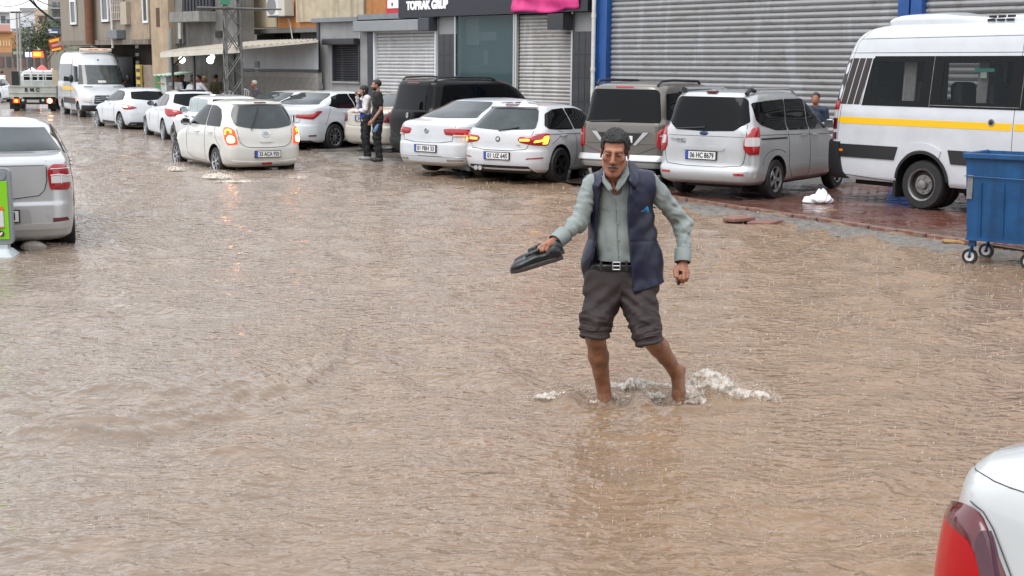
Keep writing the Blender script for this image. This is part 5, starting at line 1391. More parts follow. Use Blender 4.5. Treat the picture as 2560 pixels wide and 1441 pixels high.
# ---------------------------------------------------------------- taupe van
def caddy():
    t = vehicle('grey beige people carrier with twin roof rails directly behind the wading man', 'van', 'parked_van')
    ro, wb, fo, W, H = .86, 2.68, .86, .895, 1.80
    rp = [(.30, -.82), (.33, -.90), (.42, -.92), (.50, -.90), (.53, -.86), (.75, -.855), (1.05, -.845), (1.12, -.83), (1.55, -.74), (1.68, -.71), (1.73, -.68), (1.76, -.60), (1.78, -.4), (1.80, .1)]
    sh = hatch_shell(ro, wb, fo, W, H, rp, hood=1.08, w1=1.5, w0=2.55, roofw=.70, belt=1.12, z0=.30, rr=.17, br=.05)
    body(sh, t, P_taupe, arches(wb, .325)); wheels4(t, wb, .78, .32, .20, 'alloy5')
    panel(sh, 'rear_window', 'rear', [(-.745, 1.10), (-.66, 1.62), (-.60, 1.67), (.60, 1.67), (.66, 1.62), (.745, 1.10)], M_tint, t, rnd=1)
    panel(sh, 'brake_light_strip', 'rear', [(-.17, 1.695), (.17, 1.695), (.17, 1.72), (-.17, 1.72)], M_red, t, rnd=0)
    wiper(t, sh, -.02, 1.13, .62, 1.10)
    for sg in (1, -1):
        k = 'left' if sg > 0 else 'right'
        l = panel(sh, 'tail_light', 'wrap', [(sg * .735, .66), (sg * .72, .74), (sg * .72, .95), (sg * .78, 1.0), (sg * .95, 1.0), (sg * .96, .66)], M_red, t, off=.012, dome=.014, rnd=1, step=.04)
        panel(sh, 'lens_band', 'wrap', [(sg * .76, .87), (sg * .76, .89), (sg * .92, .89), (sg * .92, .87)], M_clear, l, off=.032, rnd=0)
        MB().tube([(-.60, sg * .60, 1.74), (-.50, sg * .62, 1.815), (-.1, sg * .63, 1.83), (.95, sg * .62, 1.815), (1.1, sg * .60, 1.75)], .024, 6).build('roof_rail', M_rub, t, smooth=True)
        panel(sh, 'reflector', 'wrap', [(sg * .62, .375), (sg * .62, .40), (sg * .78, .40), (sg * .78, .375)], M_red, t, off=.008, rnd=0)
    side_bits(t, sh, [[(-.60, 1.15), (-.54, 1.60), (.40, 1.64), (.42, 1.13)], [(.48, 1.13), (.46, 1.64), (1.30, 1.64), (1.30, 1.12)], [(1.35, 1.12), (1.35, 1.63), (1.75, 1.56), (2.2, 1.3), (2.3, 1.12)]], [[(.45, 1.1), (.45, .33)], [(1.32, 1.1), (1.32, .33)], [(-.6, .98), (1.3, .96)]], [(1.1, 1.0), (1.5, 1.0)], P_taupe)
    line(sh, 'tailgate_gap', 'rear', [(-.73, 1.10), (-.735, .56), (.735, .56), (.73, 1.10)], M_gap, t, r=.006)
    line(sh, 'tailgate_crease', 'rear', [(-.72, .73), (.72, .73)], M_gap, t, r=.004)
    # plate recess as a bright V shaped trim around the number plate
    panel(sh, 'plate_recess', 'rear', [(-.50, .92), (-.30, .70), (.30, .70), (.50, .92)], M_rub, t, off=.004, rnd=0)
    panel(sh, 'plate_trim', 'rear', [(-.56, .935), (-.33, .71), (-.27, .71), (-.46, .935)], P_silver2, t, off=.014, rnd=0, step=.04)
    panel(sh, 'plate_trim', 'rear', [(.56, .935), (.33, .71), (.27, .71), (.46, .935)], P_silver2, t, off=.014, rnd=0, step=.04)
    panel(sh, 'number_plate', 'rear', [(-.26, .75), (-.26, .87), (.26, .87), (.26, .75)], M_plw, t, off=.012, rnd=0)
    panel(sh, 'bumper_step', 'wrap', [(-1.02, .44), (-1.0, .52), (1.0, .52), (1.02, .44)], P_silver2, t, off=.03, rnd=0)
    panel(sh, 'bumper', 'wrap', [(-1.02, .33), (-1.02, .41), (1.02, .41), (1.02, .33)], P_silver, t, off=.012, rnd=0)
    text('badge_letters', 'Caddy', .07, M_chr, t, Matrix.Translation(sh.rear(.58, .98) + Vector((-.012, 0, 0))) @ Matrix.Rotation(-PI / 2, 4, 'Z') @ Matrix.Rotation(PI / 2, 4, 'X'), .002)
    anchor(t, .04, 33, (-.84, -.83, .66), (1655, 374)); return t
caddy()

# ---------------------------------------------------------------- silver people carrier
def tourneo():
    t = vehicle('silver people carrier with tinted side glass standing beside the white and yellow minibus', 'van', 'parked_van')
    ro, wb, fo, W, H = .86, 2.489, .81, .882, 1.70
    rp = [(.24, -.78), (.30, -.90), (.40, -.93), (.48, -.92), (.52, -.88), (.56, -.865), (.86, -.855), (1.10, -.84), (1.16, -.82), (1.50, -.71), (1.60, -.67), (1.64, -.64), (1.665, -.56), (1.68, -.35), (1.70, .1)]
    sh = hatch_shell(ro, wb, fo, W, H, rp, hood=1.06, w1=1.3, w0=2.4, roofw=.66, belt=1.10, z0=.24, rr=.20, br=.07)
    body(sh, t, P_silver2, arches(wb, .315)); wheels4(t, wb, .765, .312, .19, 'alloy5')
    panel(sh, 'rear_window', 'rear', [(-.66, 1.19), (-.70, 1.22), (-.62, 1.545), (-.55, 1.595), (.55, 1.595), (.62, 1.545), (.70, 1.22), (.50, 1.08), (0, 1.065), (-.50, 1.08)], M_tint, t, rnd=1)
    MB().box(-.05, .05, -.085, .085, 0, .035).build('brake_light_strip', M_redd, t, bevel=.01).location = (-.60, 0, 1.655)
    wiper(t, sh, -.02, 1.12, .50, 1.09)
    for sg in (1, -1):
        k = 'left' if sg > 0 else 'right'
        l = panel(sh, 'tail_light', 'wrap', [(sg * .735, .74), (sg * .67, .81), (sg * .67, .93), (sg * .70, 1.0), (sg * .80, 1.14), (sg * .93, 1.14), (sg * .95, 1.1), (sg * .94, .72), (sg * .76, .72)], M_red, t, off=.012, dome=.016, rnd=1, step=.04)
        panel(sh, 'clear_lens', 'wrap', [(sg * .685, .85), (sg * .69, .985), (sg * .93, .985), (sg * .93, .85)], M_clear, l, off=.03, rnd=1, step=.04)
        panel(sh, 'reflector', 'wrap', [(sg * .56, .40), (sg * .56, .435), (sg * .72, .435), (sg * .72, .40)], M_red, t, off=.01, rnd=0)
        MB().tube([(-.55, sg * .585, 1.64), (-.50, sg * .60, 1.71), (-.42, sg * .61, 1.72), (.9, sg * .61, 1.72), (1.15, sg * .58, 1.65)], .020, 6).build('roof_rail', P_silver2, t, smooth=True)
        MB().tube([(-.60, sg * .585, 1.645), (-.50, sg * .60, 1.715), (-.36, sg * .61, 1.69)], .035, 6).build('rail_foot', M_rub, t, smooth=True)
        panel(sh, 'sliding_rail', k, [(-.52, .945), (-.52, .97), (.35, .965), (.35, .94)], M_rub, t, off=.01, rnd=0)
    side_bits(t, sh, [[(-.52, 1.52), (-.58, 1.50), (-.56, 1.24), (-.42, 1.17), (.0, 1.08), (.40, 1.07), (.42, 1.56), (-.2, 1.54)], [(.45, 1.07), (.45, 1.56), (1.20, 1.56), (1.22, 1.06)], [(1.27, 1.06), (1.26, 1.56), (1.7, 1.45), (2.1, 1.2), (2.2, 1.06)]], [[(.43, 1.06), (.43, .30), (1.2, .30)], [(1.24, 1.05), (1.24, .30)], [(-.55, 1.02), (.5, 1.0), (2.2, .96)], [(-.5, .56), (-.42, .7), (-.2, .78), (.1, .78), (.3, .72)]], [(1.0, .97), (1.42, .97)], P_silver2)
    line(sh, 'tailgate_gap', 'rear', [(-.68, 1.18), (-.70, 1.0), (-.70, .62), (-.62, .52), (.62, .52), (.70, .62), (.70, 1.0), (.68, 1.18)], M_gap, t, r=.006)
    line(sh, 'tailgate_crease', 'rear', [(-.66, .99), (.66, .99)], M_gap, t, r=.004)
    panel(sh, 'tailgate_handle', 'rear', [(-.36, .77), (-.36, .83), (.36, .83), (.36, .77)], P_silver2, t, off=.018, rnd=2)
    b = MB().ball((0, 0, 0), 1, 16, (.012, .075, .032)).build('badge', mat('oval_blue', (.02, .04, .14), .2), t, smooth=True); b.location = sh.rear(0, 1.035) + Vector((-.008, 0, 0))
    text('badge_letters', 'TOURNEO', .06, M_chr, t, Matrix.Translation(sh.rear(.46, .92) + Vector((-.012, 0, 0))) @ Matrix.Rotation(-PI / 2, 4, 'Z') @ Matrix.Rotation(PI / 2, 4, 'X'), .002)
    text('badge_letters', 'COURIER', .04, M_chr, t, Matrix.Translation(sh.rear(.40, .885) + Vector((-.012, 0, 0))) @ Matrix.Rotation(-PI / 2, 4, 'Z') @ Matrix.Rotation(PI / 2, 4, 'X'), .002)
    plate(t, sh, 'rear', .03, .69, '06 HC 8679')
    mirror(t, sh, 1.95, 1.08, P_silver2)
    place(t, .045, wb, .86, (1938, 497), 2092, -1); return t
tourneo()

# ---------------------------------------------------------------- white saloon (slanted red lamp) behind the moving hatchback
def corolla():
    t = vehicle('white saloon with a winged red tail lamp parked just behind the moving pearl hatchback')
    ro, wb, fo, W, H = 1.02, 2.70, .90, .888, 1.455
    sh = sedan_shell(ro, wb, fo, W, H, deck=1.08, hood=.96, r0=.34, r1=1.10, w1=1.75, w0=2.4, roofw=.57, rr=.28)
    body(sh, t, P_white2, arches(wb, .325)); wheels4(t, wb, .775, .322, .205, 'alloy10')
    panel(sh, 'rear_window', 'rear', [(-.68, 1.13), (-.50, 1.39), (0, 1.40), (.50, 1.39), (.68, 1.13), (0, 1.115)], M_glassg, t, rnd=1)
    for sg in (1, -1):
        l = panel(sh, 'tail_light', 'wrap', [(sg * .42, .88), (sg * .44, .81), (sg * .90, .77), (sg * 1.20, .97), (sg * 1.0, .975), (sg * .90, .90), (sg * .70, .88)], M_red, t, off=.01, dome=.014, step=.04)
        panel(sh, 'clear_lens', 'wrap', [(sg * .43, .89), (sg * .55, .965), (sg * 1.0, .985), (sg * .90, .91)], M_clear, l, off=.012, rnd=0, step=.04)
        panel(sh, 'fog_light', 'wrap', [(sg * .78, .36), (sg * .80, .39), (sg * 1.0, .395), (sg * .98, .36)], M_redd, t, off=.01, rnd=0)
    side_bits(t, sh, [[(-.15, 1.10), (-.06, 1.13), (.15, 1.30), (.45, 1.375), (.80, 1.38), (.82, 1.02), (.15, 1.03)], [(.86, 1.02), (.84, 1.38), (1.3, 1.37), (1.85, 1.22), (2.2, 1.01)]],
              [[(.83, 1.0), (.85, .6), (.75, .25)], [(-.35, .62), (-.2, .9), (-.1, 1.06)]], [(.42, .93), (1.4, .91)], P_white2)
    line(sh, 'boot_gap', 'rear', [(-.62, 1.03), (-.58, .76), (-.5, .68), (.5, .68), (.58, .76), (.62, 1.03)], M_gap, t, r=.006)
    b = ring_badge(t, sh, .96, .045)
    plate(t, sh, 'rear', -.12, .80, '06 EKJ 02', h=.13)
    panel(sh, 'lower_bumper', 'wrap', [(-.9, .205), (-.8, .26), (.8, .26), (.9, .205)], M_rub, t, off=.006, rnd=0)
    mirror(t, sh, 2.0, 1.0, P_white2)
    anchor(t, .0, 33, (0, -.86, 0), (838, 375)); return t
corolla()

def civic():
    t = vehicle('champagne coloured saloon half hidden by the standing couple')
    ro, wb, fo, W, H = .98, 2.62, .90, .86, 1.44
    sh = sedan_shell(ro, wb, fo, W, H, deck=1.05, hood=.93, r0=.36, r1=1.06, w1=1.65, w0=2.3, roofw=.56, rr=.24)
    body(sh, t, P_cream, arches(wb, .305)); wheels4(t, wb, .755, .302, .19, 'steel')
    panel(sh, 'rear_window', 'rear', [(-.66, 1.11), (-.50, 1.37), (0, 1.385), (.50, 1.37), (.66, 1.11), (0, 1.09)], M_glassg, t, rnd=1)
    for sg in (1, -1):
        panel(sh, 'tail_light', 'wrap', [(sg * .58, .74), (sg * .60, .93), (sg * .70, .98), (sg * .95, .96), (sg * .98, .80), (sg * .80, .72)], M_redd, t, off=.01, dome=.014, step=.04)
    side_bits(t, sh, [[(-.10, 1.06), (-.03, 1.10), (.15, 1.28), (.45, 1.35), (.80, 1.36), (.82, 1.0), (.15, 1.01)], [(.86, 1.0), (.84, 1.36), (1.3, 1.35), (1.8, 1.2), (2.1, .99)]], [[(.83, 1.0), (.85, .6), (.75, .25)]], [(.42, .91), (1.4, .89)], P_cream)
    line(sh, 'boot_gap', 'rear', [(-.58, 1.0), (-.56, .70), (-.5, .64), (.5, .64), (.56, .70), (.58, 1.0)], M_gap, t, r=.006)
    ring_badge(t, sh, .97, .05); plate(t, sh, 'rear', .0, .82, '34 FSJ', h=.115, m_=mat('plate_yellowed', (.62, .60, .45), .4))
    MB().tube([(0, 0, 0), (-.12, 0, .22)], .006, 5).build('roof_aerial', M_rub, t).location = (.2, -.2, 1.43)
    anchor(t, .02, 36, (-.96, .78, .30), (850, 348)); return t
civic()

def audi():
    t = vehicle('white saloon with a dark arched side window parked left behind the winged lamp saloon')
    ro, wb, fo, W, H = 1.05, 2.75, .90, .90, 1.43
    sh = sedan_shell(ro, wb, fo, W, H, deck=1.04, hood=.94, r0=.36, r1=1.15, w1=1.8, w0=2.4, roofw=.57)
    body(sh, t, P_white2, arches(wb, .325)); wheels4(t, wb, .775, .322, .205, 'alloy10')
    panel(sh, 'rear_window', 'rear', [(-.68, 1.10), (-.52, 1.375), (0, 1.385), (.52, 1.375), (.68, 1.10), (0, 1.085)], M_glassg, t, rnd=1)
    for sg in (1, -1): panel(sh, 'tail_light', 'wrap', [(sg * .50, .80), (sg * .52, .93), (sg * .98, .93), (sg * 1.0, .80)], M_redd, t, off=.01)
    side_bits(t, sh, [[(-.10, 1.06), (-.04, 1.10), (.18, 1.29), (.5, 1.355), (.95, 1.36), (1.4, 1.34), (1.85, 1.2), (2.15, 1.0), (.15, 1.02)]], [], [(.42, .93), (1.4, .91)], P_white2)
    anchor(t, .0, 40, (-.60, -.66, 1.08), (672, 263)); return t
audi()
def blue_glass_car():
    t = vehicle('white hatchback with pale blue windows squeezed between two white saloons')
    ro, wb, fo, W, H = .75, 2.5, .75, .84, 1.42
    rp = [(.2, -.62), (.3, -.72), (.5, -.75), (.9, -.72), (1.0, -.64), (1.3, -.38), (1.37, -.30), (1.40, -.1), (1.42, .4)]
    sh = hatch_shell(ro, wb, fo, W, H, rp, roofw=.56)
    body(sh, t, P_white, arches(wb, .30)); wheels4(t, wb, .73, .3, .18, 'steel')
    M_bg = mat('blue_tint_glass', (.22, .36, .42), .05, spec=.7)
    panel(sh, 'rear_window', 'rear', [(-.60, 1.0), (-.48, 1.33), (.48, 1.33), (.60, 1.0)], M_bg, t)
    side_bits(t, sh, [[(-.28, 1.0), (-.1, 1.25), (.1, 1.32), (.52, 1.33), (.52, .98)], [(.58, .98), (.57, 1.33), (.95, 1.32), (1.4, 1.2), (1.8, .98)]], m_=M_bg)
    MB().box(-.0, 1.0, -.4, .4, 0, .02).build('roof_panel', M_rub, t, bevel=.01).location = (0, 0, 1.402)
    anchor(t, -.12, 40, (.1, -.50, 1.41), (762, 238)); return t
blue_glass_car()

# ---------------------------------------------------------------- left queue
def clio():
    t = vehicle('white rounded hatchback with a red tail lamp at the front bumper of the far minibus', group='white hatchbacks queued at the left')
    ro, wb, fo, W, H = .68, 2.58, .80, .87, 1.44
    rp = [(.2, -.56), (.28, -.65), (.42, -.68), (.62, -.67), (.80, -.63), (.95, -.57), (1.05, -.50), (1.30, -.30), (1.36, -.25), (1.385, -.22), (1.41, 0), (1.44, .4)]
    sh = hatch_shell(ro, wb, fo, W, H, rp, roofw=.55, rr=.32, br=.1, belt=1.0)
    body(sh, t, P_white2, arches(wb, .315)); wheels4(t, wb, .755, .312, .195, 'cap')
    panel(sh, 'rear_window', 'rear', [(-.56, 1.08), (-.50, 1.30), (0, 1.325), (.50, 1.30), (.56, 1.08), (0, 1.03)], M_tint, t, rnd=1)
    for sg in (1, -1):
        l = panel(sh, 'tail_light', 'wrap', [(sg * .44, .80), (sg * .62, .86), (sg * .92, .90), (sg * 1.02, .82), (sg * .90, .74), (sg * .62, .75)], M_red, t, off=.012, dome=.014, step=.04)
        panel(sh, 'lit_band', 'wrap', [(sg * .74, .79), (sg * .76, .86), (sg * .92, .87), (sg * .94, .82)], M_onh, l, off=.03, step=.04)
    side_bits(t, sh, [[(-.15, 1.05), (-.02, 1.24), (.2, 1.32), (.52, 1.34), (.52, 1.0)], [(.58, 1.0), (.57, 1.34), (1.0, 1.33), (1.5, 1.18), (1.85, .98)]], [[(.55, 1), (.55, .5), (.45, .25)], [(1.8, .95), (1.85, .5)]], [(1.0, .9)], P_white2)
    for sg in (1, -1): panel(sh, 'sill_trim', 'left' if sg > 0 else 'right', [(.55, .26), (.55, .34), (1.9, .34), (1.9, .26)], M_rub, t, rnd=0)
    panel(sh, 'bumper_insert', 'wrap', [(-.8, .22), (-.7, .34), (.7, .34), (.8, .22)], M_rub, t, rnd=0)
    plate(t, sh, 'rear', 0, .46, '')
    mirror(t, sh, 1.65, 1.0, M_rub); MB().tube([(0, 0, 0), (-.08, 0, .18)], .012, 5).build('roof_aerial', M_rub, t).location = (.1, 0, 1.43)
    place(t, -.10, wb, .85, (300, 331), 243, 1); return t
clio()
def hyundai():
    t = vehicle('white hatchback with black glass roof panel and wide red lamp, second in the left queue', group='white hatchbacks queued at the left')
    ro, wb, fo, W, H = .70, 2.65, .82, .89, 1.47
    rp = [(.2, -.58), (.28, -.67), (.42, -.70), (.62, -.69), (.80, -.66), (.95, -.61), (1.05, -.52), (1.32, -.28), (1.39, -.22), (1.415, -.18), (1.44, 0), (1.47, .4)]
    sh = hatch_shell(ro, wb, fo, W, H, rp, roofw=.56, rr=.32, br=.1, belt=1.0)
    body(sh, t, P_white2, arches(wb, .325)); wheels4(t, wb, .775, .32, .205, 'alloy10')
    panel(sh, 'rear_window', 'rear', [(-.62, 1.12), (-.52, 1.36), (0, 1.375), (.52, 1.36), (.62, 1.12), (.3, 1.03), (-.3, 1.03)], M_tint, t, rnd=1)
    for sg in (1, -1): panel(sh, 'tail_light', 'wrap', [(sg * .42, .84), (sg * .46, .90), (sg * .70, .94), (sg * 1.12, .98), (sg * 1.0, .84), (sg * .86, .74), (sg * .62, .76)], M_red, t, off=.012, dome=.014, step=.04)
    side_bits(t, sh, [[(-.15, 1.05), (-.02, 1.24), (.2, 1.34), (.52, 1.36), (.52, 1.0)], [(.58, 1.0), (.57, 1.36), (1.0, 1.35), (1.5, 1.2), (1.9, .98)]], [[(.55, 1), (.55, .5), (.45, .25)], [(1.85, .95), (1.9, .5)]], [(.2, .92), (1.0, .9)], P_white2)
    MB().box(-.05, .95, -.40, .40, 0, .02).build('glass_roof', M_tint, t, bevel=.01).location = (0, 0, 1.448)
    panel(sh, 'lower_bumper', 'wrap', [(-.8, .22), (-.7, .30), (.7, .30), (.8, .22)], M_rub, t, rnd=0)
    mirror(t, sh, 1.7, 1.0, M_rub)
    place(t, -.10, wb, .86, (409, 357), 366, 1); return t
hyundai()
def estate():
    t = vehicle('boxy old white estate car just beyond the moving pearl hatchback')
    ro, wb, fo, W, H = .85, 2.45, .72, .80, 1.42
    rp = [(.25, -.78), (.3, -.84), (.5, -.86), (.9, -.83), (1.0, -.80), (1.3, -.66), (1.36, -.60), (1.39, -.5), (1.40, -.2), (1.42, .2)]
    sh = hatch_shell(ro, wb, fo, W, H, rp, roofw=.60, rr=.12, br=.03, belt=.95, z0=.25, hood=.9, w1=1.35, w0=1.85)
    body(sh, t, P_white, arches(wb, .30)); wheels4(t, wb, .70, .30, .17, 'steel')
    M_thr = mat('bright_clear_glass', (.20, .26, .26), .05, spec=.7)
    panel(sh, 'rear_window', 'rear', [(-.62, 1.0), (-.55, 1.32), (.55, 1.32), (.62, 1.0)], M_tint, t)
    side_bits(t, sh, [[(-.55, .99), (-.42, 1.31), (.18, 1.32), (.18, .98)], [(.25, .98), (.25, 1.33), (.85, 1.33), (.85, .97)], [(.93, .97), (.93, 1.33), (1.25, 1.32), (1.70, 1.0), (1.68, .97)]], [[(.2, .9), (.2, .3)], [(.9, .9), (.9, .3)]], [(.4, .85), (1.1, .85)], M_rub, M_thr, rnd=0)
    for sg in (1, -1): panel(sh, 'tail_light', 'wrap', [(sg * .62, .62), (sg * .62, .86), (sg * .78, .86), (sg * .78, .62)], M_red, t, off=.01, rnd=0)
    mirror(t, sh, 1.6, .95, M_rub)
    place(t, -.10, wb, .78, (497, 378), 434, 1); return t
estate()
# ---------------------------------------------------------------- minibus on the right
P_bus = paint('paint_bus_white', (0.57, 0.595, 0.625), 0.0, 0.3, 0.12)
M_stripe = mat('yellow_stripe', (0.85, 0.50, 0.0), 0.35)
M_busgl = mat('bus_glass', (0.012, 0.018, 0.02), 0.03, alpha=0.40, spec=0.3)
M_seat = mat('seat_cloth', (0.028, 0.03, 0.036), 0.8)
M_curt = mat('curtain_cloth', (0.42, 0.43, 0.41), 0.8, var=0.2, scale=5)
def cutter_boxes(boxes):
    b = MB()
    for q in boxes: b.box(*q)
    return b.mesh('cut', [M_ug])
def bool_cut(o, me):
    cut = bpy.data.objects.new('cut', me); C.objects.link(cut); cut.parent = o.parent
    md = o.modifiers.new('b', 'BOOLEAN'); md.object = cut; md.operation = 'DIFFERENCE'; md.solver = 'EXACT'; md.material_mode = 'TRANSFER'
    bpy.context.view_layer.update(); dg = bpy.context.evaluated_depsgraph_get(); nm = bpy.data.meshes.new_from_object(o.evaluated_get(dg))
    o.modifiers.clear(); o.data = nm; bpy.data.objects.remove(cut)
    nm.polygons.foreach_set('use_smooth', [True] * len(nm.polygons)); nm.set_sharp_from_angle(angle=math.radians(38))
def bus_shell(ro, F_):
    rear = [(.36, -ro + .12), (.42, -ro + .02), (.70, -ro), (.92, -ro + .0), (.95, -ro + .06), (1.4, -ro + .07), (1.9, -ro + .13), (2.35, -ro + .24), (2.52, -ro + .32), (2.62, -ro + .42), (2.70, -ro + .62), (2.74, -ro + 1.1)]
    front = [(.36, F_ - .08), (.5, F_), (.8, F_ - .02), (1.0, F_ - .10), (1.15, F_ - .32), (1.25, F_ - .62), (1.32, F_ - .85), (1.5, F_ - .98), (2.0, F_ - 1.36), (2.35, F_ - 1.66), (2.5, F_ - 1.85), (2.62, F_ - 2.1), (2.70, F_ - 2.5), (2.74, F_ - 3.0)]
    width = [(.36, .93), (.42, .965), (.7, .985), (1.0, .99), (1.35, .985), (1.5, .97), (2.0, .915), (2.3, .875), (2.5, .84), (2.62, .77), (2.70, .62), (2.74, .40)]
    return Shell(rear, front, width, .36, 2.74, rr=[(.36, .16), (1.5, .16), (2.3, .20), (2.74, .25)], rf=[(.36, .35), (1.3, .4), (2.7, .3)], br=.05, bf=.16, taper=.012, extra=(1.45, 1.6, 1.75, 2.2))
def minibus():
    t = vehicle('white minibus with a yellow side stripe and roof air conditioner parked at the right', 'minibus', 'minibus')
    ro, wb, fo = 1.86, 4.325, 1.0
    sh = bus_shell(ro, wb + fo)
    o = body(sh, t, P_bus, [(0, .37, .47, .45, 1.2), (wb, .36, .43, .5, 1.2)])
    wins = [(-1.02, -.12), (.24, 1.36), (1.72, 2.9)]
    zb, zt = 1.58, 2.16
    bool_cut(o, cutter_boxes([(-1.62, 4.0, -.80, .80, 1.02, 2.28)]))
    bool_cut(o, cutter_boxes([(a, b, -1.2, 1.2, zb, zt) for a, b in wins]))
    for x in (0, wb):
        for sg in (1, -1): wheel(t, x, sg * .84, .365, .23, 'steel', sg)
    for sg in (1, -1): wheel(t, 0, sg * .58, .365, .2, 'steel', sg)
    for sg, k in ((-1, 'right'), (1, 'left')):
        # black glass band, opaque around the clear openings
        xs_ = [-1.17] + [q for w in wins for q in w] + [3.1]
        for i in range(0, len(xs_), 2):
            a, b = xs_[i], xs_[i + 1]
            if i == 0: poly = [(-1.17, 1.50), (-1.05, 2.20), (-.98, 2.24), (b, 2.24), (b, 1.50)]
            else: poly = [(a, 1.50), (a, 2.24), (b, 2.24), (b, 1.50)]
            panel(sh, 'window_surround', k, poly, M_tint, t, off=.005, rnd=0, step=.08)
        for a, b in wins:
            w = panel(sh, 'side_window', k, [(a, zb - .01), (a, zt + .01), (b, zt + .01), (b, zb - .01)], M_busgl, t, off=.003, rnd=0, step=.08)
            panel(sh, 'window_surround', k, [(a, zt - .005), (a, 2.24), (b, 2.24), (b, zt - .005)], M_tint, t, off=.005, rnd=0, step=.08)
            panel(sh, 'window_surround', k, [(a, 1.50), (a, zb + .005), (b, zb + .005), (b, 1.50)], M_tint, t, off=.005, rnd=0, step=.08)
        line(sh, 'window_seal', k, [(.06, 1.50), (.06, 2.24)], M_steel, t, r=.007, rnd=0, off=.008)
        line(sh, 'window_seal', k, [(.06, 1.53), (1.54, 1.53), (1.54, 2.24)], M_steel, t, r=.006, rnd=0, off=.008)
        for i in range(4):
            a = -1.70 + i * .125
            panel(sh, 'vent_stripe', k, [(a, 1.51), (a + .15, 2.21), (a + .257, 2.21), (a + .107, 1.51)], mat('vent_brown', (.022, .012, .010), .4), t, off=.004, rnd=0, step=.09)
        panel(sh, 'vent_stripe', k, [(-1.70 + .5, 1.51), (-1.70 + .63, 2.21), (-1.10, 2.21), (-1.19, 1.51)], mat('vent_brown', (.022, .012, .010), .4), t, off=.004, rnd=0, step=.09)
        panel(sh, 'yellow_stripe', k, [(-1.76, 1.215), (-1.76, 1.315), (1.44, 1.315), (1.44, 1.215)], M_stripe, t, off=.003, rnd=0, step=.12, rim=.003)
        panel(sh, 'yellow_stripe', k, [(1.48, 1.215), (1.48, 1.315), (4.1, 1.315), (4.1, 1.215)], M_stripe, t, off=.003, rnd=0, step=.12, rim=.003)
        panel(sh, 'side_moulding', k, [(-1.72, .70), (-1.72, .90), (-.44, .90), (-.50, .70)], M_rub, t, off=.014, rnd=0, step=.09)
        panel(sh, 'side_moulding', k, [(.50, .70), (.44, .90), (3.8, .90), (3.8, .70)], M_rub, t, off=.014, rnd=0, step=.12)
        # round arch lip
        pts = [(math.cos(a) * .56, .42 + math.sin(a) * .56) for a in np.linspace(.95, PI - .95, 14)]; ins = [(math.cos(a) * .475, .40 + math.sin(a) * .475) for a in np.linspace(PI - .9, .9, 14)]
        panel(sh, 'arch_lip', k, pts + ins, P_bus, t, off=.018, rnd=0, step=.07)
        pts = [(math.cos(a) * .475, .39 + math.sin(a) * .475) for a in np.linspace(.1, PI - .1, 20)]; ins = [(math.cos(a) * .435, .39 + math.sin(a) * .435) for a in np.linspace(PI - .1, .1, 20)]
        panel(sh, 'arch_trim', k, pts + ins, M_rub, t, off=.022, rnd=0, step=.06)
        for pp in ([(1.46, .42), (1.46, 2.62)], [(-1.60, .95), (-1.50, 2.0), (-1.38, 2.45), (-1.2, 2.62)], [(-1.55, 2.29), (3.5, 2.29)], [(-1.35, 2.50), (1.46, 2.52)]):
            line(sh, 'panel_gap', k, pp, M_gap, t, r=.0045, rnd=0)
        MB().box(-.035, .035, -.006, .006, -.018, .018).build('side_marker', M_amb, t, bevel=.004).location = sh.side(-1.50, .80, sg) + Vector((0, sg * .02, 0))
        line(sh, 'skirt_edge', k, [(-1.70, .66), (-1.68, .44), (-.52, .38)], M_gap, t, r=.006, rnd=0)
        b = MB().lathe([(.052, 0), (.052, .012), (.036, .012), (.034, .002), (.001, .002)], 18, 'y').build('fuel_cap', M_chr, t); b.location = sh.side(1.12, 1.32, sg) + Vector((0, -sg * .0, 0)); b.rotation_euler = (0, 0, PI if sg < 0 else 0)
        MB().lathe([(.034, .013), (.001, .02)], 14, 'y').build('cap_core', mat('cap_brown', (.03, .015, .01), .4), b)
        for j, (z0, z1, mm) in enumerate(((.97, 1.07, M_redd), (1.07, 1.12, M_clear), (1.12, 1.29, M_redd), (1.29, 1.42, M_clear), (1.42, 1.56, M_red))):
            aw = 1.03
            panel(sh, 'tail_light', 'wrap', [(sg * .84, z0), (sg * .84, z1 - .004), (sg * 1.045, z1 - .004), (sg * 1.045, z0)], mm, t, off=.02, rnd=0, step=.05)
    panel(sh, 'bumper', 'wrap', [(-1.24, .38), (-1.18, .93), (1.18, .93), (1.24, .38)], M_rub, t, off=.03, rnd=0, step=.08)
    panel(sh, 'rear_window', 'rear', [(-.72, 1.55), (-.66, 2.2), (.66, 2.2), (.72, 1.55)], M_tint, t)
    panel(sh, 'windscreen', 'front', [(-.86, 1.42), (-.72, 2.22), (.72, 2.22), (.86, 1.42)], M_tint, t)
    MB().box(-.52, -.47, -.95, -.60, .14, .46).build('mud_flap', M_ug, t)
    MB().box(-1.5, 4.9, -.6, .6, .26, .40).build('underbody', M_ug, t)
    # seats and curtains seen through the glass
    st = MB().box(-.22, .24, -.21, .21, 0, .12).prism([(-.24, .0), (-.30, .62), (-.22, .70), (-.14, .66), (-.12, .1)], -.20, .20, 'y').mesh('seat', M_seat)
    for x in (-.95, -.15, .52, 1.05, 2.0, 2.7):
        for y in (-.48, .40): 
            q = link('seat', st, t, (x, y, 1.18)); bb = q.modifiers.new('b', 'BEVEL'); bb.width = .05; bb.segments = 3
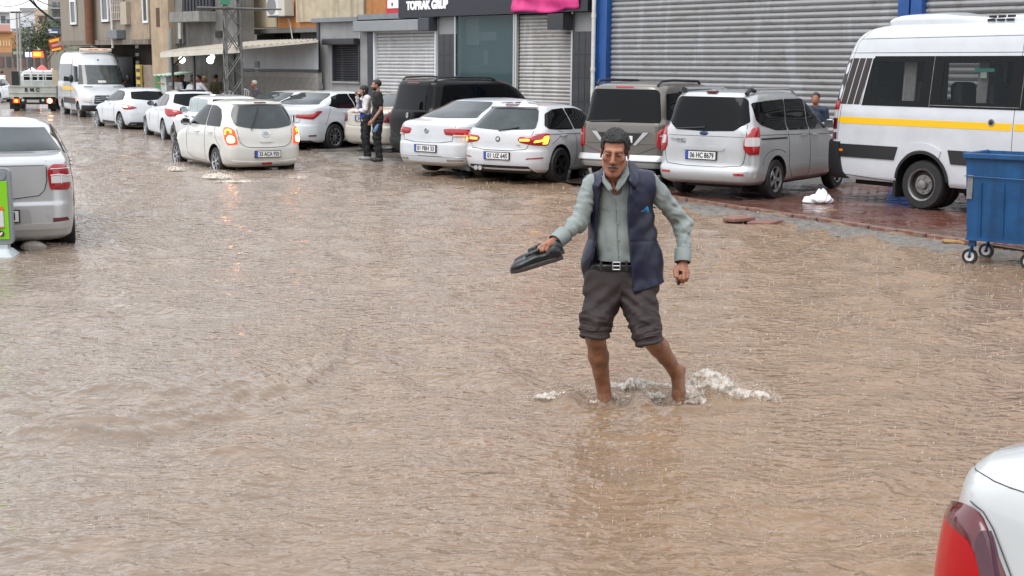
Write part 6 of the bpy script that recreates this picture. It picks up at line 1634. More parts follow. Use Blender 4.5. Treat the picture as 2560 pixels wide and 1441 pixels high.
    def curtain(x0, x1, y, z0, z1):
        n = 30; V = []
        for i in range(n + 1):
            s_ = i / n; V += [(x0 + (x1 - x0) * s_, y + .018 * math.sin(s_ * 26), z0), (x0 + (x1 - x0) * s_ + .02, y + .015 * math.sin(s_ * 26), z1)]
        MB().add(V, [(2 * i, 2 * i + 2, 2 * i + 3, 2 * i + 1) for i in range(n)]).build('curtain', M_curt, t)
    curtain(-.60, -.38, -.74, 1.56, 2.2); curtain(.68, .84, -.74, 1.56, 2.2); curtain(-.15, .15, .74, 1.56, 2.2); curtain(1.36, 1.6, .74, 1.56, 2.2)
    MB().box(.66, .98, -.79, -.78, 2.02, 2.07).build('window_sticker', mat('sticker_green', (.08, .42, .34), .4), t)
    MB().box(.76, .86, -.79, -.78, 1.93, 2.015).build('window_sticker', mat('sticker_pale', (.5, .6, .5), .4), t)
    # roof unit
    rf = Shell([(0, -1.0), (.05, -1.02), (.14, -.9), (.17, -.7), (.19, -.3)], [(0, 1.0), (.05, .98), (.10, .8), (.14, .4), (.19, .1)], [(0, .52), (.08, .52), (.14, .46), (.17, .36), (.19, .2)], 0, .19, rr=[(0, .12)], rf=[(0, .2)], br=.05, bf=.1, taper=.1)
    q = link('roof_air_conditioner', rf.mesh('roof_ac', P_bus), t, (-.15, -.05, 2.70)); q.data.polygons.foreach_set('use_smooth', [True] * len(q.data.polygons)); q.data.set_sharp_from_angle(angle=math.radians(35))
    rf2 = Shell([(0, -.5), (.05, -.52), (.12, -.4), (.14, -.2)], [(0, .7), (.05, .68), (.10, .5), (.14, .2)], [(0, .45), (.08, .44), (.12, .36), (.14, .2)], 0, .14, rr=[(0, .1)], rf=[(0, .2)], br=.03, bf=.1, taper=.08)
    q = link('roof_vent_unit', rf2.mesh('roof_unit', P_bus), t, (1.05, -.05, 2.70)); q.data.polygons.foreach_set('use_smooth', [True] * len(q.data.polygons))
    for i in range(3):
        for j in range(2): MB().box(0, .12, -.508, -.49, 0, .03).build('vent_slot', M_ug, q).location = (-.42 + i * .15, .04 + .03 * j, .035 + j * .05)
    MB().tube([(-.9, -.2, 0), (1.4, -.1, .03), (4.0, -.1, 0)], .014, 5).build('roof_cable', M_rub, t).location = (0.6, 0, 2.77)
    a = G(2300, 524, .045)
    yaw = math.radians(-53.5); c, s_ = math.cos(yaw), math.sin(yaw)
    t.location = (a.x + s_ * (-1) * .955, a.y - c * (-1) * .955, .045); t.rotation_euler = (0, 0, yaw)
minibus()

def minibus_far():
    t = vehicle('white minibus facing the camera at the left, front wheels in the flood', 'minibus', 'minibus')
    ro, wb, fo = 1.3, 3.665, 1.0; F_ = wb + fo
    sh = bus_shell(ro, F_)
    body(sh, t, P_bus, [(0, .35, .42, .5, 1.2), (wb, .35, .42, .5, 1.2)])
    for x in (0, wb):
        for sg in (1, -1): wheel(t, x, sg * .84, .345, .22, 'steel', sg)
    panel(sh, 'windscreen', 'front', [(-.88, 1.40), (-.76, 2.16), (.76, 2.16), (.88, 1.40)], mat('screen_grey', (.05, .06, .06), .05, spec=.8, var=.4), t, rnd=0)
    panel(sh, 'screen_card', 'front', [(-.16, 1.46), (-.16, 1.55), (.16, 1.55), (.16, 1.46)], M_clear, t, off=.01, rnd=1)
    panel(sh, 'grille', 'front', [(-.52, .66), (-.46, .98), (.46, .98), (.52, .66)], M_rub, t, off=.012)
    for z in (.74, .81, .88): line(sh, 'grille_bar', 'front', [(-.46, z), (.46, z)], M_chr, t, r=.012, rnd=0, off=.02)
    panel(sh, 'bumper', 'front', [(-.92, .38), (-.92, .60), (.92, .60), (.92, .38)], M_rub, t, off=.03)
    for sg in (1, -1):
        k = 'left' if sg > 0 else 'right'
        panel(sh, 'headlight', 'front', [(sg * .58, .68), (sg * .60, .84), (sg * .78, 1.02), (sg * .90, 1.04), (sg * .90, .72)], M_clear, t, off=.012, dome=.02)
        panel(sh, 'hood_vent', 'front', [(sg * .40, 1.29), (sg * .40, 1.315), (sg * .72, 1.315), (sg * .72, 1.29)], M_rub, t, rnd=0)
        panel(sh, 'side_window', k, [(-.9, 1.5), (-.85, 2.2), (2.2, 2.2), (2.2, 1.5)], M_tint, t, rnd=1)
        panel(sh, 'side_window', k, [(2.35, 1.45), (2.35, 2.15), (2.95, 2.1), (3.35, 1.5)], M_tint, t, rnd=1)
        panel(sh, 'yellow_stripe', k, [(.2, 1.15), (.2, 1.30), (2.9, 1.30), (2.7, 1.15)], M_stripe, t, off=.003, rnd=0, rim=.003)
        panel(sh, 'side_moulding', k, [(.45, .62), (.45, .84), (3.2, .84), (3.2, .62)], M_rub, t, off=.012, rnd=0, step=.1)
        line(sh, 'panel_gap', k, [(2.28, .45), (2.28, 2.4)], M_gap, t, r=.008, rnd=0)
        m_ = MB().ball((0, 0, 0), 1, 12, (.10, .13, .20)).build('wing_mirror', M_rub, t, smooth=True); m_.scale = (.8, .7, .8); m_.location = sh.side(3.15, 1.62, sg) + Vector((0.05, sg * .20, 0))
    b = MB().tube([(0, -.62, 0), (0, .62, 0)], .075, 10).box(-.1, .1, -.5, .5, -.06, .0).build('roof_light_bar', mat('beacon_white', (.7, .6, .5), .3), t, smooth=True); b.location = (F_ - 2.1, 0, 2.76)
    for y in (-.2, .0, .35): MB().box(.05, .09, y - .08, y + .08, -.03, .04).build('amber_lens', M_amb, b)
    ring_badge(t, sh, .82, .11, 'front')
    ring_badge(t, sh, 2.36, .04, 'front', m_=M_redd)
    panel(sh, 'number_plate', 'front', [(-.26, .44), (-.26, .55), (.26, .55), (.26, .44)], M_plw, t, off=.045, rnd=0)
    place(t, -.12, wb, .96, (159, 292), 197, -1, True)
minibus_far()

# ---------------------------------------------------------------- dropside truck
def truck():
    t = vehicle('grey dropside pickup truck with BMC lettering on the tailgate and lit tail lamps', 'truck', 'dropside_truck')
    M_trk = mat('truck_grey', (.47, .49, .44), .5, var=.2, scale=2, streak=.2)
    M_cab = mat('truck_cab', (.55, .57, .56), .4, var=.1)
    for x in (0, 2.8):
        for sg in (1, -1): wheel(t, x, sg * .78, .36, .22, 'steel', sg)
    MB().box(-.95, 2.0, -.97, .97, .78, .86).build('bed_floor', M_trk, t)
    for sg in (1, -1): 
        y0, y1 = sorted((sg * .97, sg * 1.0)); MB().box(-.95, 2.0, y0, y1, .80, 1.22).build('side_board', M_trk, t)
    g = MB().box(-1.0, -.955, -1.0, 1.0, .74, 1.24).box(-1.03, -1.003, -.98, .98, .90, .93).box(-1.03, -1.003, -.98, .98, 1.18, 1.22).build('tailgate', M_trk, t)
    for j, ch in enumerate('BMC'):
        text('tailgate_letter', ch, .22, M_plk, g, Matrix.Translation((-1.035, .26 - .24 * j, 1.05)) @ Matrix.Rotation(-PI / 2, 4, 'Z') @ Matrix.Rotation(PI / 2, 4, 'X'), .004, .008)
    cb = Shell([(.6, 2.15), (1.1, 2.12), (1.7, 2.2), (1.85, 2.28), (1.90, 2.45)], [(.6, 3.9), (1.1, 3.85), (1.3, 3.75), (1.7, 3.4), (1.85, 3.2), (1.90, 3.0)], [(.6, .88), (1.1, .88), (1.25, .86), (1.7, .76), (1.85, .66), (1.90, .5)], .6, 1.90, rr=[(0, .1)], rf=[(0, .2)])
    o = link('cab', cb.mesh('cab', M_cab), t); o.data.polygons.foreach_set('use_smooth', [True] * len(o.data.polygons)); o.data.set_sharp_from_angle(angle=math.radians(35))
    for a, b in ((-.62, -.36), (-.30, -.04), (.04, .30), (.36, .62)): panel(cb, 'cab_window', 'rear', [(a, 1.42), (a, 1.70), (b, 1.70), (b, 1.42)], M_tint, t, rnd=0)
    hp = MB()
    for z in (1.42, 1.62, 1.82): hp.tube([(1.98, -.74, z), (1.98, .74, z)], .025, 6)
    for y in (-.74, -.25, .25, .74): hp.tube([(1.98, y, .84), (1.98, y, 1.88)], .025, 6)
    hp.build('headboard_rail', M_cab, t)
    MB().box(.2, .9, .66, .96, .87, 1.85).build('dark_load_box', M_rub, t); MB().box(1.2, 1.7, -.95, -.70, .87, 1.9).build('board_load', M_cream, t)
    MB().box(-.9, 3.6, -.42, .42, .45, .75).build('chassis', M_ug, t)
    MB().box(-.98, -.92, -.95, .95, .42, .66).build('light_bar', M_ug, t)
    for sg in (1, -1):
        l = MB().box(-1.0, -.985, sg * .70 - .13, sg * .70 + .13, .48, .66).build('tail_light', M_onr, t)
        MB().lathe([(.07 if sg > 0 else .10, -1.004), (.02, -1.02)], 14, 'x', (0, sg * .70, .57)).build('lit_bulb', M_ony if sg > 0 else M_onh, l)
        MB().lathe([(.06, -.99), (.06, -1.0), (.02, -1.0)], 12, 'x', (0, sg * .42, .6)).build('towing_eye', M_cab, t)
    MB().box(-1.0, -.985, -.26, .26, .50, .62).build('number_plate', mat('plate_dirty', (.4, .4, .38), .5), t)
    bx('mud_flap', (-.75, -.72, -1.0, -.6, .2, .6), M_ug, t); bx('mud_flap', (-.75, -.72, .6, 1.0, .2, .6), M_ug, t)
    anchor(t, -.12, -15, (-1.0, 0, .74), (82, 243))
truck()

# ---------------------------------------------------------------- near silver saloon, left
def logan():
    t = vehicle('silver saloon at the left edge seen from behind next to the green signboard')
    ro, wb, fo, W, H = .92, 2.634, .79, .867, 1.52
    sh = sedan_shell(ro, wb, fo, W, H, deck=1.14, hood=1.0, r0=.30, r1=.98, w1=1.7, w0=2.3, roofw=.60, rr=.22)
    body(sh, t, P_silver2, arches(wb, .31)); wheels4(t, wb, .755, .305, .19, 'steel')
    panel(sh, 'rear_window', 'rear', [(-.72, 1.19), (-.56, 1.42), (0, 1.43), (.56, 1.42), (.72, 1.19)], M_glassg, t, off=.012, rnd=0)
    for sg in (1, -1):
        l = panel(sh, 'tail_light', 'wrap', [(sg * .60, .78), (sg * .58, 1.0), (sg * .64, 1.06), (sg * .82, 1.05), (sg * .92, .98), (sg * .92, .80), (sg * .85, .765)], M_red, t, off=.01, dome=.016, rnd=1, step=.035)
        panel(sh, 'clear_lens', 'wrap', [(sg * .615, .85), (sg * .615, .93), (sg * .72, .935), (sg * .80, .915), (sg * .90, .915), (sg * .90, .85)], M_clear, l, off=.03, rnd=0, step=.035)
        line(sh, 'lens_rib', 'wrap', [(sg * .61, .94), (sg * .71, .945), (sg * .80, .925), (sg * .91, .925)], M_plw, l, r=.006, rnd=0, off=.03)
        line(sh, 'lens_rib', 'wrap', [(sg * .725, .84), (sg * .725, .94)], M_plw, l, r=.005, rnd=0, off=.03)
        line(sh, 'lens_rib', 'wrap', [(sg * .61, 1.01), (sg * .90, 1.005)], M_plw, l, r=.004, rnd=0, off=.028)
        panel(sh, 'fog_light', 'wrap', [(sg * .62, .42), (sg * .62, .465), (sg * .80, .465), (sg * .84, .43)], M_redd, t, off=.01, rnd=0)
    line(sh, 'boot_gap', 'rear', [(-.57, 1.10), (-.57, .80), (-.45, .69), (.45, .69), (.57, .80), (.57, 1.10)], M_gap, t, r=.006)
    line(sh, 'boot_crease', 'rear', [(-.55, 1.05), (.55, 1.05)], M_gap, t, r=.003, rnd=0)
    line(sh, 'bumper_crease', 'wrap', [(-1.2, .63), (-.85, .63)], M_gap, t, r=.003, rnd=0); line(sh, 'bumper_crease', 'wrap', [(1.2, .63), (.85, .63)], M_gap, t, r=.003, rnd=0)
    panel(sh, 'plate_recess', 'rear', [(-.40, .37), (-.38, .57), (.38, .57), (.40, .37)], P_silver, t, off=.003, rnd=1)
    line(sh, 'recess_edge', 'rear', [(.27, .585), (.38, .58), (.42, .53), (.40, .44), (.36, .37), (.1, .36)], M_gap, t, r=.007)
    plate(t, sh, 'rear', 0, .50, '06 BLN 21', h=.12)
    panel(sh, 'bumper_lip', 'wrap', [(-.84, .345), (-.84, .41), (.84, .41), (.84, .345)], P_silver2, t, off=.018, rnd=1)
    MB().lathe([(.022, 0), (.022, .004), (.001, .005)], 16, 'x').build('tow_cover', P_silver2, t).location = sh.rear(-.56, .50) + Vector((-.006, 0, 0))
    side_bits(t, sh, [[(-.02, 1.14), (.1, 1.35), (.45, 1.44), (.84, 1.44), (.84, 1.08)], [(.9, 1.08), (.88, 1.44), (1.3, 1.43), (1.8, 1.28), (2.1, 1.06)]], [[(.86, 1.05), (.88, .6), (.75, .25)]], [(.42, .98), (1.4, .96)], P_silver2)
    anchor(t, -.11, -19, (-.90, -.84, .26), (187, 590)); return t
logan()
# ---------------------------------------------------------------- corner of the nearest car, bottom right
def near_car():
    t = vehicle('corner of a white saloon with a large red tail lamp at the bottom right', 'car', 'nearest_car')
    ro, wb, fo, W, H = 1.05, 2.7, .9, .90, 1.45
    sh = sedan_shell(ro, wb, fo, W, H, deck=1.06, hood=.94, r0=.50, r1=1.2, w1=1.75, w0=2.4, roofw=.58, rr=.20)
    P = mat('paint_near_white', (.56, .58, .585), .3, coat=.9)
    body(sh, t, P, arches(wb, .325)); wheels4(t, wb, .79, .322, .205, 'alloy10')
    for sg in (1, -1):
        k = 'left' if sg > 0 else 'right'
        l = panel(sh, 'tail_light', 'wrap', [(sg * .55, .70), (sg * .60, .84), (sg * .80, .91), (sg * .90, .935), (sg * .97, .93), (sg * 1.10, .815), (sg * 1.22, .71), (sg * 1.20, .66), (sg * .95, .64)], M_redd, t, off=.008, dome=.02, rnd=2, step=.03)
        panel(sh, 'lamp_core', 'wrap', [(sg * .60, .72), (sg * .66, .84), (sg * .86, .86), (sg * .98, .86), (sg * 1.10, .75), (sg * 1.12, .68), (sg * .9, .67)], mat('near_red', (.30, .002, .004), .2, spec=.3, emit=(1, .0, .002), es=.07), l, off=.030, rnd=2, step=.03)
        panel(sh, 'lamp_smoke', 'wrap', [(sg * 1.0, .85), (sg * 1.01, .91), (sg * 1.18, .715), (sg * 1.13, .70)], mat('smoked_lens', (.09, .03, .05), .12, coat=.6), l, off=.031, rnd=1, step=.03)
        line(sh, 'lamp_seal', 'wrap', [(sg * .90, .945), (sg * .99, .935), (sg * 1.12, .82), (sg * 1.24, .71), (sg * 1.22, .655)], M_rub, t, r=.0022, rnd=1, off=.004)
        line(sh, 'boot_gap', k, [(-.98, .965), (-.90, 1.005), (-.5, 1.03), (-.2, 1.035)], M_gap, t, r=.0022)
    side_bits(t, sh, [[(.0, 1.10), (.15, 1.30), (.45, 1.37), (.80, 1.375), (.82, 1.02)], [(.87, 1.01), (.85, 1.375), (1.3, 1.37), (1.9, 1.22), (2.3, 1.0)]])
    panel(sh, 'rear_window', 'rear', [(-.68, 1.13), (-.52, 1.385), (0, 1.395), (.52, 1.385), (.68, 1.13)], M_glassg, t)
    anchor(t, -.05, 155, (-.95, -.83, .965), (2318, 1196))
near_car()

# ---------------------------------------------------------------- wheeled refuse container
def dumpster():
    t = thing('waste_container', 'blue wheeled steel waste container at the right edge beside the minibus', 'container')
    M_b = mat('container_blue', (.007, .075, .215), .45, var=.35, scale=2.5, streak=.35, col2=(.010, .095, .26))
    w, d, z0, z1 = 1.15, .70, .27, 1.21
    tp = .05
    V = [(tp, 0, z0), (w, 0, z0), (w, d, z0), (tp, d, z0), (0, -.05, z1), (w, -.05, z1), (w, d + .05, z1), (0, d + .05, z1)]
    o = MB().add(V, [(0, 1, 5, 4), (1, 2, 6, 5), (2, 3, 7, 6), (3, 0, 4, 7), (0, 3, 2, 1)]).build('tub', M_b, t)
    s = o.modifiers.new('thickness', 'SOLIDIFY'); s.thickness = .01
    b = MB(); b.box(-.03, w, -.085, -.055, z1 - .05, z1 + .01).box(-.03, .0, -.085, d + .08, z1 - .048, z1 + .008).build('rim', M_b, t, bevel=.01)
    MB().box(tp - .01, w, -.012, .0, z0, z0 + .03).build('bottom_rail', M_b, t)
    MB().tube([(.0, -.056, z1 - .24), (w, -.056, z1 - .26)], .006, 6).build('pressed_seam', M_b, t)
    for x in (.18, .42, .66, .9): MB().tube([(x, -.055, z1 - .3), (x + .01, -.012, z0 + .06)], .008, 6).build('rib', M_b, t)
    # worn grey patch at the corner
    MB().box(.03, .09, -.045, -.036, .72, .98).build('worn_patch', mat('bare_steel', (.20, .20, .20), .5, var=.4, scale=12), t, bevel=.02)
    for (x, y) in ((.10, .05), (.10, d - .05), (.72, .05), (.72, d - .05), (w - .1, .05)):
        f = MB().box(-.035, .035, -.03, .03, .20, z0).tube([(0, -.03, .22), (-.02, -.03, .09)], .012, 6).tube([(0, .03, .22), (-.02, .03, .09)], .012, 6).build('castor_fork', M_b, t); f.location = (x, y, 0)
        wq = MB().lathe([(.055, -.018), (.08, -.022), (.088, 0), (.08, .022), (.055, .018)], 24, 'y').build('castor_wheel', M_tyre, f, smooth=True); wq.location = (-.02, 0, .088)
        MB().lathe([(.056, -.012), (.05, -.024), (.02, -.02), (.02, .02), (.05, .024), (.056, .012)], 20, 'y').build('castor_hub', M_clear, wq)
    p = G(2428, 657, 0.0); c = math.radians(-36)
    t.rotation_euler = (0, 0, c); t.location = (p.x - .10 * math.cos(c) + .05 * math.sin(c), p.y - .10 * math.sin(c) - .05 * math.cos(c), -.02)
dumpster()

# ---------------------------------------------------------------- advertising board, left
def board():
    t = thing('pavement_sign', 'grey framed advertising board with a lime green poster at the left edge', 'sign')
    M_g = mat('board_grey', (.22, .24, .26), .45); M_lg = mat('poster_lime', (.22, .56, .02), .35, var=.08); M_ft = mat('board_foot', (.45, .49, .51), .5, var=.15)
    w, z0, z1 = .76, .12, .95
    P_ = chaikin([(-w / 2, z0), (w / 2, z0), (w / 2, z1), (-w / 2, z1)], 0)
    r_ = .06; pts = []
    for cx, cz, a0 in ((w / 2 - r_, z1 - r_, 0), (-w / 2 + r_, z1 - r_, 90), (-w / 2 + r_, z0 + r_, 180), (w / 2 - r_, z0 + r_, 270)):
        for k in range(5): a = math.radians(a0 + k * 22.5); pts.append((cx + r_ * math.cos(a), cz + r_ * math.sin(a)))
    MB().prism(pts, -.035, .035, 'y').build('frame', M_g, t, bevel=.008)
    pz1 = z1 - .14
    ps = bx('poster', (-w / 2 + .05, w / 2 - .035, -.045, -.036, z0 + .06, pz1), M_lg, t, .01)
    R = Matrix.Rotation(PI / 2, 4, 'X')
    MB().lathe([(.055, -.036), (.055, -.045), (.045, -.047), (.001, -.046)], 22, 'y').build('header_disc', M_g, t).location = (w / 2 - .10, 0, z1 - .08)
    text('poster_letters', 'POMPA', .07, M_plk, ps, Matrix.Translation((w / 2 - .115, -.047, pz1 - .165)) @ R, .001, .002, 'RIGHT')
    text('poster_letters', 'GELEN', .05, M_plk, ps, Matrix.Translation((w / 2 - .115, -.047, pz1 - .055)) @ R, .001, .002, 'RIGHT')
    q = bx('poster_box', (-.05, w / 2 - .115, -.049, -.046, pz1 - .122, pz1 - .088), M_plw, ps); 
    text('poster_letters', 'EL', .03, M_plk, q, Matrix.Translation((w / 2 - .13, -.0505, pz1 - .105)) @ R, .0005, .001, 'RIGHT')
    b = MB().lathe([(.10, 0), (.105, .02), (.10, .04), (.098, .21), (.085, .25), (.04, .25)], 20).build('printed_jar', mat('jar_white', (.62, .62, .66), .4), ps, smooth=True); b.scale = (.85, .12, .9); b.location = (w / 2 - .17, -.05, z0 + .19)
    MB().lathe([(.104, .205), (.104, .225), (.09, .255), (.01, .258)], 20).lathe([(.103, 0), (.103, .022)], 20).build('printed_jar_band', mat('jar_orange', (.7, .16, .03), .4), b, smooth=True)
    e = MB().lathe([(.032, -.05), (.03, -.054), (.001, -.056)], 20, 'y').build('round_emblem', mat('emblem_black', (.02, .02, .04), .4), ps); e.location = (w / 2 - .12, 0, z0 + .125)
    MB().add([(-.022, -.058, -.012), (.006, -.058, .022), (.02, -.058, .008), (-.004, -.058, -.022)], [(0, 1, 2, 3)]).build('emblem_flash', M_plw, e)
    MB().add([(.0, -.0585, -.024), (.026, -.0585, .006), (.014, -.0585, -.02)], [(0, 1, 2)]).build('emblem_flash', mat('emblem_red', (.6, .02, .02), .4), e)
    bx('post_block', (-w / 2 + .06, w / 2 - .06, -.05, .05, .05, z0), M_ft, t)
    V = [(-w / 2 - .05, -.28, -.12), (w / 2 + .12, -.28, -.12), (w / 2 + .12, .28, -.12), (-w / 2 - .05, .28, -.12), (-w / 2 + .05, -.10, .08), (w / 2 - .05, -.10, .08), (w / 2 - .05, .10, .08), (-w / 2 + .05, .10, .08)]
    MB().add(V, [(0, 3, 2, 1), (4, 5, 6, 7), (0, 1, 5, 4), (1, 2, 6, 5), (2, 3, 7, 6), (3, 0, 4, 7)]).build('foot', M_ft, t, bevel=.02)
    p = G(36, 640, 0.0); t.location = (p.x - w / 2 - .0, p.y, .0); t.rotation_euler = (0, 0, math.radians(4))
board()
# lump of concrete under the saloon
def rock(label, px, s, seed, m_):
    b = MB(); b.ball((0, 0, 0), 1, 16); V = np.array(b.v); n = vnoise(V + seed, 1.7)[:, None]
    V = V * (1 + .35 * n) * np.array(s); b.v = [tuple(v) for v in V]
    o = b.build('rubble_block', m_); p = G(*px, 0.02); o.location = p; o.rotation_euler = (0, .1, .3); tag(o, label, 'rubble')
rock('pale broken concrete lump lying in the water under the silver saloon bumper', (85, 618), (.14, .09, .07), 3, mat('pale_concrete', (.38, .34, .29), .8, var=.3, scale=8, bump=.3))
rock('yellowish lump of wet sand at the kerb end beside the blue container', (2385, 606), (.16, .10, .035), 8, mat('ochre_sand', (.36, .20, .07), .8, var=.3, scale=12, bump=.5))
# plastic carrier bag
def bag():
    def fn(P):
        d = ell(P, (0, 0, .05), (.22, .14, .075)); d = smin(d, ell(P, (.03, 0, .12), (.10, .08, .08)), .06); d = smin(d, cap(P, (.0, 0, .14), (.0, .01, .21), .035, .02), .04)
        d = smin(d, cap(P, (.04, 0, .14), (.045, .01, .215), .03, .018), .03); d = smin(d, ell(P, (-.17, 0, .03), (.10, .09, .04)), .05)
        r = 6 * np.arctan2(P[:, 0], P[:, 2] + .02); d = d + .008 * np.sin(r * 2.2 + P[:, 1] * 20) + .02 * vnoise(P, 9); return np.maximum(d, -P[:, 2])
    o = link('carrier_bag', net_mesh('bag', [(fn, (-.32, -.2, -.02), (.30, .2, .28), .012)], mat('bag_white', (.78, .82, .86), .35))); tag(o, 'white knotted plastic carrier bag lying on the wet red paving', 'bag')
    p = G(2048, 507, .05); o.location = (p.x, p.y, .045)
    rock2 = MB().ball((0, 0, 0), 1, 10, (.05, .03, .03)).build('bag_contents', mat('olive_scrap', (.10, .09, .02), .7), o, smooth=True); rock2.location = (.03, -.11, .02)
bag()

# ---------------------------------------------------------------- opposite side of the street, behind the viewer (mirrored in glass and water)
def across():
    for (x0, x1, y, h, lab, col) in ((-26, -9.5, -9, 10, 'beige apartment block behind the viewer, left of the street', (.30, .26, .21)), (-9, 5, -7, 8.5, 'grey apartment block directly behind the viewer', (.22, .21, .20)), (6, 24, -8, 11, 'brown apartment block behind the viewer, right of the street', (.26, .20, .16))):
        t = thing('apartment_house', lab, 'building', (x0, y, 0))
        bx('wall', (0, x1 - x0, -6, 0, 0, h), mat('opposite' + lab[:5], col, .8, var=.15, scale=.6), t)
        n = int((x1 - x0) / 2.6)
        for i in range(n):
            for j in range(int(h / 3)):
                bx('window', (i * 2.6 + .7, i * 2.6 + 1.9, .0, .06, j * 3 + .9, j * 3 + 2.3), M_fd, t)
            if i % 2: bx('balcony', (i * 2.6 + .4, i * 2.6 + 2.4, .0, .9, 3.0, 3.9), M_fl, t)
across()
# ================================================================== PEOPLE
def skin_mat(name, col, dark):
    return mat(name, col, 0.42, col2=dark, thr=(.38, .66), scale=14, var=.12, bump=.25, bscale=75)
SK = skin_mat('skin_tan', (.39, .17, .098), (.30, .108, .060))
SKL = mat('skin_legs', (.30, .135, .075), .28, col2=(.17, .075, .042), thr=(.38, .66), scale=7, var=.2, bump=.3, bscale=55)
SK2 = skin_mat('skin_light', (.42, .22, .14), (.34, .165, .10))
def cloth(name, col, col2=None, rough=.75, var=.1): return mat(name, col, rough, col2=col2, thr=(.46, .64), scale=4, var=var, bump=.15, bscale=220)

# ---------------------------------------------------------------- the wading man
def wader():
    Y0 = 8.0
    base = PY(1545, 1000, Y0); base.z = 0
    t = thing('person', 'man in navy gilet and rolled up trousers wading barefoot, holding black shoes in one hand', 'person', base)
    def Q(u, v, dy=0.0): p = PY(u, v, Y0 + dy) - base; return np.array([p.x, p.y, p.z], np.float32)
    V3 = lambda a: Vector([float(x) for x in a])
    # joints
    SL, SR = Q(1482, 462, .0), Q(1622, 456, .02)
    EL, ER = Q(1446, 556, -.05), Q(1708, 562, .08)
    WL, WR = Q(1392, 603, -.17), Q(1707, 652, -.02)
    def ridged(P, sc, off=0.0): return 1 - 2 * np.abs(vnoise(P + off, sc)) * 2
    # ---- head
    HS = 1.13; HC = Q(1537, 382, -.07)
    rot = Euler((math.radians(7), math.radians(3), math.radians(-9))).to_matrix()
    RT = np.array(rot, np.float32)
    def hx(P): return ((P - HC) @ RT) / HS
    def head(P):
        p = hx(P); q = p.copy(); q[:, 0] = np.abs(q[:, 0])
        d = ell(p, (0, .018, .036), (.0705, .096, .080))
        d = smin(d, ell(p, (0, -.018, -.035), (.054, .070, .082)), .03)
        d = smin(d, cap(q, (.047, .0, -.055), (.021, -.050, -.100), .017, .016), .03)
        d = smin(d, ell(p, (0, -.066, -.105), (.024, .022, .019)), .02)
        d = smin(d, ell(q, (.040, -.056, -.022), (.018, .020, .016)), .025)
        d = smin(d, cap(q, (.008, -.080, .021), (.040, -.071, .023), .009, .008), .014)
        # sunken cheeks and sockets
        d = smax(d, -ell(q, (.050, -.077, -.060), (.011, .014, .018)), .020)
        d = smax(d, -ell(q, (.030, -.107, .001), (.019, .020, .012)), .010)
        d = smin(d, ell(q, (.029, -.0725, -.001), (.0165, .0140, .0130)), .004)
        d = smax(d, -cap(q, (.019, -.0910, -.0020), (.039, -.0850, -.0010), .0040, .0032), .002)
        d = smax(d, -cap(q, (.018, -.093, -.012), (.040, -.083, -.016), .0015, .0015), .004)
        # nose
        d = smin(d, cap(p, (0, -.086, .012), (0, -.112, -.032), .0085, .0115), .010)
        d = smin(d, ell(q, (.012, -.100, -.036), (.0085, .011, .0075)), .006)
        d = smax(d, -ell(q, (.008, -.108, -.0445), (.004, .006, .003)), .003)
        # folds and mouth
        d = smax(d, -cap(q, (.019, -.098, -.036), (.034, -.082, -.074), .002, .002), .010)
        d = smin(d, cap(q, (0, -.094, -.0645), (.020, -.086, -.068), .006, .004), .005)
        d = smin(d, cap(q, (0, -.093, -.0775), (.016, -.087, -.077), .006, .0045), .005)
        d = smax(d, -cap(q, (0, -.102, -.071), (.024, -.090, -.0725), .0016, .0018), .003)
        d = smax(d, -cap(q, (.0, -.094, -.090), (.012, -.091, -.090), .002, .002), .008)
        for z in (.045, .056): d = smax(d, -cap(p, (-.03, -.0845, z), (.03, -.0845, z + .001), .0011, .0011), .003)
        for s_ in (-1, 1): d = smax(d, -cap(p, (s_ * .006, -.094, .024), (s_ * .008, -.088, .036), .0012, .0012), .004)
        # ears
        e = ell(q, (.0725, .006, -.008), (.007, .017, .028)); e = smax(e, -ell(q, (.079, .001, -.006), (.006, .010, .018)), .005)
        d = smin(d, e, .007)
        # neck
        d = smin(d, cap(p, (0, .020, -.060), (0, .045, -.150), .052, .052), .02)
        n = cap(P, Q(1539, 420, .0), Q(1541, 478, .01), .062, .070)
        d = smin(d * HS, n, .02)
        for s_ in (-1, 1): d = smin(d, cap(P, Q(1541 + s_ * 16, 425, -.02), Q(1541 + s_ * 5, 470, -.075), .011, .012), .014)
        return d
    lo, hi = HC - np.array([.13, .16, .27]), HC + np.array([.13, .16, .16])
    parts = [(head, lo, hi, .0030)]
    # ---- hands
    def hand_r(P):      # image left: gripping the shoes
        kn = [Q(1372, 612, -.23), Q(1364, 612, -.235), Q(1356, 615, -.235), Q(1349, 620, -.225)]
        mid = [Q(1366, 626, -.25), Q(1357, 627, -.255), Q(1349, 629, -.25), Q(1343, 631, -.24)]
        tip = [Q(1366, 637, -.235), Q(1358, 638, -.24), Q(1351, 639, -.235), Q(1345, 640, -.225)]
        d = cap(P, WL, Q(1381, 608, -.19), .030, .030)
        pc = Q(1373, 612, -.205)
        for k in kn: d = smin(d, cap(P, pc, k, .024, .0125), .012)
        f = None
        for a, b, c in zip(kn, mid, tip):
            g = smin(cap(P, a, b, .0125, .0105), cap(P, b, c, .0105, .009), .003); f = g if f is None else smin(f, g, .002)
        d = smin(d, f, .006)
        th = smin(cap(P, Q(1380, 615, -.20), Q(1384, 627, -.215), .016, .013), cap(P, Q(1384, 627, -.215), Q(1379, 638, -.225), .012, .010), .004)
        return smin(d, th, .008)
    parts.append((hand_r, Q(1338, 645, -.30) - np.array([.01, .0, .02]), Q(1398, 590, -.13) + np.array([.02, .03, .0]), .0035))
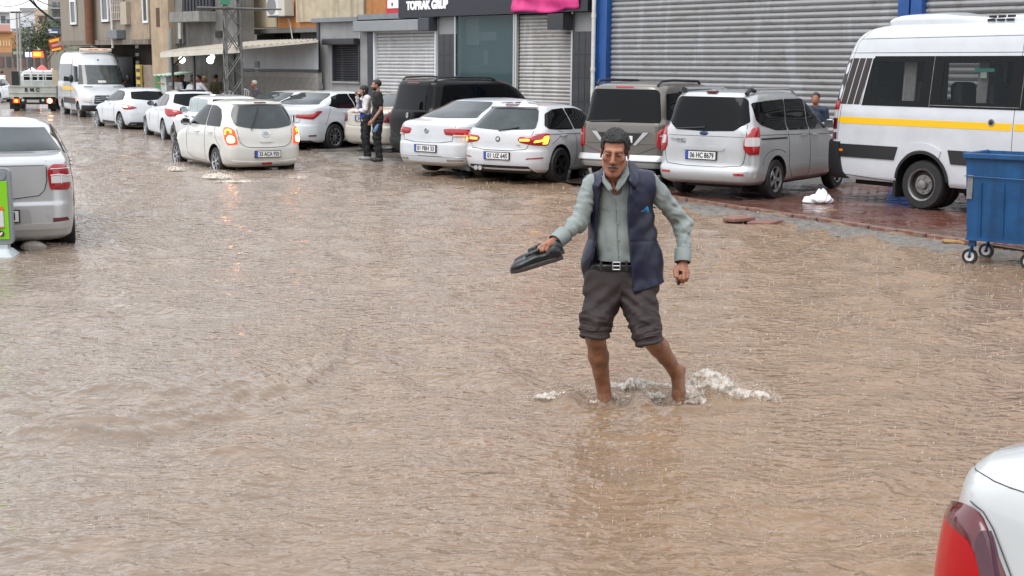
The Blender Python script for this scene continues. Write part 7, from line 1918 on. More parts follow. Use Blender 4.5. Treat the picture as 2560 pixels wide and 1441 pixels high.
    def hand_l(P):      # image right: loose fist
        kn = [Q(1694, 676, -.045), Q(1702, 679, -.062), Q(1711, 681, -.062), Q(1720, 680, -.05)]
        mid = [Q(1693, 693, -.07), Q(1700, 697, -.085), Q(1709, 698, -.085), Q(1718, 695, -.07)]
        tip = [Q(1697, 702, -.04), Q(1703, 706, -.05), Q(1709, 706, -.05), Q(1715, 702, -.04)]
        d = cap(P, WR, Q(1707, 664, -.02), .027, .029)
        for k in kn: d = smin(d, cap(P, Q(1707, 666, -.025), k, .024, .013), .012)
        f = None
        for a, b, c in zip(kn, mid, tip):
            g = smin(cap(P, a, b, .0130, .0115), cap(P, b, c, .0110, .0095), .003); f = g if f is None else smin(f, g, .0015)
        d = smin(d, f, .005)
        th = smin(cap(P, Q(1696, 666, -.03), Q(1687, 678, -.05), .0145, .0125), cap(P, Q(1687, 678, -.05), Q(1689, 691, -.07), .012, .0105), .004)
        return smin(d, th, .008)
    parts.append((hand_l, Q(1676, 716, -.12), Q(1734, 646, .03), .0035))
    # ---- legs
    KA, AA, FA_ = Q(1489, 845, -.13), Q(1508, 965, .0), Q(1514, 1035, .0)
    KB, AB = Q(1614, 838, -.20), Q(1689, 928, .05)
    def legs(P):
        d = cap(P, Q(1490, 805, -.11), KA, .068, .064); d = smin(d, ell(P, KA + np.array([0, -.035, .0], np.float32), (.044, .035, .052)), .02)
        m1 = KA * .62 + AA * .38
        d = smin(d, cap(P, KA, m1 + np.array([0, .012, 0], np.float32), .056, .063), .02); d = smin(d, cap(P, m1 + np.array([0, .01, 0], np.float32), AA, .061, .043), .02)
        d = smin(d, cap(P, AA, FA_, .042, .047), .02); d = smin(d, cap(P, FA_, FA_ + np.array([-.03, -.16, -.04], np.float32), .038, .03), .03)
        d = smin(d, ell(P, AA + np.array([.038, 0, -.055], np.float32), (.014, .016, .018)), .012)
        e = cap(P, Q(1611, 815, -.17), KB, .058, .060); e = smin(e, ell(P, KB + np.array([-.014, -.025, -.022], np.float32), (.045, .038, .045)), .02)
        m2 = KB * .62 + AB * .38
        e = smin(e, cap(P, KB, m2 + np.array([.012, .02, .012], np.float32), .060, .062), .02); e = smin(e, cap(P, m2 + np.array([.01, .01, .008], np.float32), AB, .059, .041), .02)
        hl = Q(1699, 925, .09); bl, to = Q(1697, 985, .05), Q(1700, 1015, .02)
        e = smin(e, cap(P, AB, hl, .034, .032), .02); e = smin(e, cap(P, hl, bl, .033, .040, ((0, 1, 0), .8)), .02); e = smin(e, cap(P, AB, bl, .034, .036), .02); e = smin(e, cap(P, bl, to, .040, .028), .015)
        e = smin(e, ell(P, AB + np.array([-.028, -.01, -.01], np.float32), (.014, .014, .016)), .01)
        d = smin(d, e, .01)
        return d + .0045 * vnoise(P * np.array([1, 1, .5], np.float32), 32) + .003 * vnoise(P, 60)
    parts.append((legs, Q(1450, 1060, -.30) - np.array([.02, .0, .05]), Q(1722, 775, .18), .0065))
    # core under the clothes keeps the figure continuous
    def core(P):
        d = cap(P, Q(1542, 470, .02), Q(1550, 600, .02), .08, .085); d = smin(d, cap(P, Q(1550, 600, .02), Q(1552, 700, .0), .08, .085), .05)
        for a, b, c in ((SL, EL, WL), (SR, ER, WR)): d = smin(d, cap(P, a, b, .045, .038), .03); d = smin(d, cap(P, b, c, .036, .028), .02)
        d = smin(d, cap(P, Q(1520, 705, .0), Q(1492, 800, -.10), .065, .06), .03); d = smin(d, cap(P, Q(1588, 705, .0), Q(1606, 800, -.17), .065, .06), .03)
        return d
    parts.append((core, Q(1380, 860, -.32), Q(1740, 440, .22), .014))
    me = net_mesh('body', parts, [SK, SKL], 1)
    # lower half of the figure gets the wet leg skin
    zc = np.array([p.center[2] for p in me.polygons]); lim = float(Q(1540, 780)[2])
    me.polygons.foreach_set('material_index', (zc < lim).astype(np.int32)); me.update()
    link('body', me, t)
    # ---- hair
    def hair(P):
        p = hx(P); q = np.abs(p[:, 0])
        d = ell(p, (0, .020, .040), (.0775, .103, .0875)) - .001
        d = d + .0022 * (1 - 4 * np.abs(vnoise(p * np.array([1.8, .5, .8], np.float32), 70))) + .006 * vnoise(p, 20) - .006 * np.clip(-p[:, 1] * 12, 0, 1) * np.clip((p[:, 2] - .05) * 30, 0, 1)
        # hairline: lower at the sides
        front = (-p[:, 1] - .012)
        hl = .066 + .06 * np.clip(q - .042, 0, 1) - .10 * np.clip(.012 - q * .3 - p[:, 0] * .35, -.01, .03)
        line_ = np.where(front > 0, hl - p[:, 2] , -.1)
        side = np.where(p[:, 1] > -.045, -.030 + np.clip(p[:, 1], -.05, .1) * -.45 - p[:, 2], hl - p[:, 2])
        cut = np.where(p[:, 1] < -.045, line_, side)
        # sideburn
        cut = np.minimum(cut, np.maximum(np.maximum(-.020 - p[:, 2], np.abs(p[:, 1] + .034) - .014), .055 - q))
        d = smax(d, cut, .006)
        return smax(d, -ell(np.stack([q, p[:, 1], p[:, 2]], 1), (.084, .004, -.012), (.014, .020, .032)), .004) * HS
    M_hair = mat('hair_dark_grey', (.009, .008, .008), .6, col2=(.038, .036, .036), thr=(.5, .75), scale=22, bump=.3, bscale=150)
    link('hair', net_mesh('hair', [(hair, lo, hi, .0035)], M_hair, 1), t)
    RM = Matrix.LocRotScale(V3(HC), rot.to_quaternion(), Vector((HS,) * 3))
    ho = [o for o in t.children if o.name.startswith('hair')][0]; co = np.array([v.co[:] for v in ho.data.vertices], np.float32); no = np.array([v.normal[:] for v in ho.data.vertices], np.float32)
    rg = np.random.default_rng(12); pick = rg.integers(0, len(co), 5200); sb = MB()
    R3 = np.array(rot)
    for i in pick:
        p = Vector(co[i].tolist()); n_ = Vector(no[i].tolist()); lp = hx(co[i][None])[0]
        comb = Vector((R3 @ np.array([lp[0] * 6 - .25, .55 + lp[1] * 3, -.35 - abs(lp[0]) * 5])).tolist())
        comb = (comb - n_ * comb.dot(n_)).normalized() + n_ * rg.uniform(.02, .28) + Vector(rg.normal(0, .14, 3).tolist()); comb.normalize()
        L_ = rg.uniform(.008, .020); w_ = comb.cross(n_).normalized() * .0011
        q = p - n_ * .002
        sb.add([q - w_, q + w_, q + comb * L_ * .6 + w_ * .7 + n_ * .001, q + comb * L_, q + comb * L_ * .6 - w_ * .7 + n_ * .001], [(0, 1, 2, 3, 4)])
        sb.m[-1] = 1 if (rg.uniform() < (.12 + 3.5 * max(0, abs(lp[0]) - .045))) else 0
    tag(link('hair_strands', sb.mesh('hair_strands', [mat('strand_dark', (.010, .009, .009), .5), mat('strand_grey', (.11, .105, .10), .5)]), t), kind='stuff')
    def hp(b, name, m_, smooth=True): o = b.build(name, m_, t, smooth=smooth); o.matrix_basis = RM; return o
    for s_ in (1, -1):
        e = hp(MB().ball((s_ * .029, -.0735, -.0015), .0125, 14), 'eye', mat('eye_white', (.34, .26, .22), .3))
        k = MB().lathe([(.0042, -.0121), (.0034, -.0127), (.0001, -.0130)], 14, 'y', (s_ * .029 - .001, -.0735, -.0018)).build('iris', mat('iris_dark', (.012, .007, .005), .1), e)
        pts = [(s_ * .012, -.0935, .0165), (s_ * .025, -.0955, .0195), (s_ * .040, -.088, .0185), (s_ * .050, -.0765, .0120)]
        hp(MB().tube(pts, .0042, 8, .0022, flat=.8), 'eyebrow', mat('brow_dark', (.085, .055, .042), .8))
        li = [(s_ * .015, -.0855, .001), (s_ * .024, -.0885, .0065), (s_ * .036, -.084, .006), (s_ * .044, -.076, .0)]
        hp(MB().tube(li, .0022, 6), 'eyelid', mat('lid_shadow', (.30, .13, .08), .6))
    mo = MB()
    for s_ in (1, -1): mo.tube([(s_ * .001, -.1005, -.0560), (s_ * .012, -.0975, -.0565), (s_ * .022, -.090, -.0600), (s_ * .029, -.083, -.066)], 0.0088, 8, .0058, flat=.70)
    hp(mo, 'moustache', mat('moustache_grey', (.26, .24, .23), .8, col2=(.09, .075, .07), thr=(.45, .6), scale=60, bump=.5, bscale=200))
    # ---- shirt
    def torso(P, inf=0.0, wide=1.0):
        d = cap(P, Q(1544, 492, .03), Q(1549, 600, .02), .152 * wide + inf, .148 * wide + inf, ((0, 1, 0), .78))
        d = smin(d, cap(P, Q(1549, 600, .02), Q(1551, 665, .01), .148 * wide + inf, .152 * wide + inf, ((0, 1, 0), .80)), .04)
        d = smin(d, cap(P, Q(1505, 470, .03), Q(1590, 464, .04), .085 + inf, .085 + inf, ((0, 1, 0), .95)), .05)
        d = smin(d, cap(P, Q(1541, 445, .03), Q(1541, 480, .03), .066 + inf, .11 + inf), .04)
        return d
    def shirt(P):
        d = torso(P)
        for a, b, c, sg in ((SL, EL, WL, 1), (SR, ER, WR, -1)):
            s1 = cap(P, a, b, .066, .056); s2 = cap(P, b, c, .055, .043)
            arm = smin(s1, s2, .03)
            ax = (c - b) / np.linalg.norm(c - b); al = (P - b) @ ax
            ax1 = (b - a) / np.linalg.norm(b - a); al1 = (P - a) @ ax1
            PA1 = P + al[:, None] * ax * 1.6; PA2 = P + al1[:, None] * ax1 * 1.3
            fold = -.0065 * (.5 - 5 * np.abs(vnoise(PA1 + P[:, :1] * .5, 14))) * np.clip(1.1 - np.abs(al) / .2, 0, 1)
            fold = fold - .0045 * (.5 - 5 * np.abs(vnoise(PA2 + 3, 12))) * np.clip(al1 / .08, 0, 1)
            d = smin(d, arm + fold, .03)
        fx = .005 * np.sin(P[:, 2] * 38 + P[:, 0] * 22 + 9 * vnoise(P, 5)) * np.clip((float(Q(1540, 560)[2]) - P[:, 2]) * 5, .15, 1)
        fx = fx + .003 * (1 - 4 * np.abs(vnoise(P * np.array([1.2, 1.2, .6], np.float32) + 2, 20))) + .006 * np.sin(P[:, 0] * 75 + 5 * vnoise(P + 7, 5)) * np.clip((float(Q(1540, 600)[2]) - P[:, 2]) * 6, 0, 1)
        d = d + fx - .008 * vnoise(P * np.array([1.2, 1.2, .6], np.float32), 12)
        # neck opening and belt line
        nk = cap(P, Q(1540, 425, -.05), Q(1541, 478, -.075), .060, .030); d = smax(d, -nk, .012)
        nb = cap(P, Q(1540, 400, .02), Q(1541, 458, .015), .072, .072); d = smax(d, -nb, .01)
        d = np.maximum(d, float(Q(1548, 668)[2]) - P[:, 2])
        for c, w in ((WL, (WL - EL)), (WR, (WR - ER))):
            w = w / np.linalg.norm(w); d = np.maximum(d, np.where(np.linalg.norm(P - c, axis=1) < .15, (P - c) @ w - .004, -1))
        return d
    M_sh = cloth('shirt_grey_green', (.27, .31, .30), (.185, .22, .215), .7, .08)
    sh_o = link('shirt', net_mesh('shirt', [(shirt, Q(1372, 672, -.36), Q(1745, 418, .26), .0065)], M_sh, 1), t)
    # cuffs
    for (c, e, r, L_) in ((WL, EL, .052, .075), (WR, ER, .051, .07)):
        a = V3(c); d_ = (V3(e) - a).normalized()
        q = MB(); n = 24; prof = [(-.012, r * .90), (-.010, r * .98), (.0, r * 1.0), (L_ * .5, r * 1.02), (L_, r * 1.05), (L_ + .005, r * .95)]
        up = Vector((0, 0, 1)) if abs(d_.z) < .9 else Vector((1, 0, 0)); x = d_.cross(up).normalized(); y = x.cross(d_)
        Vv = []
        for h, rr in prof:
            for k in range(n):
                an = 2 * PI * k / n; w = 1 + .03 * math.sin(3 * an + h * 40); Vv.append(a + d_ * h + (x * math.cos(an) + y * math.sin(an)) * rr * w)
        q.add(Vv, [(i * n + k, i * n + (k + 1) % n, (i + 1) * n + (k + 1) % n, (i + 1) * n + k) for i in range(len(prof) - 1) for k in range(n)])
        o = q.build('cuff', M_sh, t, smooth=True); s_ = o.modifiers.new('t', 'SOLIDIFY'); s_.thickness = .004
    # collar wings
    def wing(pts, name='collar', m_=M_sh, th=.006):
        Vv = [V3(Q(*p)) for p in pts]; o = MB().add(Vv, [tuple(range(len(Vv)))]).build(name, m_, t)
        bm = bmesh.new(); bm.from_mesh(o.data); bmesh.ops.triangulate(bm, faces=bm.faces); bmesh.ops.subdivide_edges(bm, edges=bm.edges, cuts=2, use_grid_fill=True); bm.to_mesh(o.data); bm.free()
        o.data.polygons.foreach_set('use_smooth', [True] * len(o.data.polygons))
        s_ = o.modifiers.new('t', 'SOLIDIFY'); s_.thickness = th; s_.offset = 0; return o
    wing([(1509, 424, -.035), (1505, 440, -.07), (1508, 452, -.105), (1530, 476, -.128), (1527, 462, -.125), (1513, 446, -.095), (1512, 428, -.05)])
    wing([(1568, 408, -.03), (1572, 424, -.07), (1566, 438, -.105), (1549, 458, -.128), (1537, 477, -.13), (1546, 450, -.11), (1561, 420, -.06)])
    wing([(1546, 452, -.122), (1538, 474, -.14), (1545, 480, -.142), (1562, 458, -.125), (1574, 434, -.09), (1571, 422, -.065), (1560, 440, -.10)], th=.005)
    wing([(1527, 463, -.13), (1532, 474, -.14), (1522, 480, -.142), (1506, 455, -.115), (1504, 438, -.075), (1512, 450, -.105)], th=.005)
    # placket and buttons
    def front_y(u, v):
        # walk along the viewing ray to the shirt front
        o_ = np.array([Q(u, v, -.35 + i * .004) for i in range(110)], np.float32); d = shirt(o_); i = int(np.argmax(d < 0)); return V3(o_[max(i - 1, 0)])
    pl = [front_y(1537 + (i * .9), 484 + i * 17) + Vector((0, -.002, 0)) for i in range(11)]
    for off, nm in ((-.0, 'placket_edge'),):
        MB().tube([p + Vector((off, 0, 0)) for p in pl], .0028, 5).build(nm, mat('placket_shade', (.20, .235, .225), .8), t)
    for v in (484, 522, 560, 600, 640):
        p = front_y(1543 + (v - 484) * .03, v); b = MB().lathe([(.0065, 0), (.0065, -.003), (.001, -.004)], 12, 'y').build('button', mat('button_pale', (.30, .34, .33), .4), t); b.location = p + Vector((0, .001, 0))
    MB().tube([front_y(1500 + i * 4, 519 + i * 1.6) + Vector((0, -.001, 0)) for i in range(7)], .002, 4).build('pocket_edge', mat('placket_shade', (.20, .235, .225), .8), t)
    # ---- gilet
    zq = lambda v: float(Q(1545, v)[2]); xq = lambda u: float(Q(u, 560)[0])
    zs = [zq(v) for v in (735, 700, 650, 600, 560, 500, 450, 420, 395)]
    xl = [xq(u) for u in (1462, 1468, 1483, 1489, 1491, 1496, 1505, 1510, 1512)]
    xr_ = [xq(u) for u in (1582, 1579, 1574, 1570, 1567, 1564, 1570, 1572, 1571)]
    zs_, xl_, xrr = np.array(zs), np.array(xl), np.array(xr_)
    def vest(P):
        fl = np.clip((zq(540) - P[:, 2]) / (zq(540) - zq(720)), 0, 1.1)
        cx = float(Q(1557, 600)[0])
        p = P.copy(); sx = 1 + .30 * fl; p[:, 0] = cx + (P[:, 0] - cx) / sx; p[:, 1] = .02 + (P[:, 1] - .02) / (1 + .16 * fl)
        d = cap(p, Q(1552, 495, .03), Q(1557, 640, .02), .200, .194, ((0, 1, 0), .78))
        d = smin(d, cap(p, Q(1556, 640, .02), Q(1558, 740, .01), .190, .194, ((0, 1, 0), .80)), .05)
        d = smin(d, cap(p, Q(1488, 468, .02), Q(1616, 461, .03), .088, .088), .05)
        d = smin(d, cap(p, Q(1541, 440, .04), Q(1541, 480, .03), .075, .11), .03)
        fold = .006 * np.sin(P[:, 2] * 30 - P[:, 0] * 28 + 8 * vnoise(P, 4)) + .010 * vnoise(P * np.array([1, 1, .45], np.float32), 11) + .005 * vnoise(P, 26)
        d = d - .004 + fold
        # quilted upper seams
        d = d + .004 * np.exp(-((P[:, 2] - zq(598)) / .006) ** 2)
        L_ = np.interp(P[:, 2], zs_, xl_); R_ = np.interp(P[:, 2], zs_, xrr)
        op = np.maximum(np.maximum(L_ - P[:, 0], P[:, 0] - R_), P[:, 1] - .02)
        d = smax(d, -op, .006)
        hem = zq(722) + .24 * (P[:, 0] - xq(1582)) * (P[:, 0] > xq(1582)) + np.where(P[:, 0] < xq(1500), .0, 0)
        hemL = zq(706) + (-.5) * (xq(1466) - P[:, 0]) * -1 * 0 + np.clip((P[:, 0] - xq(1450)) * .9, 0, .2) - .01
        hm = np.where(P[:, 0] > xq(1540), hem, hemL)
        d = np.maximum(d, hm - P[:, 2])
        for S_, u_ in ((SL, 1458), (SR, 1645)):
            sg = -1 if u_ < 1540 else 1
            o_ = .120 if sg < 0 else .088; ah = cap(P, S_ + np.array([sg * o_, -.0, -.01], np.float32), S_ + np.array([sg * (o_ + .03), 0, -.10], np.float32), .085, .080)
            d = smax(d, -ah, .008)
        nk = cap(P, Q(1541, 392, .0), Q(1541, 452, .0), .082, .080); d = smax(d, -nk, .006)
        return d
    M_ve = mat('gilet_navy', (.0075, .0095, .036), .45, var=.2, scale=5, col2=(.0045, .006, .020), bump=.12, bscale=160)
    vo = link('gilet', net_mesh('gilet', [(vest, Q(1425, 745, -.26), Q(1690, 405, .30), .0065)], M_ve, 1), t)
    def rayhit(fn, u, v, a=-.35):
        o_ = np.array([Q(u, v, a + i * .004) for i in range(110)], np.float32); d = fn(o_); i = int(np.argmax(d < 0)); return V3(o_[max(i - 1, 0)])
    # zip edges and piping
    M_zip = mat('zip_dark', (.004, .005, .016), .5)
    zl = [rayhit(vest, u, v) + Vector((0, -.001, 0)) for u, v in ((1501, 470), (1494, 520), (1489, 560), (1486, 600), (1480, 650), (1465, 695))]
    zr = [rayhit(vest, u, v) + Vector((0, -.001, 0)) for u, v in ((1573, 450), (1568, 500), (1570, 560), (1574, 600), (1578, 650), (1582, 690), (1584, 718))]
    MB().tube(zl, .006, 6).build('zip_edge', M_zip, t, smooth=True); MB().tube(zr, .006, 6).build('zip_edge', M_zip, t, smooth=True)
    # fold down collar of the gilet, right side of the picture
    wing([(1571, 402, .02), (1585, 408, .03), (1597, 424, .01), (1600, 452, -.09), (1588, 474, -.125), (1571, 452, -.115), (1570, 425, -.06)], 'gilet_collar', M_ve, .012)
    wing([(1508, 420, .0), (1498, 430, .0), (1488, 447, -.05), (1486, 468, -.10), (1497, 474, -.12), (1506, 452, -.11), (1508, 435, -.06)], 'gilet_collar', M_ve, .012)
    # little bright blue emblem
    c = rayhit(vest, 1612, 524)
    em = MB().add([c + Vector(q) for q in ((-.026, -.016, -.012), (.0, -.016, .005), (.012, -.016, .020), (.020, -.016, .012), (.022, -.016, -.012))], [(0, 1, 2, 3, 4)])
    eo = em.build('emblem', mat('emblem_cyan', (.02, .30, .62), .4), t); s_ = eo.modifiers.new('t', 'SOLIDIFY'); s_.thickness = .004
    MB().tube([c + Vector(q) for q in ((-.015, -.019, -.006), (.002, -.019, .0), (.012, -.019, .008), (.014, -.019, -.006), (-.012, -.019, -.0065))], .0018, 4).build('emblem_line', mat('navy_line', (.01, .02, .08), .5), eo)
    # ---- trousers
    TA, TB = Q(1488, 822, -.12), Q(1619, 838, -.195)
    def trousers(P):
        d = cap(P, Q(1518, 672, .0), Q(1582, 672, .0), .127, .127, ((0, 1, 0), .92)); d = smin(d, cap(P, Q(1512, 708, .0), Q(1592, 706, .0), .134, .134, ((0, 1, 0), .98)), .05)
        l1 = smin(cap(P, Q(1513, 722, -.02), TA, .124, .092), cap(P, TA, TA + np.array([0, 0, .06], np.float32), .096, .100), .02)
        l2 = smin(cap(P, Q(1590, 722, -.02), TB, .124, .087), cap(P, TB, TB * .8 + Q(1590, 722, -.02) * .2, .090, .098), .02)
        def fold(c0, c1, ph):
            ax = (c1 - c0) / np.linalg.norm(c1 - c0); al = (P - c0) @ ax; L_ = float(np.linalg.norm(c1 - c0))
            w = np.clip((al - L_ * .35) / (L_ * .5), 0, 1)
            PS = P + al[:, None] * ax * 1.8
            return -.011 * (.35 - 5 * np.abs(vnoise(PS + ph, 9))) * w - .005 * (.5 - 5 * np.abs(vnoise(PS + ph + 7, 19))) * w
        d = smin(d, smin(l1 + fold(Q(1513, 722, -.02), TA, 1), l2 + fold(Q(1590, 722, -.02), TB, 5), .012), .03)
        d = d + .007 * np.sin((P[:, 0] - float(Q(1550, 700)[0])) * 60 + (P[:, 2] - zq(740)) * 70 * np.sign(P[:, 0] - float(Q(1550, 700)[0])) + 5 * vnoise(P, 5)) * np.clip(1 - np.abs(P[:, 2] - zq(742)) / .13, 0, 1)
        d = d + .004 * vnoise(P, 10) - .0045 * (1 - 5 * np.abs(vnoise((P + P[:, 2:3] * np.sign(P[:, :1]) * .5) * np.array([.8, .8, 1.2], np.float32) + 4, 13)))
        d = np.maximum(d, P[:, 2] - zq(658))
        for (c, a_) in ((TA, Q(1491, 760, -.09)), (TB, Q(1598, 760, -.15))):
            w = (c - a_) / np.linalg.norm(c - a_); d = np.maximum(d, np.where(np.linalg.norm(P - c, axis=1) < .22, (P - c) @ w - .022 + .010 * vnoise(P, 12), -1))
        return d
    M_tr = mat('trousers_brown', (.040, .027, .027), .75, var=.2, scale=6, col2=(.025, .018, .018), bump=.15, bscale=200)
    link('trousers', net_mesh('trousers', [(trousers, Q(1435, 880, -.36), Q(1668, 645, .22), .0068)], M_tr, 1), t)
    # rolled cuffs
    for (c, a_, r) in ((TA, Q(1491, 760, -.09), .089), (TB, Q(1598, 760, -.15), .083)):
        w = (c - a_) / np.linalg.norm(c - a_)
        def roll(P, c=c, w=w, r=r):
            al = (P - c) @ w; pr = P - c - al[:, None] * w; rd = np.linalg.norm(pr, axis=1)
            ang = np.arctan2(pr[:, 1], pr[:, 0])
            a2 = al + .008 * np.sin(ang * 2 + 1) + .006 * vnoise(P, 12)
            d = np.minimum(np.hypot((rd - r * .96) * 1.3, a2 + .002) - .017, np.hypot((rd - r * .91) * 1.3, a2 - .024) - .015)
            d = smin(d, np.hypot((rd - r * .95), a2 - .050) - .012, .008)
            return d + .006 * vnoise(P, 26)
        link('rolled_hem', net_mesh('hem', [(roll, c - .15, c + .15, .006)], M_tr, 1), t)
    # belt
    def belt(P):
        d = np.abs(cap(P, Q(1518, 672, .0), Q(1582, 672, .0), .132, .132, ((0, 1, 0), .92))) - .007
        return smax(d, np.abs(P[:, 2] - zq(665) + .06 * (P[:, 0] ** 2)) - .024, .004)
    M_belt = mat('belt_leather', (.008, .008, .009), .35)
    link('belt', net_mesh('belt', [(belt, Q(1468, 690, -.2), Q(1636, 640, .2), .006)], M_belt, 1), t)
    def frame(c, w, h, r): 
        b = MB()
        for a, b_ in (((-w, 0, -h), (w, 0, -h)), ((-w, 0, h), (w, 0, h)), ((-w, 0, -h), (-w, 0, h)), ((w, 0, -h), (w, 0, h)), ((-w, 0, 0), (w * .9, 0, 0))): b.tube([c + Vector(a), c + Vector(b_)], r, 6)
        return b
    bc = rayhit(belt, 1541, 665) + Vector((0, -.006, 0))
    frame(bc, .022, .022, .0042).build('buckle', M_chr, t, smooth=True)
    for u in (1502, 1566): 
        c = rayhit(belt, u, 665); MB().box(-.007, .007, -.006, .002, -.03, .03).build('belt_loop', M_tr, t).location = c
    # phone in the fist
    ph = MB().box(-.009, .009, -.03, .03, -.045, .045).build('held_phone', mat('phone_black', (.006, .006, .007), .2), None, bevel=.004)
    pp = V3(Q(1697, 692, -.05)) + base; ph.location = pp; ph.rotation_euler = (.2, .1, .1); tag(ph, 'black phone barely showing inside the fist of the wading man', 'phone')
    # ---- pair of shoes
    def shoe(P):
        x, y, z = P.T
        w = np.interp(x, [0, .03, .10, .16, .23, .29, .315], [.026, .034, .030, .037, .043, .034, .012])
        top = np.interp(x, [-.01, .02, .05, .11, .16, .20, .26, .31], [.085, .095, .085, .080, .088, .072, .050, .034])
        d = np.maximum(np.maximum(np.hypot(np.maximum(np.abs(y) - w * .35, 0) / 1.0, np.maximum(z - top * .45, 0) * .95) - np.minimum(w * .65, top * .55), -z + .010), np.maximum(-x + .0, x - .312))
        e = ell(P, (.255, 0, .022), (.062, .044, .034)); d = smin(d, e, .02)
        d = smin(d, ell(P, (.04, 0, .045), (.042, .037, .055)), .02)
        d = smax(d, -ell(P, (.075, 0, .100), (.062, .024, .050)), .008)
        d = smax(d, -z + .010, .004)
        d = smin(d, cap(P, (.13, .0, .082), (.20, .0, .070), .014, .012), .010)
        for xx in (.145, .165, .185): d = smin(d, cap(P, (xx, -.022, .082 - (xx - .145) * .5), (xx + .004, .022, .082 - (xx - .145) * .5), .0035, .0035), .003)
        return d + .0025 * vnoise(P, 35)
    def sole(P):
        x, y, z = P.T
        w = np.interp(x, [0, .04, .10, .16, .24, .29, .322], [.024, .036, .032, .040, .046, .038, .006])
        d = np.maximum(np.maximum(np.abs(y) - w, np.maximum(-x - .004, x - .322)), np.abs(z - .004 - .010 * (x < .09)*0) - .011)
        return d - .003
    ms = net_mesh('upper', [(shoe, (-.03, -.07, -.01), (.34, .07, .13), .0042)], mat('shoe_leather', (.010, .011, .013), .28, bump=.2, bscale=50), 1)
    mo_ = net_mesh('sole', [(sole, (-.03, -.07, -.03), (.35, .07, .04), .004)], mat('shoe_sole', (.05, .045, .042), .6, var=.2), 1)
    heel, toe = Q(1405, 644, -.27), Q(1279, 681, -.27)
    for k, (off, lab, rx) in enumerate(((Vector((0, 0, 0)), 'black leather lace up shoe held in front, nearer of the pair', .0), (Vector((.012, .075, .022)), 'black leather lace up shoe held behind its mate, farther of the pair', .12))):
        a = V3(heel) + base + off; d_ = (V3(toe) - V3(heel)); L_ = d_.length / .318; d_.normalize()
        st = thing('shoe', lab, 'shoe', a, group='pair of shoes in the hand')
        zz = Vector((0, -.05, 1)); yy = zz.cross(d_).normalized(); zz = d_.cross(yy)
        Mx = Matrix((( d_.x, yy.x, zz.x, a.x), (d_.y, yy.y, zz.y, a.y), (d_.z, yy.z, zz.z, a.z), (0, 0, 0, 1))) @ Matrix.Scale(L_ * (1 - .02 * k), 4) @ Matrix.Rotation(rx, 4, 'X')
        st.matrix_basis = Mx
        link('upper', ms, st); link('sole', mo_, st)
        MB().tube([(.12, -.02, .088), (.11, -.035, .080), (.12, -.042, .065)], .0018, 5).build('lace', M_rub, st)
wader()

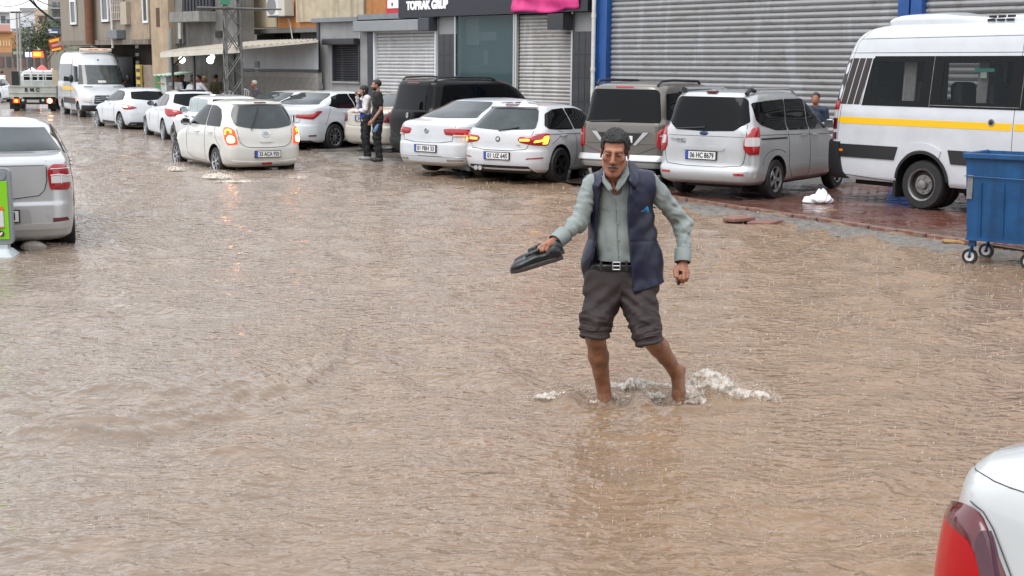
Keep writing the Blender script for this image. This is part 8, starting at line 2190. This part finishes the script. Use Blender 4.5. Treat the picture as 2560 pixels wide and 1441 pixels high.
# ---------------------------------------------------------------- standing people, general
def person(label, loc, h=1.72, yaw=0.0, shirt=(.6, .6, .6), pants=(.03, .03, .035), hair=(.012, .010, .010), skin=None, res=.014, group=None, sleeves='short', pose=None, female=False, beard=False, lean=0.0, hairlen=0, collar=None, top2=None, z0=None, upto=None):
    t = thing('person', label, 'person', loc, yaw, group)
    k = h / 1.75
    J = dict(head=(0, -.01, 1.635), neck=(0, .01, 1.47), shL=(-.185, .0, 1.42), shR=(.185, .0, 1.42), elL=(-.23, .03, 1.13), elR=(.23, .03, 1.13), wrL=(-.235, -.05, .88), wrR=(.235, -.05, .88),
             hipL=(-.095, 0, .92), hipR=(.095, 0, .92), knL=(-.10, -.02, .50), knR=(.10, -.02, .50), anL=(-.10, .03, .09), anR=(.10, .03, .09), chest=(0, 0, 1.28), waist=(0, 0, 1.02))
    if female: J['shL'] = (-.16, 0, 1.41); J['shR'] = (.16, 0, 1.41)
    if pose: J.update(pose)
    J = {a: np.array(b, np.float32) * k for a, b in J.items()}
    if lean:
        for a in ('head', 'neck', 'shL', 'shR', 'elL', 'elR', 'wrL', 'wrR', 'chest'):
            p = J[a]; dz = p[2] - J['waist'][2]; J[a] = np.array([p[0], p[1] - math.sin(lean) * dz, J['waist'][2] + math.cos(lean) * dz], np.float32)
    H = J['head']; g = k
    def headf(P):
        p = P - H; q = p.copy(); q[:, 0] = np.abs(q[:, 0])
        d = ell(p, (0, .015 * g, .03 * g), (.075 * g, .095 * g, .085 * g)); d = smin(d, ell(p, (0, -.025 * g, -.045 * g), (.055 * g, .065 * g, .072 * g)), .03)
        d = smin(d, cap(p, (0, -.085 * g, .0), (0, -.108 * g, -.035 * g), .010, .013), .008)
        d = smax(d, -ell(q, (.03 * g, -.098 * g, .002), (.018, .014, .010)), .01); d = smin(d, ell(q, (.079 * g, .0, -.01), (.010, .017, .028)), .006)
        d = smin(d, cap(q, (0, -.088 * g, -.07 * g), (.018, -.082 * g, -.07 * g), .008, .006), .006)
        return smin(d, cap(P, J['neck'], H + np.array([0, .02, -.05], np.float32), .058 * g, .052 * g), .02)
    def limb(P, a, b, c, r0, r1, r2, kk=.02): return smin(cap(P, J[a], J[b], r0 * g, r1 * g), cap(P, J[b], J[c], r1 * g, r2 * g), kk)
    def skinf(P):
        d = headf(P)
        for s in 'LR':
            d = smin(d, limb(P, 'sh' + s, 'el' + s, 'wr' + s, .045, .036, .026), .01)
            w = J['wr' + s]; dr = w - J['el' + s]; dr = dr / np.linalg.norm(dr)
            d = smin(d, cap(P, w, w + dr * .07 * g, .028 * g, .030 * g, ((1, 0, 0), .7)), .015)
            for f in (-.026, -.009, .009, .026): d = smin(d, cap(P, w + dr * .07 * g + np.array([0, f, 0], np.float32) * g, w + dr * .145 * g + np.array([0, f, 0], np.float32) * g, .0095 * g, .0075 * g), .004)
            d = smin(d, cap(P, w + dr * .03 * g, w + dr * .085 * g + np.array([0, -.05, 0], np.float32) * g, .013 * g, .010 * g), .006)
            d = smin(d, limb(P, 'hip' + s, 'kn' + s, 'an' + s, .085, .055, .036), .02)
        return smin(d, cap(P, J['chest'], J['waist'], .11 * g, .11 * g), .04)
    allp = np.array(list(J.values())); lo = allp.min(0) - .16; hi = allp.max(0) + np.array([.16, .16, .14]); lo[2] = -.02
    if upto: lo[2] = upto
    link('body', net_mesh('body', [(skinf, lo, hi, res)], skin or SK2, 1), t)
    def hairf(P):
        p = P - H; q = p.copy(); q[:, 0] = np.abs(q[:, 0])
        d = ell(p, (0, .02 * g, .04 * g), (.083 * g, .103 * g, .090 * g)) + .006 * vnoise(P, 30)
        cut = np.where(p[:, 1] < -.04 * g, .066 * g - p[:, 2], np.where(p[:, 1] < .0 * g, .012 - p[:, 2], -.035 * g - p[:, 2]))
        if hairlen: d = smin(d, ell(p, (0, .035 * g, -.03 * g), (.088 * g, .080 * g, .125 * g)), .03); cut = np.where(p[:, 1] < -.045 * g, .02 * g - p[:, 2], -hairlen - p[:, 2])
        d = smax(d, cut, .012)
        if beard: d = np.minimum(d, smax(smax(ell(p, (0, -.025 * g, -.050 * g), (.060 * g, .071 * g, .078 * g)), p[:, 2] + .038 * g, .01), -ell(p, (0, -.10, -.066), (.026, .03, .010)), .004))
        return d
    link('hair', net_mesh('hair', [(hairf, H - .16 * g - (.1 if hairlen else 0), H + .17 * g, min(res, .009))], mat('hair%.3f' % hair[0], hair, .5, var=.3, scale=20, bump=.4, bscale=80), 1), t)
    W_ = .135 if female else .155
    def shirtf(P):
        d = cap(P, J['chest'], J['waist'], W_ * g, (W_ - .015) * g, ((0, 1, 0), .75)); d = smin(d, cap(P, J['shL'], J['shR'], .07 * g, .07 * g), .05)
        d = smin(d, cap(P, (J['shL'] + J['shR']) / 2, J['chest'], .11 * g, .14 * g, ((0, 1, 0), .8)), .05)
        d = smin(d, cap(P, J['waist'], (J['hipL'] + J['hipR']) / 2 + np.array([0, 0, .03], np.float32), W_ * g, (W_ + .005) * g, ((0, 1, 0), .8)), .04)
        for s in 'LR':
            if sleeves == 'long': d = smin(d, limb(P, 'sh' + s, 'el' + s, 'wr' + s, .068, .055, .042), .03)
            else: e = J['sh' + s] * .35 + J['el' + s] * .65; d = smin(d, cap(P, J['sh' + s], e, .068 * g, .064 * g), .03)
        d = d + .007 * np.sin(P[:, 2] * 36 + P[:, 0] * 30 + 8 * vnoise(P, 5)) + .008 * vnoise(P, 12)
        nk = cap(P, J['neck'] + np.array([0, -.01, -.02], np.float32), H, .066 * g, .066 * g)
        return smax(smax(d, -nk, .01), (J['hipL'][2] - .02 * g) - P[:, 2], .004)
    link('shirt', net_mesh('shirt', [(shirtf, lo, hi, res)], mat('cloth_%.3f_%.3f_%.3f' % shirt, shirt, .8, var=.15, scale=6), 1), t)
    if not upto:
        def pantf(P):
            d = cap(P, J['hipL'] + np.array([0, 0, .04], np.float32), J['hipR'] + np.array([0, 0, .04], np.float32), .105 * g, .105 * g)
            for s in 'LR': d = smin(d, limb(P, 'hip' + s, 'kn' + s, 'an' + s, .105, .072, .055), .025)
            d = d + .006 * np.sin(P[:, 2] * 45 + 9 * vnoise(P, 5)) + .006 * vnoise(P, 14)
            return smax(smax(d, P[:, 2] - (J['waist'][2] + .02), .004), J['anL'][2] - .02 - P[:, 2], .004)
        link('trousers', net_mesh('trousers', [(pantf, lo, hi, res)], mat('pants_%.3f_%.3f_%.3f' % pants, pants, .8, var=.2, scale=6), 1), t)
        for s in 'LR':
            a = J['an' + s]
            def shoef(P, a=a): 
                d = smin(cap(P, (a[0], a[1] + .02, .045), (a[0], a[1] - .15 * g, .035), .045, .036), cap(P, (a[0], a[1], .05), a, .045, .045), .02); return smax(d, -P[:, 2] + .0, .004)
            link('shoe', net_mesh('shoe', [(shoef, a - np.array([.1, .27, .2]), a + np.array([.1, .12, .08]), .010)], mat('trainer_%d' % (1 if female else 0), (.35, .34, .33) if female else (.03, .03, .03), .6, var=.4, scale=12), 1), t)
    return t
# the couple on the apron
pm = G(945, 403, .035)
person('bearded young man in black T shirt and black trousers standing by the champagne saloon', (pm.x, pm.y, .03), 1.76, math.radians(-72), (.008, .008, .009), (.010, .010, .011), res=.011, beard=True,
       pose=dict(head=(0, -.03, 1.63), elR=(.22, .03, 1.13), wrR=(.17, -.13, .90), elL=(-.22, .05, 1.13), wrL=(-.20, -.08, .90)))
pw = G(916, 400, .035)
wn = person('dark haired woman in white cardigan over blue top with a hand at her mouth', (pw.x, pw.y, .03), 1.66, math.radians(-66), (.62, .58, .58), (.010, .010, .012), res=.010, female=True, sleeves='long', hairlen=.16,
       pose=dict(head=(0, -.06, 1.60), neck=(0, -.01, 1.46), elR=(.20, -.08, 1.16), wrR=(.0, -.22, 1.12), elL=(-.20, -.10, 1.18), wrL=(-.03, -.20, 1.46)))
MB().lathe([(.135, .92), (.14, .98), (.125, 1.02)], 20).build('blue_top_hem', mat('blue_top', (.02, .06, .42), .7), wn, smooth=True)
MB().box(-.06, .06, -.135, -.11, 1.02, 1.32).build('blue_top_front', mat('navy_top', (.02, .03, .12), .7), wn, bevel=.02)
bt = MB().lathe([(.03, 0), (.034, .01), (.034, .14), (.014, .18), (.014, .20)], 14).build('water_bottle', mat('bottle_blue', (.18, .34, .52), .2, alpha=.8), None, smooth=True)
q = PY(936, 330, pm.y - .25); bt.location = q; bt.rotation_euler = (.3, .5, 0); tag(bt, 'pale blue plastic bottle held by the man in black', 'bottle')
# people under the canopy
def cpos(u, dep): 
    s_, z_ = fs(u, 200, dep); p = PA + E * s_ + NI * dep; return (p.x, p.y, 0)
G_ = 'people sheltering under the canopy'
person('man in navy shirt standing in the sheltering group beside the left canopy post', cpos(456, -1.0), 1.74, .2, (.015, .02, .06), group=G_, res=.018, skin=SK)
person('stooping man in white T shirt seen from behind, left of the central canopy post', cpos(468, -1.9), 1.66, 2.2, (.68, .68, .72), group=G_, res=.018, skin=SK, lean=.35, hair=(.05, .045, .045))
person('young man in white T shirt with hand on hip, right of the central canopy post', cpos(502, -1.8), 1.74, -.9, (.70, .70, .74), group=G_, res=.018, skin=SK, lean=.15, pose=dict(elR=(.36, .12, 1.16), wrR=(.20, .02, 1.0)))
person('man in dark green shirt deep in the sheltering group', cpos(482, -.7), 1.73, .4, (.03, .12, .08), group=G_, res=.02, skin=SK)
person('man in olive shirt with his back turned near the grey upright at the mast', cpos(540, -1.2), 1.76, 2.6, (.055, .06, .025), group=G_, res=.02, skin=SK)
person('man in pale shirt stretching one arm out to the left beside the green booth', cpos(441, -1.3), 1.72, -.3, (.5, .5, .52), group=G_, res=.018, skin=SK, pose=dict(elL=(-.42, -.05, 1.40), wrL=(-.66, -.1, 1.44)))
p_ = person('person in yellow cap behind the young man in white T shirt', cpos(512, -.9), 1.70, -.4, (.25, .18, .12), group=G_, res=.02, skin=SK, hair=(.62, .55, .25))
person('white haired old man in dark checked shirt walking along the block wall', cpos(646, -2.2), 1.62, -1.1, (.09, .085, .10), group=None, res=.014, skin=SK, hair=(.50, .49, .48), lean=.25)
pz = PY(2041, 245, 26.0)
person('dark haired man in dark blue jacket whose head shows above the silver people carrier', (pz.x, 26.0, -.08), 1.72, -.5, (.03, .04, .07), res=.014, hair=(.03, .025, .02), upto=1.0, skin=SK, lean=.08)
pz = G(9, 246); person('person in white T shirt and dark shorts standing in the flood at the far left', (pz.x, pz.y, -.1), 1.74, 2.6, (.66, .66, .70), (.02, .025, .05), res=.02, skin=SK)
person('dim seated figure in blue beside the yellow ladder board', cpos(312, .4), 1.45, .3, (.03, .05, .12), res=.02, skin=SK)
for (u, y, c, l) in ((66, 99, (.05, .05, .06), 'person in dark clothes far off at the junction, left of the umbrellas'), (92, 101, (.10, .08, .08), 'person in brownish clothes far off under the pale blue umbrella'), (113, 97, (.20, .05, .05), 'person in red far off below the red umbrella')):
    q = PY(u, 190, y); person(l, (q.x, y, 0), 1.7, 0, c, res=.035, group='people at the far junction', skin=SK)

# white garden chairs behind the mast
def garden_chair(label, loc, yaw):
    t = thing('garden_chair', label, 'chair', loc, yaw, 'white garden chairs')
    m_ = mat('chair_white', (.68, .68, .70), .4)
    MB().box(-.24, .24, -.24, .22, .40, .44).build('seat', m_, t, bevel=.015)
    b = MB(); 
    for x in (-.20, -.10, 0, .10, .20): b.tube([(x, .22, .43), (x * 1.1, .30, .84 - .3 * x * x)], .018, 6)
    b.tube([(-.25, .29, .78), (-.12, .31, .86), (0, .31, .89), (.12, .31, .86), (.25, .29, .78)], .028, 6).build('backrest', m_, t, smooth=True)
    for x in (-.22, .22):
        for y in (-.22, .20): MB().tube([(x, y, .41), (x * 1.15, y * 1.15, 0)], .022, 6).build('leg', m_, t)
        MB().tube([(x * 1.15, -.24, 0.0), (x * 1.12, -.22, .64), (x * 1.12, .24, .66)], .022, 6).build('armrest', m_, t)
garden_chair('white plastic garden chair seen through the left bay of the lattice mast', cpos(577, -1.6)[:2] + (.32,), .4)
garden_chair('white plastic garden chair seen through the right bay of the lattice mast', cpos(594, -1.5)[:2] + (.40,), -.7)
# distant cars: copies of the queue hatchback
def copy_tree(o, parent=None):
    c = o.copy(); C.objects.link(c); c.parent = parent
    for ch in list(o.children):
        d = copy_tree(ch, c); d.matrix_parent_inverse = ch.matrix_parent_inverse.copy()
    return c
src = [o for o in C.objects if o.get('label', '').startswith('white rounded hatchback')][0]
for (u, v, yr, lab) in ((-12, 254, 172, 'white car cut off by the left edge behind the person in white T shirt'), (132, 240, -18, 'white car mostly hidden between the dropside truck and the minibus'), (6, 192, 165, 'farther white car at the left edge above the person in white T shirt')):
    c = copy_tree(src); c['label'] = lab; c['group'] = 'distant white cars at the left'; yaw = math.radians(90 - yr); p = G(u, v)
    if v < 200: p = G(u, 206)
    c.location = (p.x, p.y, -.1); c.rotation_euler = (0, 0, yaw)
# ================================================================== SPLASHES AND RAIN ON THE WATER
M_foam = mat('white_water', (.74, .68, .61), .16, spec=.8, col2=(.44, .34, .25), thr=(.47, .62), var=.12, scale=24, trans=.18)
M_foam.node_tree.nodes['Principled BSDF'].inputs['Subsurface Weight'].default_value = .4
M_foam.node_tree.nodes['Principled BSDF'].inputs['Subsurface Radius'].default_value = (.03, .025, .02)
def droplets(b, n, cen, ext, smin_, smax_, rg, up=1.0, el=1.35):
    for i in range(n):
        a = rg.uniform(0, 6.28); r = math.sqrt(rg.uniform(0, 1)); x, y = math.cos(a) * r * ext[0], math.sin(a) * r * ext[1]
        z = ext[2] * (1 - r * r) * rg.uniform(.15, 1.25) ; s = rg.uniform(smin_, smax_)
        d = Vector((x * 1.6, y * 1.6, (rg.uniform(-.25, .3)) * up)) + Vector(rg.normal(0, .05, 3)); d.normalize()
        q = Vector((-d.y, d.x, 0.01)).normalized(); w = d.cross(q); c = Vector((cen[0] + x, cen[1] + y, cen[2] + z)); L_ = s * rg.uniform(1, el)
        V = [c - d * L_, c + d * L_] + [c + (q * math.cos(k * PI / 2) + w * math.sin(k * PI / 2)) * s * .5 for k in range(4)]
        b.add(V, [(0, 2, 3), (0, 3, 4), (0, 4, 5), (0, 5, 2), (1, 3, 2), (1, 4, 3), (1, 5, 4), (1, 2, 5)])
def web(cen, ext, seed, h=.0055, th=.078):
    cen = np.array(cen, np.float32); ex = np.array(ext, np.float32)
    def fn(P):
        p = P - cen; e = ell(p, (0, 0, 0), ext) + .034 * vnoise(P + seed, 13) + .022 * vnoise(P + seed, 27)
        st = P * np.array([1.2, 1.2, .40], np.float32) + seed
        e = e + .055 * (np.abs(vnoise(st, 42)) - .10) + .035 * (np.abs(vnoise(st + 9, 85)) - .12) + .016
        return np.maximum(e, -(P[:, 2] + .0))
    return (fn, cen - ex - .06, cen + ex + np.array([.06, .06, .05]), h)
def splash(label, cen, exts, nd, seed, size=(.0016, .0048), h=.0055, group=None):
    rg = np.random.default_rng(seed)
    t = thing('splash', label, 'splash', (cen[0], cen[1], 0), group=group)
    parts = [web((dx, dy, dz), e, seed * 3.1 + i, h) for i, (dx, dy, dz, e) in enumerate(exts)]
    tag(link('water_web', net_mesh('web', parts, M_foam, 1), t), kind='stuff')
    b = MB()
    for (dx, dy, dz, e) in exts: droplets(b, int(nd / len(exts)), (dx, dy, dz), (e[0] * 1.35, e[1] * 1.35, e[2] * 1.25), size[0], size[1], rg)
    tag(b.build('droplets', M_foam, t, smooth=True), kind='stuff')
f = MANF[1]
splash('white water thrown up behind the raised heel of the wading man', (f.x, f.y), [(.20, .08, -.01, (.185, .13, .20)), (.42, .05, -.02, (.20, .10, .10)), (.07, .02, -.01, (.11, .10, .12)), (.15, -.08, -.02, (.16, .06, .07))], 6500, 5)
f = MANF[0]
splash('ring of churned water round the front shin of the wading man', (f.x, f.y), [(-.04, -.02, -.01, (.095, .08, .065)), (-.26, .06, -.015, (.20, .07, .085)), (.05, .03, .0, (.06, .05, .05))], 1800, 8)
splash('curling crest of water between the legs of the wading man', ((MANF[0].x + MANF[1].x) / 2, f.y), [(.0, .30, -.01, (.29, .075, .10)), (.06, .10, -.015, (.20, .06, .06)), (.22, .02, -.02, (.12, .05, .04))], 3000, 11)
for (u, v, lab, e, sd) in ((440, 427, 'small bow wave at the front wheel of the moving hatchback', (.24, .16, .12), 21), (545, 446, 'white water curling off the rear wheel of the moving hatchback', (.34, .20, .13), 22), (590, 456, 'churned water trailing behind the left of the moving hatchback bumper', (.42, .18, .07), 23), (740, 447, 'spray behind the right rear corner of the moving hatchback', (.22, .15, .07), 24)):
    p = G(u, v); splash(lab, (p.x, p.y), [(0, 0, -.02, e)], 900, sd, (.004, .011), .012, 'splashes round the moving hatchback')
def rain_marks():
    rg = np.random.default_rng(4); b = MB(); r_ = MB()
    n = 0
    while n < 5200:
        y = 5.6 + 30 * rg.uniform() ** 1.35; x = rg.uniform(-.44, .42) * y
        if x > KL[0].x - .5 and y > 13 and False: continue
        # keep off the parking strip
        q = Vector((x, y, 0)) - KL[4]
        if q.dot(nrm) > -.05 and q.dot(kerbdir) > -12: continue
        n += 1; z = float(water_h(np.array([x]), np.array([y]), np.array([.05]))[0]); s = rg.uniform(.3, 1.0) * (.45 + y * .030)
        k = rg.choice([0, 0, 1, 1, 2])
        if k == 0:      # little pillar thrown up by a drop
            h = .030 * s; b.add([(x - .006 * s, y, z - .004), (x + .003 * s, y - .006 * s, z - .004), (x + .003 * s, y + .006 * s, z - .004), (x + rg.normal(0, .002), y, z + h)], [(0, 1, 3), (1, 2, 3), (2, 0, 3)])
            b.ball((x, y, z + h + .008 * s), .0042 * s, 6)
        elif k == 1:    # bubble
            b.ball((x, y, z), .0075 * s, 8, (1, 1, .7))
        else:           # crown ring
            m_ = 9; R = .013 * s; V = []
            for i in range(m_):
                a = 2 * PI * i / m_; hh = .010 * s * (1 + .8 * (i % 2)); V += [(x + math.cos(a) * R, y + math.sin(a) * R, z - .003), (x + math.cos(a) * R * 1.25, y + math.sin(a) * R * 1.25, z + hh)]
            b.add(V, [(2 * i, 2 * ((i + 1) % m_), 2 * ((i + 1) % m_) + 1, 2 * i + 1) for i in range(m_)])
    tag(b.build('rain_splashes', mat('rain_water', (.58, .51, .45), .10, spec=.8), smooth=True), 'scattered rain drop splashes on the flood water', None, None, 'stuff')
rain_marks()
